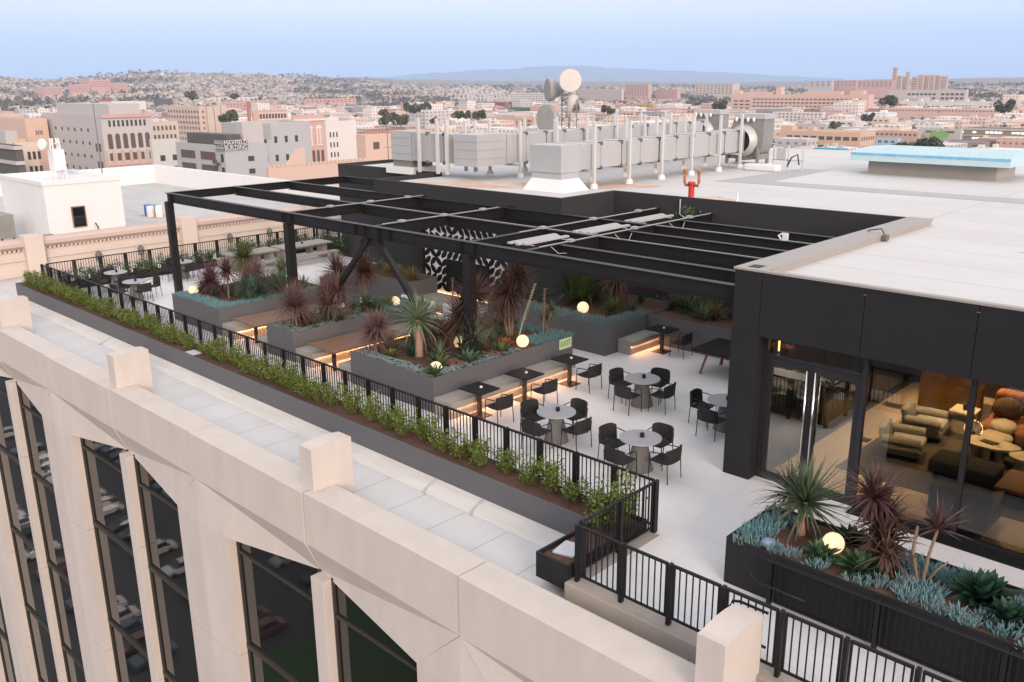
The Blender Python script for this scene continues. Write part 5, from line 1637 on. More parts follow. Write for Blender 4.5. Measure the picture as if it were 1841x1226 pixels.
ph = thing('roof_house', 'white box shaped roof house with one dark window left of the terrace', 'building', (-52, 18, 0.02))
MB().box(-55.6, -49.0, 16.3, 20.25, 0.022, 3.42).build('wall', M_WHITE, ph)
mb = MB()
mb.box(-55.65, -48.95, 16.25, 16.5, 3.42, 3.62).box(-55.65, -48.95, 20.05, 20.3, 3.42, 3.62).box(-49.2, -48.95, 16.5, 20.05, 3.42, 3.62).box(-55.65, -55.4, 16.5, 20.05, 3.42, 3.62)
mb.build('parapet', M_WHITE, ph)
wn = MB().box(-48.998, -48.93, 17.5, 18.2, 1.15, 2.25).build('window', M_STEM, ph)
MB().box(-48.93, -48.925, 17.55, 18.15, 1.2, 2.2).build('pane', M_WGLASS, wn)
MB().tube([(-48.9, 18.75, 0.5), (-48.88, 18.7, 1.1), (-48.9, 18.6, 1.3)], 0.04, 6).build('pipe', M_GASK, ph)
an = thing('antenna', 'white lattice antenna with a small round dish on the white roof house', 'antenna', (-52.5, 18.4, 3.42))
mb = MB()
for dx, dy in ((-0.3, -0.3), (0.3, -0.3), (0.3, 0.3), (-0.3, 0.3)):
    mb.tube([(-52.5 + dx, 18.4 + dy, 3.43), (-52.5 + dx * 0.5, 18.4 + dy * 0.5, 5.6)], 0.05, 5)
for k in range(6):
    mb.bar((-52.85, 18.15, 3.7 + 0.3 * k), (-52.2, 18.6, 3.9 + 0.3 * k), 0.05, 0.05)
mb.build('lattice', M_WHITE, an)
drum(an, (-52.6, 17.8, 5.3), (0.3, -0.9, 0.1), 0.3, 0.25, M_WHITE)
MB().box(-52.9, -52.1, 18.1, 18.7, 3.9, 5.0).build('cabinet', M_WHITE, an)
for x, y, h, lb in ((-57.2, 22.6, 5.2, 'thin tall radio mast behind the white roof house'), (-52.0, 41.0, 4.2, 'thin tall radio mast rising behind the pergola')):
    tag(MB().tube([(x, y, 0.025), (x, y, 2.2 + h)], 0.045, 6, 0.02).bar((x - 0.4, y, h - 0.3), (x + 0.4, y, h - 0.3), 0.03, 0.03).build('radio_mast', M_GASK), lb, 'mast')
DP = at(275, 357, 63.7)
DX, DY = DP.x, DP.y
dr = thing('paint_drums', 'blue and white drums standing together on the neighbouring roof', 'drums', (DX, DY, 0.025))
for k, (dx, dy, m) in enumerate(((0, 0, 0), (0.5, 0.1, 1), (0.9, -0.1, 1), (-0.5, -0.2, 0), (0.3, -0.4, 1))):
    MB().lathe([(0.24, 0), (0.25, 0.3), (0.24, 0.7)], (DX + dx, DY + dy, 0.025), 14).build('drum', mat('blue_drum', (0.02, 0.14, 0.38), 0.5) if m == 0 else M_WHITE, dr)
MB().box(DX - 1.1, DX + 1.5, DY - 0.7, DY + 0.6, 0.022, 0.024).build('drip_mat', M_PEACH, dr)
tag(MB().lathe([(0.5, 0), (0.5, 0.5), (0.35, 0.55)], (-48.3, 19.2, 0.022), 18).build('roof_fan', mat('green_grey', (0.16, 0.19, 0.165), 0.7)), 'round grey green roof vent at the foot of the white roof house', 'vent')
tag(MB().hexa([(-48.4, 14.9, 1.0), (-46.6, 14.9, 0.9), (-46.6, 16.2, 0.9), (-48.4, 16.2, 1.0)], [(-48.4, 14.9, 1.06), (-46.6, 14.9, 0.96), (-46.6, 16.2, 0.96), (-48.4, 16.2, 1.06)]).build('roof_hatch', M_GASK), 'dark sloping roof hatch in front of the white roof house', 'hatch')
un = thing('plant_unit', 'rusty grey machine on steel legs left of the white roof house', 'air unit', (-56.5, 15.0, 0.022))
MB().box(-53.2, -51.0, 13.6, 15.3, 0.7, 1.9).build('casing', M_FAN, un)
mb = MB()
for xx in (-53.1, -51.1):
    for yy in (13.7, 15.2):
        mb.box(xx - 0.05, xx + 0.05, yy - 0.05, yy + 0.05, 0.022, 0.7)
mb.build('leg', M_GASK, un)

# ------------------------------------------------------------------ ground, hills and mountains
def prof_at(prof, u):
    if u <= prof[0][0]:
        return prof[0][1]
    for (a, va), (b, vb) in zip(prof[:-1], prof[1:]):
        if u <= b:
            t_ = (u - a) / (b - a)
            t_ = t_ * t_ * (3 - 2 * t_)
            return va + (vb - va) * t_
    return prof[-1][1]


SKY = [(-400, 136), (0, 138), (60, 142), (140, 140), (200, 134), (262, 128), (330, 131), (420, 131), (520, 136), (620, 139), (740, 143), (900, 145), (1100, 146), (1300, 148), (1450, 146), (1600, 142), (1850, 139), (2300, 139)]


def az_of(u):
    d = ray(u, 150)
    return math.atan2(d.x, d.y)


_UT = [(az_of(u), u) for u in range(-900, 2800, 50)]


def u_of(az):
    for (a, ua), (b, ub) in zip(_UT[:-1], _UT[1:]):
        if az <= b:
            return ua + (ub - ua) * max(0, (az - a)) / (b - a)
    return _UT[-1][1]


def dsky(u):
    return 4300 if u < 560 else (4300 + 2200 * min(1, (u - 560) / 250))


def terrain_z(x, y):
    r = math.hypot(x, y)
    if r < 1500:
        return Z0
    u = u_of(math.atan2(x, y))
    ds = dsky(u)
    d = ray(u, prof_at(SKY, u))
    zs = CAM.z + d.z / math.hypot(d.x, d.y) * ds
    t_ = min(1.0, max(0.0, (r - 1500) / (ds - 1500)))
    t_ = t_ ** (1.7 if u < 650 else 1.4)
    z = Z0 + (zs - Z0) * t_
    if r > ds:
        z -= (r - ds) * 0.03
    n = math.sin(x * 0.011) * math.sin(y * 0.013 + 1) + 0.6 * math.sin(x * 0.029 + y * 0.023)
    return z + n * 3.5 * t_ * (1.0 if u < 700 else 0.25)


gm = bpy.data.meshes.new('street_ground')
vv, ff = [], []
NA, rads = 260, [0.0, 30, 100, 300, 700, 1200, 1500] + [1500 + 110 * k for k in range(1, 50)] + [7600, 9500, 14000, 22000, 32000]
a0, a1 = az_of(-800), az_of(2700)
for r in rads:
    for k in range(NA + 1):
        a = a0 + (a1 - a0) * k / NA
        x, y = r * math.sin(a), r * math.cos(a)
        vv.append((x, y, terrain_z(x, y) if r < 8000 else Z0 - 20))
for i in range(len(rads) - 1):
    for k in range(NA):
        p = i * (NA + 1) + k
        ff.append((p, p + 1, p + NA + 2, p + NA + 1))
# close the sheet behind the camera
b = len(vv)
vv += [(-3000, -6000, Z0), (6000, -6000, Z0), (9000, 1000, Z0), (-9000, -1500, Z0)]
gm.from_pydata(vv, [], ff + [(b, b + 1, b + 2, 0), (b, 0, b + 3)])
M_GROUND = mat('city_ground', (0.27, 0.225, 0.19), 0.95, vary=0.9, scale=0.02, col2=(0.17, 0.15, 0.125))
gm.materials.append(M_GROUND)
go = bpy.data.objects.new('street_ground', gm)
COL.objects.link(go)
tag(go, kind='structure')

MT = [(600, 141), (700, 139), (745, 133), (800, 130.5), (850, 126), (905, 124.5), (960, 120.5), (1010, 118), (1050, 118), (1100, 122), (1150, 124), (1210, 127), (1280, 129), (1340, 132), (1420, 137), (1520, 141)]
vv, ff = [], []
nU = 120
for k in range(nU + 1):
    u = 600 + 920 * k / nU
    wig = 0.5 * math.sin(u * 0.07) + 0.35 * math.sin(u * 0.19 + 1)
    d = ray(u, prof_at(MT, u) + wig)
    hd_ = math.hypot(d.x, d.y)
    for dist, f in ((20000, 0), (21500, 0.45 + 0.1 * math.sin(u * 0.11)), (23000, 1.0), (26000, 0)):
        q = CAM + d * (23000 / hd_)
        zt = max(q.z, 0)
        dd = Vector((d.x, d.y, 0)) * (dist / hd_)
        vv.append((dd.x, dd.y, -80 + (zt + 80) * f))
for k in range(nU):
    for j in range(3):
        p = k * 4 + j
        ff.append((p, p + 4, p + 5, p + 1))
mm = bpy.data.meshes.new('mountain_range')
mm.from_pydata(vv, [], ff)
mm.materials.append(mat('hazed_mountain_scrub', (0.07, 0.10, 0.11), 0.95, vary=0.6, scale=0.002, col2=(0.07, 0.09, 0.08)))  # scrub colour tilted towards blue, painting in some distance haze
mo = bpy.data.objects.new('mountain_range', mm)
COL.objects.link(mo)
tag(mo, kind='structure')

# ------------------------------------------------------------------ the city
def facade(name, wall, roof, win, wx=3.4, wz=3.7, fx=0.45, fz=0.45, winmix=1.0):
    """wall with rows of windows (x+y runs along either wall), plain roof"""
    if name in MATS:
        return MATS[name]
    m = mat(name, wall, 0.85, vary=0.4, scale=0.15, col2=tuple(c * 0.86 for c in wall))
    nt = m.node_tree
    bs = nt.nodes['Principled BSDF']
    prev = bs.inputs['Base Color'].links[0].from_socket
    t = nt.nodes.new('ShaderNodeTexCoord')
    sp_ = nt.nodes.new('ShaderNodeSeparateXYZ')
    nt.links.new(t.outputs['Object'], sp_.inputs[0])
    ad = nt.nodes.new('ShaderNodeMath')
    nt.links.new(sp_.outputs[0], ad.inputs[0])
    nt.links.new(sp_.outputs[1], ad.inputs[1])

    def band_(sock, period, frac):
        d = nt.nodes.new('ShaderNodeMath')
        d.operation = 'DIVIDE'
        d.inputs[1].default_value = period
        nt.links.new(sock, d.inputs[0])
        f = nt.nodes.new('ShaderNodeMath')
        f.operation = 'FRACT'
        nt.links.new(d.outputs[0], f.inputs[0])
        g = nt.nodes.new('ShaderNodeMath')
        g.operation = 'LESS_THAN'
        g.inputs[1].default_value = frac
        nt.links.new(f.outputs[0], g.inputs[0])
        return g.outputs[0]
    mu = nt.nodes.new('ShaderNodeMath')
    mu.operation = 'MULTIPLY'
    nt.links.new(band_(ad.outputs[0], wx, fx), mu.inputs[0])
    nt.links.new(band_(sp_.outputs[2], wz, fz), mu.inputs[1])
    m2 = nt.nodes.new('ShaderNodeMath')
    m2.operation = 'MULTIPLY'
    m2.inputs[1].default_value = winmix
    nt.links.new(mu.outputs[0], m2.inputs[0])
    x1 = nt.nodes.new('ShaderNodeMix')
    x1.data_type = 'RGBA'
    nt.links.new(m2.outputs[0], x1.inputs[0])
    nt.links.new(prev, x1.inputs[6])
    x1.inputs[7].default_value = (*win, 1)
    ge = nt.nodes.new('ShaderNodeNewGeometry')
    sn = nt.nodes.new('ShaderNodeSeparateXYZ')
    nt.links.new(ge.outputs['Normal'], sn.inputs[0])
    gt_ = nt.nodes.new('ShaderNodeMath')
    gt_.operation = 'GREATER_THAN'
    gt_.inputs[1].default_value = 0.5
    nt.links.new(sn.outputs[2], gt_.inputs[0])
    x2 = nt.nodes.new('ShaderNodeMix')
    x2.data_type = 'RGBA'
    nt.links.new(gt_.outputs[0], x2.inputs[0])
    nt.links.new(x1.outputs[2], x2.inputs[6])
    x2.inputs[7].default_value = (*roof, 1)
    nt.links.new(x2.outputs[2], bs.inputs['Base Color'])
    return m


def hit(u, v, x=None, y=None):
    d = ray(u, v)
    t_ = (x - CAM.x) / d.x if x is not None else (y - CAM.y) / d.y
    return CAM + d * t_


M_WIN = mat('dark_window', (0.06, 0.055, 0.05), 0.25)
M_WINB = mat('brown_window', (0.12, 0.075, 0.055), 0.35)
HEROES = []


def hero(label, cat, ul, uc, ur, vt, dist, m, zb=None, name='building', parapet=0.8, mroof=None):
    """box building: the vertical corner between its two visible walls stands at photo column uc"""
    c = at(uc, vt, dist)
    xl = hit(ul, vt, y=c.y).x if ul is not None else c.x - 20
    yr = hit(ur, vt, x=c.x).y if ur is not None else c.y + 20
    zb = Z0 if zb is None else zb
    o = thing(name, label, cat, (c.x, c.y, zb))
    MB().box(xl, c.x, c.y, yr, zb, c.z - parapet).build('wall', m, o)
    p = MB()
    w_ = 0.5
    p.box(xl, c.x, c.y, c.y + w_, c.z - parapet, c.z).box(xl, c.x, yr - w_, yr, c.z - parapet, c.z)
    p.box(xl, xl + w_, c.y + w_, yr - w_, c.z - parapet, c.z).box(c.x - w_, c.x, c.y + w_, yr - w_, c.z - parapet, c.z)
    p.build('parapet', mroof or m, o)
    HEROES.append((xl, c.x, c.y, yr))
    return o, xl, c.x, c.y, yr, zb, c.z


def wins(o, face, pos, a0, a1, z0, z1, na, nz, fa=0.5, fz=0.5, m=None, arch=False, frame=None, limit=100):
    """windows as parts; face '-y' at y=pos (a runs along x) or '+x' at x=pos (a runs along y)"""
    cnt = 0
    one = None
    for j in range(nz):
        for i in range(na):
            ca = a0 + (a1 - a0) * (i + 0.5) / na
            cz = z0 + (z1 - z0) * (j + 0.5) / nz
            wa, wz_ = (a1 - a0) / na * fa / 2, (z1 - z0) / nz * fz / 2
            mb = MB() if na * nz <= limit else (one or MB())
            pts = [(-wa, -wz_), (wa, -wz_), (wa, wz_), (-wa, wz_)]
            if arch:
                pts = [(-wa, -wz_), (wa, -wz_), (wa, wz_ - wa)] + [(wa * math.cos(q), wz_ - wa + wa * math.sin(q)) for q in [math.pi * k / 8 for k in range(1, 8)]] + [(-wa, wz_ - wa)]
            if face == '-y':
                mb.ext([(ca + p_, pos, cz + q_) for p_, q_ in pts], (0, -0.002, 0), (0, -0.06, 0))
            else:
                mb.ext([(pos, ca + p_, cz + q_) for p_, q_ in pts], (0.06, 0, 0), (0.002, 0, 0))
            if na * nz <= limit:
                mb.build('window', m or M_WIN, o)
            else:
                one = mb
    if one:
        tag(one.build('windows', m or M_WIN, o), kind='stuff')


C_BEIGE, C_PINK, C_WHITE = (0.50, 0.40, 0.34), (0.52, 0.35, 0.27), (0.62, 0.57, 0.53)
W = lambda n, c: mat('wall_' + n, c, 0.9, vary=0.35, scale=0.2, col2=tuple(q * 0.88 for q in c))
wb, wp, ww, wg = W('beige', C_BEIGE), W('pink', C_PINK), W('white', C_WHITE), W('bluegrey', (0.40, 0.405, 0.41))
wlg, wtan, wbr, wcr = W('lightgrey', (0.46, 0.43, 0.42)), W('tan', (0.48, 0.33, 0.25)), W('brick', (0.33, 0.14, 0.10)), W('cream', (0.60, 0.50, 0.40))
worg, wsal, wsand = W('orange', (0.56, 0.39, 0.285)), W('salmon', (0.49, 0.33, 0.27)), W('sand', (0.50, 0.43, 0.37))
wdk, wpk2 = W('dark', (0.10, 0.095, 0.09)), W('rose', (0.52, 0.33, 0.28))

o, xl, xr, y0, yr, zb, zt = hero('tall pale building with an arched window side and a grey blank wall', 'building', 76, 180, 272, 207, 340, wlg)
wins(o, '+x', xr, y0 + 1, yr - 1, zt - 11.6, zt - 6.0, 6, 1, 0.62, 0.92, M_WINB, True)
wins(o, '+x', xr, y0 + 1, yr - 1, zt - 15.8, zt - 12.4, 6, 1, 0.62, 0.75, M_WINB)
wins(o, '+x', xr, y0 + 1, yr - 1, zt - 33, zt - 17.4, 6, 3, 0.72, 0.62, M_WINB)
wins(o, '+x', xr, y0 + 2, yr - 2, zt - 4.2, zt - 1.6, 9, 1, 0.5, 0.8, M_WIN)
wins(o, '-y', y0, xl + 2, xl + 8, zt - 26, zt - 8, 2, 3, 0.6, 0.4, M_WINB)
wins(o, '-y', y0, xr - 8, xr - 2, zt - 26, zt - 8, 2, 3, 0.5, 0.45, M_WINB)
wins(o, '-y', y0, xl + 9, xr - 9, zt - 30, zt - 3, 6, 6, 0.22, 0.25, M_WIN)
for k in range(7):
    yy = y0 + (yr - y0) * k / 6
    MB().box(xr + 0.062, xr + 0.35, yy - 0.5, yy + 0.5, zt - 36, zt - 12).build('pilaster', wtan, o)
MB().box(xr + 0.062, xr + 0.5, y0, yr, zt - 17.0, zt - 16.2).box(xr + 0.062, xr + 0.6, y0, yr, zt - 1.0, zt + 0.2).build('cornice', wpk2, o)
MB().box(xl + 4, xr - 2, y0 + 4, yr - 3, zt - 0.8, zt + 3.5).build('roof_room', wlg, o)

o, xl, xr, y0, yr, zb, zt = hero('blue grey loft building with a roof sign and large windows', 'building', 316, 403, 480, 262, 240, wg)
wins(o, '-y', y0, xl + 1.2, xr - 3.4, zt - 18, zt - 1.2, 2, 5, 0.72, 0.62, M_WINB)
wins(o, '-y', y0, xr - 2.6, xr - 0.4, zt - 18, zt - 1.5, 1, 5, 0.6, 0.6, M_WIN)
wins(o, '+x', xr, y0 + 5.5, y0 + 9, zt - 18, zt - 2, 1, 5, 0.5, 0.4, M_WIN)
fe = MB()
for k in range(4):
    z = zt - 4.6 - 3.4 * k
    fe.box(xr - 4.8, xr - 2.4, y0 - 1.1, y0 - 0.05, z, z + 0.12).box(xr - 4.8, xr - 2.4, y0 - 1.1, y0 - 1.03, z + 0.12, z + 1.0)
    fe.bar((xr - 4.4, y0 - 0.7, z - 3.3), (xr - 2.8, y0 - 0.7, z + 0.1), 0.5, 0.08)
fe.build('fire_escape', wdk, o)
MB().box(xl + 5, xr - 0.5, y0 + 1, y0 + 5, zt - 0.75, zt + 2.6).build('sign_backing', wdk, o)
sg = thing('roof_sign', 'white lettered roof sign on the corner of the blue grey loft building', 'sign', (xr, y0, zt))
MB().box(xr - 4.2, xr + 0.2, y0 - 0.32, y0 - 0.2, zt - 1.25, zt + 1.25).build('board', mat('sign_charcoal', (0.05, 0.05, 0.052), 0.7), sg)
MB().box(xr + 0.2, xr + 0.32, y0 - 0.32, y0 + 6.4, zt - 1.25, zt + 1.25).build('board', MATS['sign_charcoal'], sg)
for (tx, zz) in (('MAXFIELD', 0.62), ('BUILDING', -0.62)):
    text_mesh('lettering', tx, 1.0, M_WHITE, sg, (xr - 2.0, y0 - 0.325, zt + zz), (1, 0, 0), (0, 0, 1), 0.02)
    text_mesh('lettering', tx, 1.42, M_WHITE, sg, (xr + 0.325, y0 + 3.05, zt + zz), (0, 1, 0), (0, 0, 1), 0.02)
fr2 = MB()
for zz in (-1.25, -0.04, 1.2):
    fr2.box(xr - 4.25, xr + 0.34, y0 - 0.36, y0 - 0.33, zt + zz, zt + zz + 0.07).box(xr + 0.33, xr + 0.36, y0 - 0.3, y0 + 6.45, zt + zz, zt + zz + 0.07)
fr2.build('frame', M_WHITE, sg)
tag(MB().box(xr - 4.4, xr - 1.0, y0 + 6, y0 + 12, zt - 0.78, zt + 5.5).build('roof_room', wlg, ), 'pale grey roof room behind the roof sign of the loft building', 'roof room')
o2, xl2, xr2, y2, yr2, zb2, zt2 = hero('taller blue grey wing with few small windows right of the loft building', 'building', 400, 452, 557, 222, 247, wg)
wins(o2, '+x', xr2, y2 + 2, yr2 - 3, zt2 - 26, zt2 - 2, 4, 5, 0.28, 0.35, M_WIN)
MB().box(xr2 + 0.004, xr2 + 0.08, y2 + 0.5, y2 + 5.5, zt2 - 4.2, zt2 - 0.2).build('ribbed_panel', mat('ribbed_sheet', (0.36, 0.345, 0.335), 0.7, vary=0.6, scale=3, stretch=(1, 12, 1)), o2)
tag(MB().ball((xl + 8.5, y0 + 2.0, zt + 0.8), 1.1, 1.3, 6).build('roof_tree', M_HEDGED), 'small round potted tree on the roof of the loft building', 'plant')

o, xl, xr, y0, yr, zb, zt = hero('long beige slab building with dense small windows behind the loft building', 'building', 300, 357, 403, 192, 650, wb)
wins(o, '-y', y0, xl, xr, zt - 34, zt - 1.5, 11, 9, 0.45, 0.5, M_WINB)
for k in range(3):
    yy = y0 + (yr - y0) * (0.25 + 0.27 * k)
    MB().box(xr + 0.002, xr + 2.5, yy, yy + 4.5, zb, zt + 0.5 * k).build('bay', wb, o)
wins(o, '+x', xr, y0 + 1, yr - 1, zt - 34, zt - 1.5, 5, 9, 0.4, 0.4, M_WINB)
o, xl, xr, y0, yr, zb, zt = hero('red brick building with a white banded window row', 'building', 452, 455, 516, 199, 900, wsal)
wins(o, '+x', xr, y0 + 6, yr - 1, zt - 8, zt - 3, 9, 1, 0.6, 0.8, M_WIN)
MB().box(xr + 0.062, xr + 0.25, y0 + 5, yr, zt - 9, zt - 8.2).box(xr + 0.062, xr + 0.25, y0 + 5, yr, zt - 2.8, zt - 2.2).build('band', ww, o)
tag(MB().tube([tuple(at(446, 214, 505) - Vector((0, 0, 30))), tuple(at(446, 182, 505))], 1.1, 10, 0.9).build('chimney', wbr, smooth=True), 'tall dark brick chimney left of the red brick building', 'chimney')
o, xl, xr, y0, yr, zb, zt = hero('ornate pink and white building with tall arched windows', 'building', 524, 527, 583, 208, 420, wpk2)
wins(o, '+x', xr, y0 + 1, yr - 1, zt - 14, zt - 4, 3, 1, 0.78, 0.9, ww, True)
wins(o, '+x', xr + 0.062, y0 + 1.4, yr - 1.4, zt - 13.5, zt - 5.5, 9, 1, 0.55, 0.9, wpk2)
wins(o, '+x', xr, y0 + 1, yr - 1, zt - 22, zt - 15, 6, 1, 0.6, 0.8, M_WINB)
MB().box(xr + 0.062, xr + 0.7, y0 - 0.4, yr, zt - 2.5, zt - 1.6).build('cornice', ww, o)
o, xl, xr, y0, yr, zb, zt = hero('white painted building with two columns of dark windows', 'building', 582, 585, 640, 218, 330, ww)
wins(o, '+x', xr, y0 + 1, yr - 8, zt - 24, zt - 3, 3, 6, 0.4, 0.5, M_WIN)
o, xl, xr, y0, yr, zb, zt = hero('peach building with one square window left of the ducts', 'building', 640, 656, 715, 243, 230, W('peachwall', (0.58, 0.42, 0.34)))
wins(o, '+x', xr, y0 + 2.2, y0 + 4.6, zt - 3.8, zt - 1.6, 1, 1, 0.8, 0.8, M_WINB)
o, xl, xr, y0, yr, zb, zt = hero('low peach building with a scalloped roof edge behind the pergola', 'building', 478, 482, 660, 302, 190, W('peachwall', (0.58, 0.42, 0.34)))
mb = MB()
for k in range(24):
    yy = y0 + (yr - y0) * k / 24
    mb.box(xr - 0.3, xr + 0.1, yy, yy + (yr - y0) / 34, zt, zt + 0.5)
mb.build('merlons', MATS['wall_peachwall'], o)
MB().ext([(xr - 0.4, y0 + 4, zt), (xr - 0.4, y0 + 9, zt), (xr - 0.4, y0 + 9, zt + 3.6), (xr - 0.4, y0 + 7, zt + 3.4)], (0.35, 0, 0), (0, 0, 0)).build('gable', MATS['wall_peachwall'], o)
o, xl, xr, y0, yr, zb, zt = hero('low pale building with lime green window frames', 'building', 268, 272, 318, 251, 300, W('palegreen', (0.50, 0.50, 0.46)))
wins(o, '+x', xr, y0 + 1, y0 + 9, zt - 18, zt - 4, 2, 4, 0.4, 0.5, M_WIN)
wins(o, '+x', xr, y0 + 9.5, y0 + 14, zt - 18, zt - 2, 1, 5, 0.8, 0.5, mat('lime', (0.36, 0.42, 0.08), 0.7))
tag(MB().box(xr - 10, xr + 6, y0 - 8, y0 + 16, Z0, zt - 16).build('low_grey_building', wg), 'flat blank grey building below the lime windowed building', 'building')
o, xl, xr, y0, yr, zb, zt = hero('cream building with three dark windows per floor at the left edge', 'building', 22, 26, 66, 257, 260, wcr)
wins(o, '+x', xr, y0 + 2.4, y0 + 6.0, zt - 16, zt - 1.5, 3, 4, 0.6, 0.55, M_WIN)
o, xl, xr, y0, yr, zb, zt = hero('dark open parking structure at the left edge of the photo', 'building', -80, 26, 40, 262, 235, wdk)
for k in range(5):
    MB().box(xl, xr + 0.4, y0 - 0.4, yr, zt - 3.4 * k - 0.9, zt - 3.4 * k - 0.1).build('deck_edge', wlg, o)
o, xl, xr, y0, yr, zb, zt = hero('peach block with a grey side wall behind the cream building', 'building', -40, 44, 84, 214, 380, W('peachwall', (0.58, 0.42, 0.34)))
wins(o, '+x', xr, y0 + 3, yr - 2, zt - 11, zt - 3, 4, 2, 0.5, 0.4, M_WINB)
o, xl, xr, y0, yr, zb, zt = hero('plain grey box building at the far left', 'building', -60, 8, 30, 236, 330, wlg)
wins(o, '+x', xr, y0 + 2, y0 + 6, zt - 11, zt - 2, 1, 2, 0.9, 0.8, worg)
o, xl, xr, y0, yr, zb, zt = hero('light office block with a grid of windows right of the arched building', 'building', 262, 268, 320, 219, 430, wsand)
wins(o, '+x', xr, y0 + 1, yr - 1, zt - 16, zt - 1, 6, 4, 0.5, 0.5, M_WINB)
o, xl, xr, y0, yr, zb, zt = hero('large white warehouse with a long red sign band', 'building', 178, 200, 262, 183, 1900, ww)
MB().box(xl, xr, y0 - 0.2, y0 - 0.05, zt + 0.2, zt + 4).build('red_band', mat('red_band', (0.55, 0.12, 0.08), 0.7), o)
for (lb, ul, uc, ur, vt, d_, m_) in (
        ('long low white shed left of the chimney', 370, 376, 480, 176, 2400, ww),
        ('rose coloured low warehouse behind the chimney', 400, 404, 480, 184, 1900, wpk2),
        ('grey office block with dark stripes behind the red brick building', 480, 484, 545, 172, 2600, wlg),
        ('pinkish mill building at the left of the ducts', 545, 549, 640, 178, 2200, wpk2),
        ('dark grey container shaped building on the left', 276, 280, 310, 178, 2200, wdk),
        ('long cream warehouse behind the mill', 600, 606, 700, 172, 2800, wcr)):
    o, xl, xr, y0, yr, zb, zt = hero(lb, 'building', ul, uc, ur, vt, d_, m_)
    wins(o, '+x', xr, y0 + 1, yr - 1, zt - 9, zt - 2, 12, 2, 0.5, 0.45, M_WINB)
# hospital complex on the far left hill
for (lb, ul, uc, ur, vt, d_, m_) in (
        ('widest pink wing of the hospital complex on the left hill', 122, 126, 160, 152, 2950, wpk2),
        ('tallest pink block of the hospital complex on the left hill', 142, 160, 198, 143, 3000, wpk2),
        ('salmon block at the right end of the hospital complex', 200, 203, 228, 149, 3000, wsal),
        ('lowest pink wing at the left end of the hospital complex', 60, 80, 112, 156, 2900, wpk2)):
    o, xl, xr, y0, yr, zb, zt = hero(lb, 'building', ul, uc, ur, vt, d_, m_, zb=-60)
    wins(o, '+x', xr, y0 + 2, yr - 2, zt - 22, zt - 3, 14, 4, 0.55, 0.4, M_WINB, limit=100)
# centre
for (lb, ul, uc, ur, vt, d_, m_, nn) in (
        ('white apartment slab with square windows left of the mast', 917, 999, 1003, 167, 2100, ww, 16),
        ('grey brown mill right of the mast', 1035, 1118, 1122, 160, 2400, wsand, 18),
        ('tall brick coloured office block right of the mast', 1124, 1166, 1172, 151, 2500, wsal, 8),
        ('pale brick mill with a flat roof right of the tall brick block', 1180, 1218, 1224, 160, 2500, wpk2, 8),
        ('brown warehouse left of the white apartment slab', 840, 908, 914, 184, 1800, wbr, 14),
        ('grey glassy warehouse behind the brown one', 830, 876, 880, 175, 2100, wlg, 8),
        ('peach low factory seen just above the left duct', 838, 960, 966, 212, 1065, worg, 9),
        ('dark green shed with an orange roof edge', 918, 958, 962, 193, 1430, W('green', (0.10, 0.16, 0.12)), 3),
        ('ochre topped warehouse right of the mast', 1126, 1174, 1180, 187, 1750, W('ochre', (0.46, 0.32, 0.14)), 8),
        ('yellowish small factory behind the duct posts', 1070, 1108, 1112, 203, 1250, wsand, 8),
        ('peach small block behind the duct posts', 1112, 1140, 1144, 200, 1250, worg, 4),
        ('long brick market hall right of the ochre warehouse', 1150, 1256, 1262, 196, 1500, wsal, 16),
        ('gridded parking block near the right horizon', 1250, 1318, 1330, 150, 2700, wsand, 10)):
    o, xl, xr, y0, yr, zb, zt = hero(lb, 'building', ul, uc, ur, vt, d_, m_)
    hgt = min(30, zt - zb - 4)
    nz = max(1, int(hgt / 4.2))
    wins(o, '-y', y0, xl + 1, xr - 1, zt - hgt, zt - 1.5, nn, min(nz, 6), 0.5, 0.42, M_WINB)
# right side
o, xl, xr, y0, yr, zb, zt = hero('long pink factory building with four rows of windows on the right', 'building', 1315, 1562, 1572, 170, 1570, W('factory', (0.58, 0.40, 0.32)))
wins(o, '-y', y0, xl + 42, xr - 10, zt - 28, zt - 5, 26, 4, 0.66, 0.42, M_WINB)
wins(o, '-y', y0, xl + 4, xl + 38, zt - 26, zt - 8, 3, 3, 0.7, 0.4, M_WINB)
for k, (f0, f1, h) in enumerate(((0.0, 0.05, 7), (0.1, 0.3, 4), (0.33, 0.37, 12), (0.55, 0.8, 5), (0.86, 0.95, 6))):
    MB().box(xl + (xr - xl) * f0, xl + (xr - xl) * f1, y0 + 8, y0 + 20, zt - 0.79, zt + h).build('roof_room', MATS['wall_factory'], o)
o, xl, xr, y0, yr, zb, zt = hero('orange warehouse with two rows of windows right of the fan', 'building', 1402, 1548, 1574, 238, 675, worg)
wins(o, '-y', y0, xl + 5, xr - 1, zt - 14, zt - 1.5, 9, 2, 0.72, 0.4, M_WINB)
wins(o, '+x', xr, y0 + 1, yr - 1, zt - 14, zt - 1.5, 6, 2, 0.5, 0.4, M_WINB)
MB().box(xl, xl + 9, y0 + 1, y0 + 8, zt - 0.79, zt + 3.2).build('roof_room', worg, o)
MB().box(xl + 20, xl + 25, y0 + 2, y0 + 8, zt - 0.79, zt + 2.5).build('roof_room', worg, o)
q0, q1 = at(1462, 266, 600), at(1524, 267, 600)
aw = thing('canopy', 'bright teal canopy just beyond the white roof edge', 'canopy', (q0.x, q0.y, Z0))
MB().box(q0.x, q1.x, q0.y, q0.y + 9, q0.z - 2.6, q0.z).build('roof', mat('teal_awning', (0.02, 0.30, 0.42), 0.6), aw)
for xx in (q0.x + 1, q1.x - 1):
    for yy in (q0.y + 1, q0.y + 8):
        MB().box(xx - 0.2, xx + 0.2, yy - 0.2, yy + 0.2, Z0, q0.z - 2.6).build('post', wlg, aw)
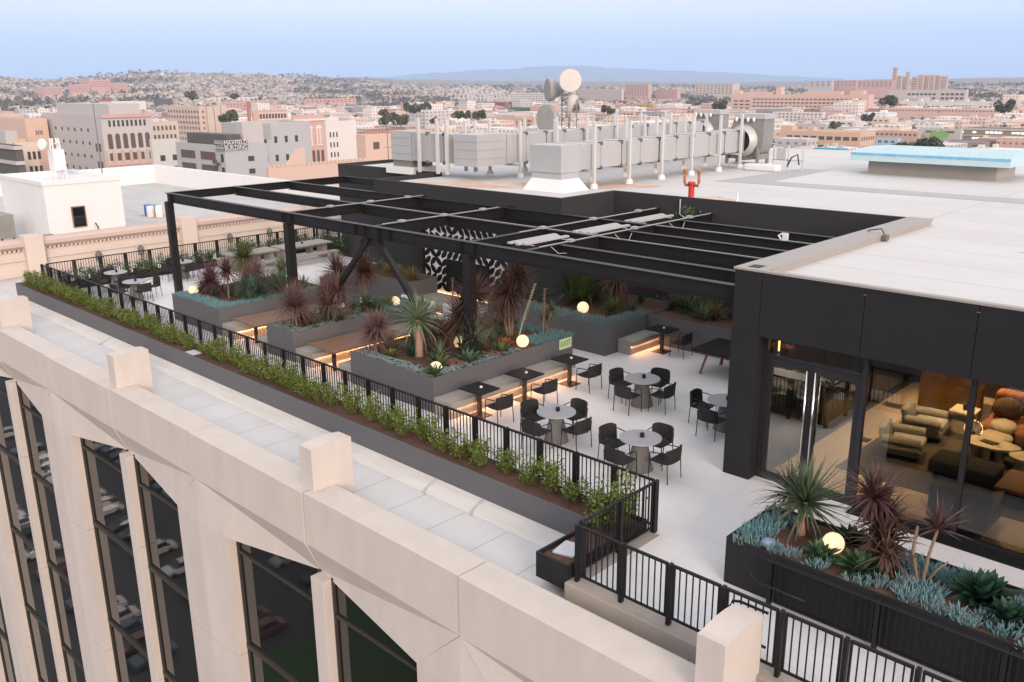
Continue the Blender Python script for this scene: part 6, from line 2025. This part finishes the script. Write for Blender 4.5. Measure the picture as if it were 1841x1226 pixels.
for (lb, ul, uc, ur, vt, d_, m_, nn, nz) in (
        ('white row building with small square windows behind the fan', 1390, 1480, 1484, 202, 1190, ww, 12, 3),
        ('low dark brick block beside the white row building', 1480, 1534, 1540, 204, 1250, wsand, 10, 2),
        ('grey striped slab on the right horizon', 1455, 1496, 1500, 145, 2600, wlg, 4, 4),
        ('pinkish striped slab beside the grey slab on the horizon', 1496, 1540, 1542, 144, 2600, wpk2, 6, 4),
        ('longest striped slab left of the tall tower', 1542, 1606, 1608, 145, 2500, wpk2, 8, 4),
        ('small white shed in front of the pink factory', 1474, 1536, 1560, 218, 1040, ww, 5, 2),
        ('cream arched roof shed left of the green mural', 1558, 1600, 1616, 213, 1090, wcr, 4, 1),
        ('low grey building with a flat roof beside the cream shed', 1616, 1660, 1668, 217, 1100, wlg, 6, 1),
        ('long pink warehouse with a row of narrow windows at the right edge', 1592, 1840, 1850, 197, 1280, W('factory', (0.58, 0.40, 0.32)), 40, 1),
        ('red brick shop row below the pink warehouse', 1572, 1652, 1658, 237, 800, wsal, 9, 1),
        ('grey wall building carrying the green mural', 1654, 1728, 1732, 232, 800, wlg, 2, 1),
        ('peach shed roof at the right edge', 1796, 1850, 1900, 220, 1000, W('peachwall', (0.58, 0.42, 0.34)), 3, 1),
        ('pale blue shop with a blue sign band', 1574, 1614, 1620, 249, 755, W('paleblue', (0.36, 0.47, 0.56)), 3, 1),
        ('long grey shed at the right in front of the lit garage', 1690, 1772, 1790, 256, 700, W('shedgrey', (0.26, 0.24, 0.23)), 3, 1)):
    o, xl, xr, y0, yr, zb, zt = hero(lb, 'building', ul, uc, ur, vt, d_, m_)
    wins(o, '-y', y0, xl + 1, xr - 1, zt - 3.6 * nz - 0.8, zt - 0.8, nn, nz, 0.5, 0.42, M_WINB)
mu = at(1688, 243, 796)
rnd = random.Random(8)
mb = MB()
for k in range(40):
    a, rr = rnd.uniform(0, 6.28), rnd.uniform(0.5, 5.5)
    s = rnd.uniform(0.8, 2.4)
    cx_, cz_ = mu.x + rr * math.cos(a) * 1.1, mu.z + rr * math.sin(a) * 0.8
    mb.box(cx_ - s, cx_ + s, mu.y - 0.03 * k / 40 - 0.06, mu.y - 0.03 * k / 40 - 0.02, cz_ - s * 0.6, cz_ + s * 0.6)
tag(mb.build('mural', mat('mural_green', (0.16, 0.36, 0.09), 0.7, vary=0.6, scale=0.6, col2=(0.28, 0.42, 0.17))), 'bright green painted patch on the grey wall building', 'mural')
# parking structures
o, xl, xr, y0, yr, zb, zt = hero('grey concrete parking garage with dark open decks below the towers', 'building', 1598, 1738, 1742, 161, 2000, wsand)
wins(o, '-y', y0, xl + 38, xr - 56, zt - 36, zt - 5, 7, 4, 0.72, 0.5, M_WIN)
wins(o, '-y', y0, xr - 48, xr - 3, zt - 36, zt - 5, 5, 4, 0.72, 0.5, M_WIN)
o, xl, xr, y0, yr, zb, zt = hero('long white flat building in front of the concrete garage', 'building', 1594, 1790, 1796, 183, 1700, ww)
wins(o, '-y', y0, xl + 8, xr - 3, zt - 13, zt - 6, 22, 1, 0.6, 0.6, M_WINB)
for k in range(7):
    xx = xl + (xr - xl) * (0.02 + 0.14 * k)
    MB().box(xx, xx + 6, y0 + 2, y0 + 10, zt - 0.79, zt + 2.5 + (k % 3)).build('roof_room', ww, o)
o, xl, xr, y0, yr, zb, zt = hero('parking garage with rows of lit yellow lamps at the right edge', 'building', 1726, 1860, 1880, 234, 800, W('garage', (0.25, 0.22, 0.18)))
MB().box(xl - 0.2, xr, y0 - 0.5, y0 - 0.06, zt - 5.6, zt - 4.8).box(xl - 0.2, xr, y0 - 0.5, y0 - 0.06, zt - 1, zt + 0.3).build('deck_edge', wlg, o)
lm = MB()
rnd = random.Random(5)
for k in range(17):
    for z in (zt - 2.6, zt - 7.2):
        if rnd.random() < 0.7:
            xx = xl + (xr - xl) * (k + 0.5) / 17
            lm.box(xx - 1.1, xx + 1.1, y0 - 0.3, y0 - 0.1, z - 0.5, z + 0.5)
lm.build('lamps', glow('garage_lamp', (1, 0.78, 0.40), 2.2), o)
# far towers on the right
tz = [(1606, 1613, 121), (1611, 1622, 136), (1622, 1632, 137), (1629, 1636, 129), (1640, 1650, 138), (1650, 1661, 134), (1661, 1671, 135), (1671, 1681, 134), (1682, 1691, 135), (1692, 1704, 136)]
for k, (u0, u1, v_) in enumerate(tz):
    nm = ('first', 'second', 'third', 'fourth', 'fifth', 'sixth', 'seventh', 'eighth', 'ninth', 'last')[k]
    lb = 'slim tallest tower of the far right skyline' if k == 0 else '%s tower from the left in the far beige tower row' % nm
    o, xl, xr, y0, yr, zb, zt = hero(lb, 'tower', u0, u1, u1 + 1.5, v_, 2700 + 12 * k, wb if k % 2 else wtan, name='tower', parapet=1.5)
    wins(o, '-y', y0, xl + 1, xr - 1, zt - 60, zt - 3, 4, 9, 0.4, 0.5, M_WINB)
# white arched bridge in the centre distance
br = thing('arched_bridge', 'white bridge of slanting arches in the centre distance', 'bridge', tuple(at(860, 178, 1700)))
for k in range(12):
    u = 822 + 7.6 * k
    dd = 1650 + 14 * k
    bse = at(u, 172, dd)
    ht = 9 + 5 * math.sin(k * 1.1)
    pts = []
    for q in range(13):
        a = math.pi * q / 12
        pts.append((bse.x + 9.5 * math.cos(a), bse.y + 7 * math.cos(a), bse.z - 8 + (ht + 12) * math.sin(a)))
    MB().tube(pts, 0.6, 5, cap=False).build('arch', ww, br)
q0, q1 = at(815, 176, 1640), at(915, 176, 1820)
MB().bar(tuple(q0), tuple(q1), 14, 2).build('deck', wlg, br)
# dark cypress row & gas tank style domes
def crown_mesh(seed, n, s=1.0, tall=1.0):
    rnd = random.Random(seed)
    mb = MB()
    blobs = [(rnd.gauss(0, 0.30), rnd.gauss(0, 0.30), rnd.uniform(0.35, 0.95) * tall, rnd.uniform(0.22, 0.42)) for _ in range(9)]
    for k in range(n):
        bx, by, bz, br_ = rnd.choice(blobs)
        th, ph_ = rnd.uniform(0, 6.28), math.acos(rnd.uniform(-1, 1))
        rr = br_ * rnd.uniform(0.7, 1.05)
        c = Vector((bx + rr * math.sin(ph_) * math.cos(th), by + rr * math.sin(ph_) * math.sin(th), bz + rr * math.cos(ph_) * tall))
        d1 = Vector((rnd.uniform(-1, 1), rnd.uniform(-1, 1), rnd.uniform(-1, 1))).normalized() * rnd.uniform(0.06, 0.13)
        d2 = d1.cross(Vector((rnd.uniform(-1, 1), rnd.uniform(-1, 1), rnd.uniform(-1, 1)))).normalized() * rnd.uniform(0.05, 0.10)
        mb.face([c - d1, c + d2, c + d1, c - d2])
    return mb


def make_tree(seed, tall, m):
    t = thing('tree', 'tree', 'tree')
    crown_mesh(seed, 1300, tall=tall).build('crown', m, t, local=True)
    MB().tube([(0, 0, -0.1), (0.02, 0, 0.3 * tall), (0.05, 0.03, 0.7 * tall)], 0.05, 6, 0.02).build('trunk', M_STEM, t, local=True)
    return t


M_TREE = leafmat('city_tree_leaf', (0.12, 0.125, 0.075), (0.07, 0.078, 0.048), 3, 0.8)
TR = [(make_tree(300, 1.0, M_TREE), []), (make_tree(301, 1.2, M_TREE), []), (make_tree(302, 0.8, M_TREE), [])]
tl = [(410, 205, 600, 13, 'round green tree behind the loft building'), (135, 196, 800, 14, 'dark tree left of the white warehouse'), (289, 220, 460, 10, 'dark tree beside the light office block'),
      (740, 190, 900, 16, 'wide dark tree left of the three trees above the duct'), (765, 188, 900, 11, 'narrow dark tree behind the wide dark one'), (823, 200, 700, 12, 'largest of the three dark trees above the left duct'),
      (838, 203, 700, 9, 'smallest of the three dark trees above the left duct'), (862, 203, 690, 10, 'right one of the three dark trees above the left duct'), (692, 197, 700, 12, 'dark tree at the left of the duct skyline'),
      (692, 212, 560, 9, 'low dark tree beside the duct corner'), (720, 210, 560, 11, 'broad low tree above the left duct corner'), (780, 211, 560, 8, 'small dark tree above the left duct'), (1093, 194, 800, 12, 'dark tree right of the microwave dishes'),
      (1295, 186, 850, 13, 'dark tree at the left end of the pink factory'), (1602, 172, 1000, 22, 'tall dark cypress clump beside the garage'), (1808, 186, 900, 17, 'green tree at the right of the white flat building'),
      (1670, 256, 360, 9, 'brown green tree in front of the green mural'), (1625, 257, 360, 8, 'dark tree beside the pale blue shop'), (1500, 222, 560, 7, 'dark tree between the white sheds'), (1030, 190, 820, 11, 'dark tree just right of the round dishes'),
      (420, 168, 1300, 16, 'grey dark tree on the far left flat'), (345, 168, 1300, 18, 'broad dark tree below the left hill'), (1560, 208, 620, 8, 'small dark tree beside the brick block')]
for k, (u, v, d_, s, lb) in enumerate(tl):
    p = at(u, v, d_)
    s *= 0.55
    place(*TR[k % 3], (p.x, p.y, max(p.z - s * 0.9, Z0)), k * 1.3, lb, None, (s, s, s))
# palms and treetops along the skyline read as one mass; houses on the hill too
COLS = [facade('fac_%d' % k, tuple(min(0.72, q * 1.14) for q in c), tuple(min(0.7, q * 1.15) for q in rf), tuple(q * 1.4 for q in wn), wx=wx_, wz=wz_, winmix=0.85) for k, (c, rf, wn, wx_, wz_) in enumerate((
    ((0.52, 0.41, 0.35), (0.50, 0.46, 0.43), (0.16, 0.12, 0.10), 4.2, 4.0), ((0.60, 0.54, 0.50), (0.60, 0.57, 0.55), (0.18, 0.15, 0.13), 5.0, 4.2),
    ((0.50, 0.33, 0.26), (0.46, 0.42, 0.39), (0.15, 0.10, 0.08), 3.8, 3.8), ((0.42, 0.39, 0.375), (0.50, 0.48, 0.46), (0.14, 0.13, 0.12), 6.0, 4.0),
    ((0.36, 0.20, 0.15), (0.42, 0.36, 0.33), (0.10, 0.07, 0.06), 4.0, 4.0), ((0.58, 0.47, 0.38), (0.56, 0.52, 0.48), (0.2, 0.15, 0.12), 5.5, 4.5),
    ((0.62, 0.60, 0.58), (0.62, 0.61, 0.60), (0.25, 0.24, 0.23), 7.0, 4.5), ((0.25, 0.23, 0.22), (0.36, 0.34, 0.33), (0.10, 0.09, 0.09), 5.0, 4.0)))]
rnd = random.Random(77)


def clash(x, y, s):
    for (a, b_, c, d_) in HEROES:
        if a - s < x < b_ + s and c - s - 4 < y < d_ + s:
            return True
    # the blocks of our own and the neighbouring building
    return -95 < x < 30 and -20 < y < 75


cells = set()
n_ind = 0
GRP = 'low blocks of the city plain'
KINDS = ['low beige block with small windows in the city plain', 'low whitish block in the city plain', 'low terracotta block in the city plain', 'low grey block in the city plain', 'low brick red block in the city plain',
         'low sand coloured block in the city plain', 'low bright white shed in the city plain', 'low dark grey shed in the city plain']
for k, c in enumerate(((0.50, 0.41, 0.35), (0.58, 0.50, 0.44), (0.46, 0.36, 0.30), (0.42, 0.37, 0.33), (0.54, 0.45, 0.39))):
    COLS.append(facade('hill_%d' % k, c, tuple(q * 0.92 for q in c), tuple(q * 0.7 for q in c), 5, 3.4, winmix=0.6))  # close warm tones put low sun and distance haze into the hill colours
far = [MB() for _ in range(len(COLS))]
tries = 0
while tries < 26000:
    tries += 1
    u = rnd.uniform(-60, 1900)
    r = 230 * (4600 / 230.0) ** (rnd.random() ** 0.75)
    az = az_of(u)
    x, y = r * math.sin(az), r * math.cos(az)
    if r > dsky(u) - 60:
        continue
    hill = r > 1900
    cs_ = 17 if hill else (30 if r < 900 else 36)
    key = (round(x / cs_), round(y / cs_), cs_)
    if key in cells:
        continue
    # streets of the plain stay open
    if not hill and (key[0] % 4 == 0 or key[1] % 6 == 0):
        continue
    gx, gy = key[0] * cs_, key[1] * cs_
    if clash(gx, gy, cs_ * 0.5 + 2):
        continue
    if hill and math.sin(gx * 0.004 + gy * 0.0063) + math.sin(gx * 0.0091 - gy * 0.0052 + 2) + 0.7 * math.sin(gx * 0.021 + gy * 0.017) > 0.75:
        continue                      # wooded patches between the streets of houses
    cells.add(key)
    k = rnd.choices(range(8), (18, 20, 12, 14, 7, 14, 12, 5))[0]
    if hill:
        k = 8 + rnd.randrange(5) if rnd.random() < 0.9 else k
        wd, dp, h = rnd.uniform(5, 12), rnd.uniform(5, 12), rnd.uniform(3, 5.5)
        if rnd.random() < 0.05:
            wd, h = wd * 2.0, h * 1.7
    else:
        wd, dp = rnd.uniform(0.55, 1.02) * cs_, rnd.uniform(0.55, 1.0) * cs_
        h = rnd.choice((5, 6, 7, 8, 9, 10, 12, 14)) * (1.0 if rnd.random() < 0.9 else 1.7)
    zz = terrain_z(gx, gy) - 2
    tgt = None
    if r < 1250 and n_ind < 280 and 0 < u < 1841:
        n_ind += 1
        t = thing('city_block', KINDS[k], 'building', (gx, gy, zz), 0, GRP + ', ' + KINDS[k].split(' block')[0].split(' shed')[0])
        MB().box(-wd / 2, wd / 2, -dp / 2, dp / 2, 0, h + 2).build('wall', COLS[k], t, local=True)
        for q in range(rnd.randint(1, 3)):
            mb = MB()
            ax, ay, s = rnd.uniform(-wd * 0.4, wd * 0.4), rnd.uniform(-dp * 0.4, dp * 0.4), rnd.uniform(0.8, 2.6)
            ax = max(-wd / 2 + s, min(wd / 2 - s, ax))
            ay = max(-dp / 2 + s, min(dp / 2 - s, ay))
            mb.box(ax - s, ax + s, ay - s, ay + s, h + 2 + 0.002 * (q + 1), h + 2 + rnd.uniform(0.8, 2.8))
            mb.build('roof_plant', wlg if k % 2 else ww, t, local=True)
    else:
        mb = far[k]
        mb.box(gx - wd / 2, gx + wd / 2, gy - dp / 2, gy + dp / 2, zz, zz + h + 2)
        if not hill and rnd.random() < 0.7:
            ax, ay, s = gx + rnd.uniform(-wd * 0.25, wd * 0.25), gy + rnd.uniform(-dp * 0.25, dp * 0.25), rnd.uniform(1, 4)
            mb.box(ax - s, ax + s, ay - s, ay + s, zz + h + 2.01, zz + h + rnd.uniform(3, 5))
me = bpy.data.meshes.new('distant_houses')
vv, ff, mi = [], [], []
for k, mb in enumerate(far):
    o_ = len(vv)
    vv += mb.v
    ff += [tuple(i + o_ for i in f) for f in mb.f]
    mi += [k] * len(mb.f)
me.from_pydata(vv, [], ff)
for m in COLS:
    me.materials.append(m)
me.polygons.foreach_set('material_index', mi)
dh = bpy.data.objects.new('distant_houses', me)
COL.objects.link(dh)
tag(dh, 'mass of small pale houses and sheds covering the far plain and hills', 'houses', kind='stuff')
# tree mass between the houses
mb = MB()
rnd = random.Random(78)
for q in range(17000):
    u = rnd.uniform(-60, 1900)
    r = 420 * (4900 / 420.0) ** (rnd.random() ** 0.62)
    if r > dsky(u) + 40:
        continue
    az = az_of(u)
    x, y = r * math.sin(az), r * math.cos(az)
    if r < 1600 and rnd.random() < 0.7:
        continue
    if clash(x, y, 6):
        continue
    wood = math.sin(x * 0.004 + y * 0.0063) + math.sin(x * 0.0091 - y * 0.0052 + 2) + 0.7 * math.sin(x * 0.021 + y * 0.017) > 0.75
    if r > 1900 and not wood and rnd.random() < 0.55:
        continue
    s = rnd.uniform(3, 7) * ((1.9 if wood else 1.2) if r > 1900 else 1.0)
    z = terrain_z(x, y)
    palm = rnd.random() < 0.06
    nq = 7 if r > 1500 else 16
    for k in range(nq):
        c = Vector((x + rnd.gauss(0, s * 0.42), y + rnd.gauss(0, s * 0.42), z + s * (0.25 + 0.8 * rnd.random())))
        if palm:
            c = Vector((x + rnd.gauss(0, 1.0), y + rnd.gauss(0, 1.0), z + 14 + rnd.gauss(0, 0.8)))
        d1 = Vector((rnd.uniform(-1, 1), rnd.uniform(-1, 1), rnd.uniform(-0.5, 0.5))).normalized() * s * rnd.uniform(0.25, 0.5) * (0.5 if palm else 1)
        d2 = d1.cross(Vector((rnd.uniform(-1, 1), rnd.uniform(-1, 1), rnd.uniform(-1, 1)))).normalized() * s * rnd.uniform(0.2, 0.4) * (0.5 if palm else 1)
        mb.face([c - d1, c + d2, c + d1, c - d2])
tag(mb.build('distant_trees', leafmat('far_tree_leaf', (0.165, 0.145, 0.105), (0.10, 0.095, 0.07), 0.05, 0.9)), 'mass of dark treetops scattered between the far houses', 'trees', kind='stuff')  # leaf tones lightened to paint distance haze into the trees

# ------------------------------------------------------------------ street below the facade (seen mirrored in its glass)
tag(MB().box(-1100, 300, -800, 9.0, Z0 + 0.004, Z0 + 0.02).build('parking_lot', mat('asphalt', (0.045, 0.045, 0.047), 0.85, vary=0.5, scale=0.3, col2=(0.07, 0.07, 0.068))), kind='structure')
tag(MB().box(-68, -48, -34, -13, Z0 + 0.021, Z0 + 0.1).build('lawn', mat('lawn_green', (0.03, 0.09, 0.015), 0.9, vary=0.6, scale=2)), kind='structure')
cc = [(0.6, 0.6, 0.6), (0.02, 0.02, 0.022), (0.3, 0.31, 0.32), (0.05, 0.07, 0.11), (0.14, 0.035, 0.03), (0.5, 0.48, 0.44)]
cn = ('white', 'black', 'silver', 'blue', 'red', 'beige')
CARP = []
for k in range(6):
    t = thing('parked_car', '%s parked car mirrored in the dark office windows' % cn[k], 'car', (0, 0, Z0), 0, '%s cars in the mirrored parking lot' % cn[k])
    prof = [(-2.2, 0.3), (-2.25, 0.75), (-1.4, 0.92), (1.1, 0.95), (2.1, 0.82), (2.25, 0.5), (2.2, 0.3)]
    MB().ext([(x, 0, z) for x, z in prof], (0, 0.88, 0), (0, -0.88, 0)).build('body', mat('car_paint_%d' % k, cc[k], 0.25, spec=0.7), t, local=True, bevel=0.06)
    MB().hexa([(-1.55, -0.8, 0.93), (1.2, -0.8, 0.93), (1.2, 0.8, 0.93), (-1.55, 0.8, 0.93)], [(-1.0, -0.62, 1.42), (0.45, -0.62, 1.42), (0.45, 0.62, 1.42), (-1.0, 0.62, 1.42)]).build('cabin_glass', M_WGLASS, t, local=True)
    MB().box(-0.95, 0.4, -0.6, 0.6, 1.421, 1.45).build('roof', MATS['car_paint_%d' % k], t, local=True)
    for x in (-1.4, 1.4):
        for y in (-0.8, 0.8):
            MB().tube([(x, y - 0.1, 0.32), (x, y + 0.1, 0.32)], 0.32, 14).build('wheel', M_BLACK, t, local=True)
    CARP.append((t, []))
rnd = random.Random(21)
for row in range(4):
    for q in range(32):
        if rnd.random() < 0.38:
            continue
        x, y = -165 + 4 * row * 1.0 + q * 2.9, -9 - 9.5 * row - rnd.uniform(0, 0.5)
        if -71 < x < -38 and -37 < y < -10:
            continue
        pr, us = CARP[rnd.randrange(6)]
        place(pr, us, (x, y, Z0 + 0.021), R(90) + rnd.uniform(-0.03, 0.03))
for k, (x0, x1, y0, y1, h, m) in enumerate(((-46, -8, -62, -30, 12, ww), (-150, -95, -150, -135, 22, wlg))):
    b_ = thing('building', ('white low building across the street mirrored in the right hand office windows', 'grey building mirrored far off in the left hand office windows')[k], 'building', ((x0 + x1) / 2, (y0 + y1) / 2, Z0))
    MB().box(x0, x1, y0, y1, Z0 + 0.02, Z0 + h).build('wall', m, b_)
    mb = MB()
    for q in range(6):
        mb.box(x0 + (x1 - x0) * (q + 0.2) / 6, x0 + (x1 - x0) * (q + 0.8) / 6, y1 + 0.002, y1 + 0.08, Z0 + h * 0.3, Z0 + h * 0.75)
    tag(mb.build('windows', M_WIN, b_), kind='stuff')
    MB().box(x0 + 4, x0 + 10, y0 + 4, y0 + 9, Z0 + h + 0.002, Z0 + h + 2.5).build('roof_room', wlg, b_)

# ------------------------------------------------------------------ the air over the city
hz = MB().box(-34000, 12000, -7000, 34000, Z0 - 60, 900).build('haze', None)
hm = bpy.data.materials.new('haze')
hm.use_nodes = True
ht = hm.node_tree
ht.nodes.clear()
ho = ht.nodes.new('ShaderNodeOutputMaterial')
hv_ = ht.nodes.new('ShaderNodeVolumePrincipled')
hv_.inputs['Color'].default_value = (0.56, 0.73, 1.0, 1)
hv_.inputs['Density'].default_value = 6.5e-5
hv_.inputs['Anisotropy'].default_value = 0.0
ht.links.new(hv_.outputs[0], ho.inputs['Volume'])
hz.data.materials.append(hm)
tag(hz, kind='stuff')
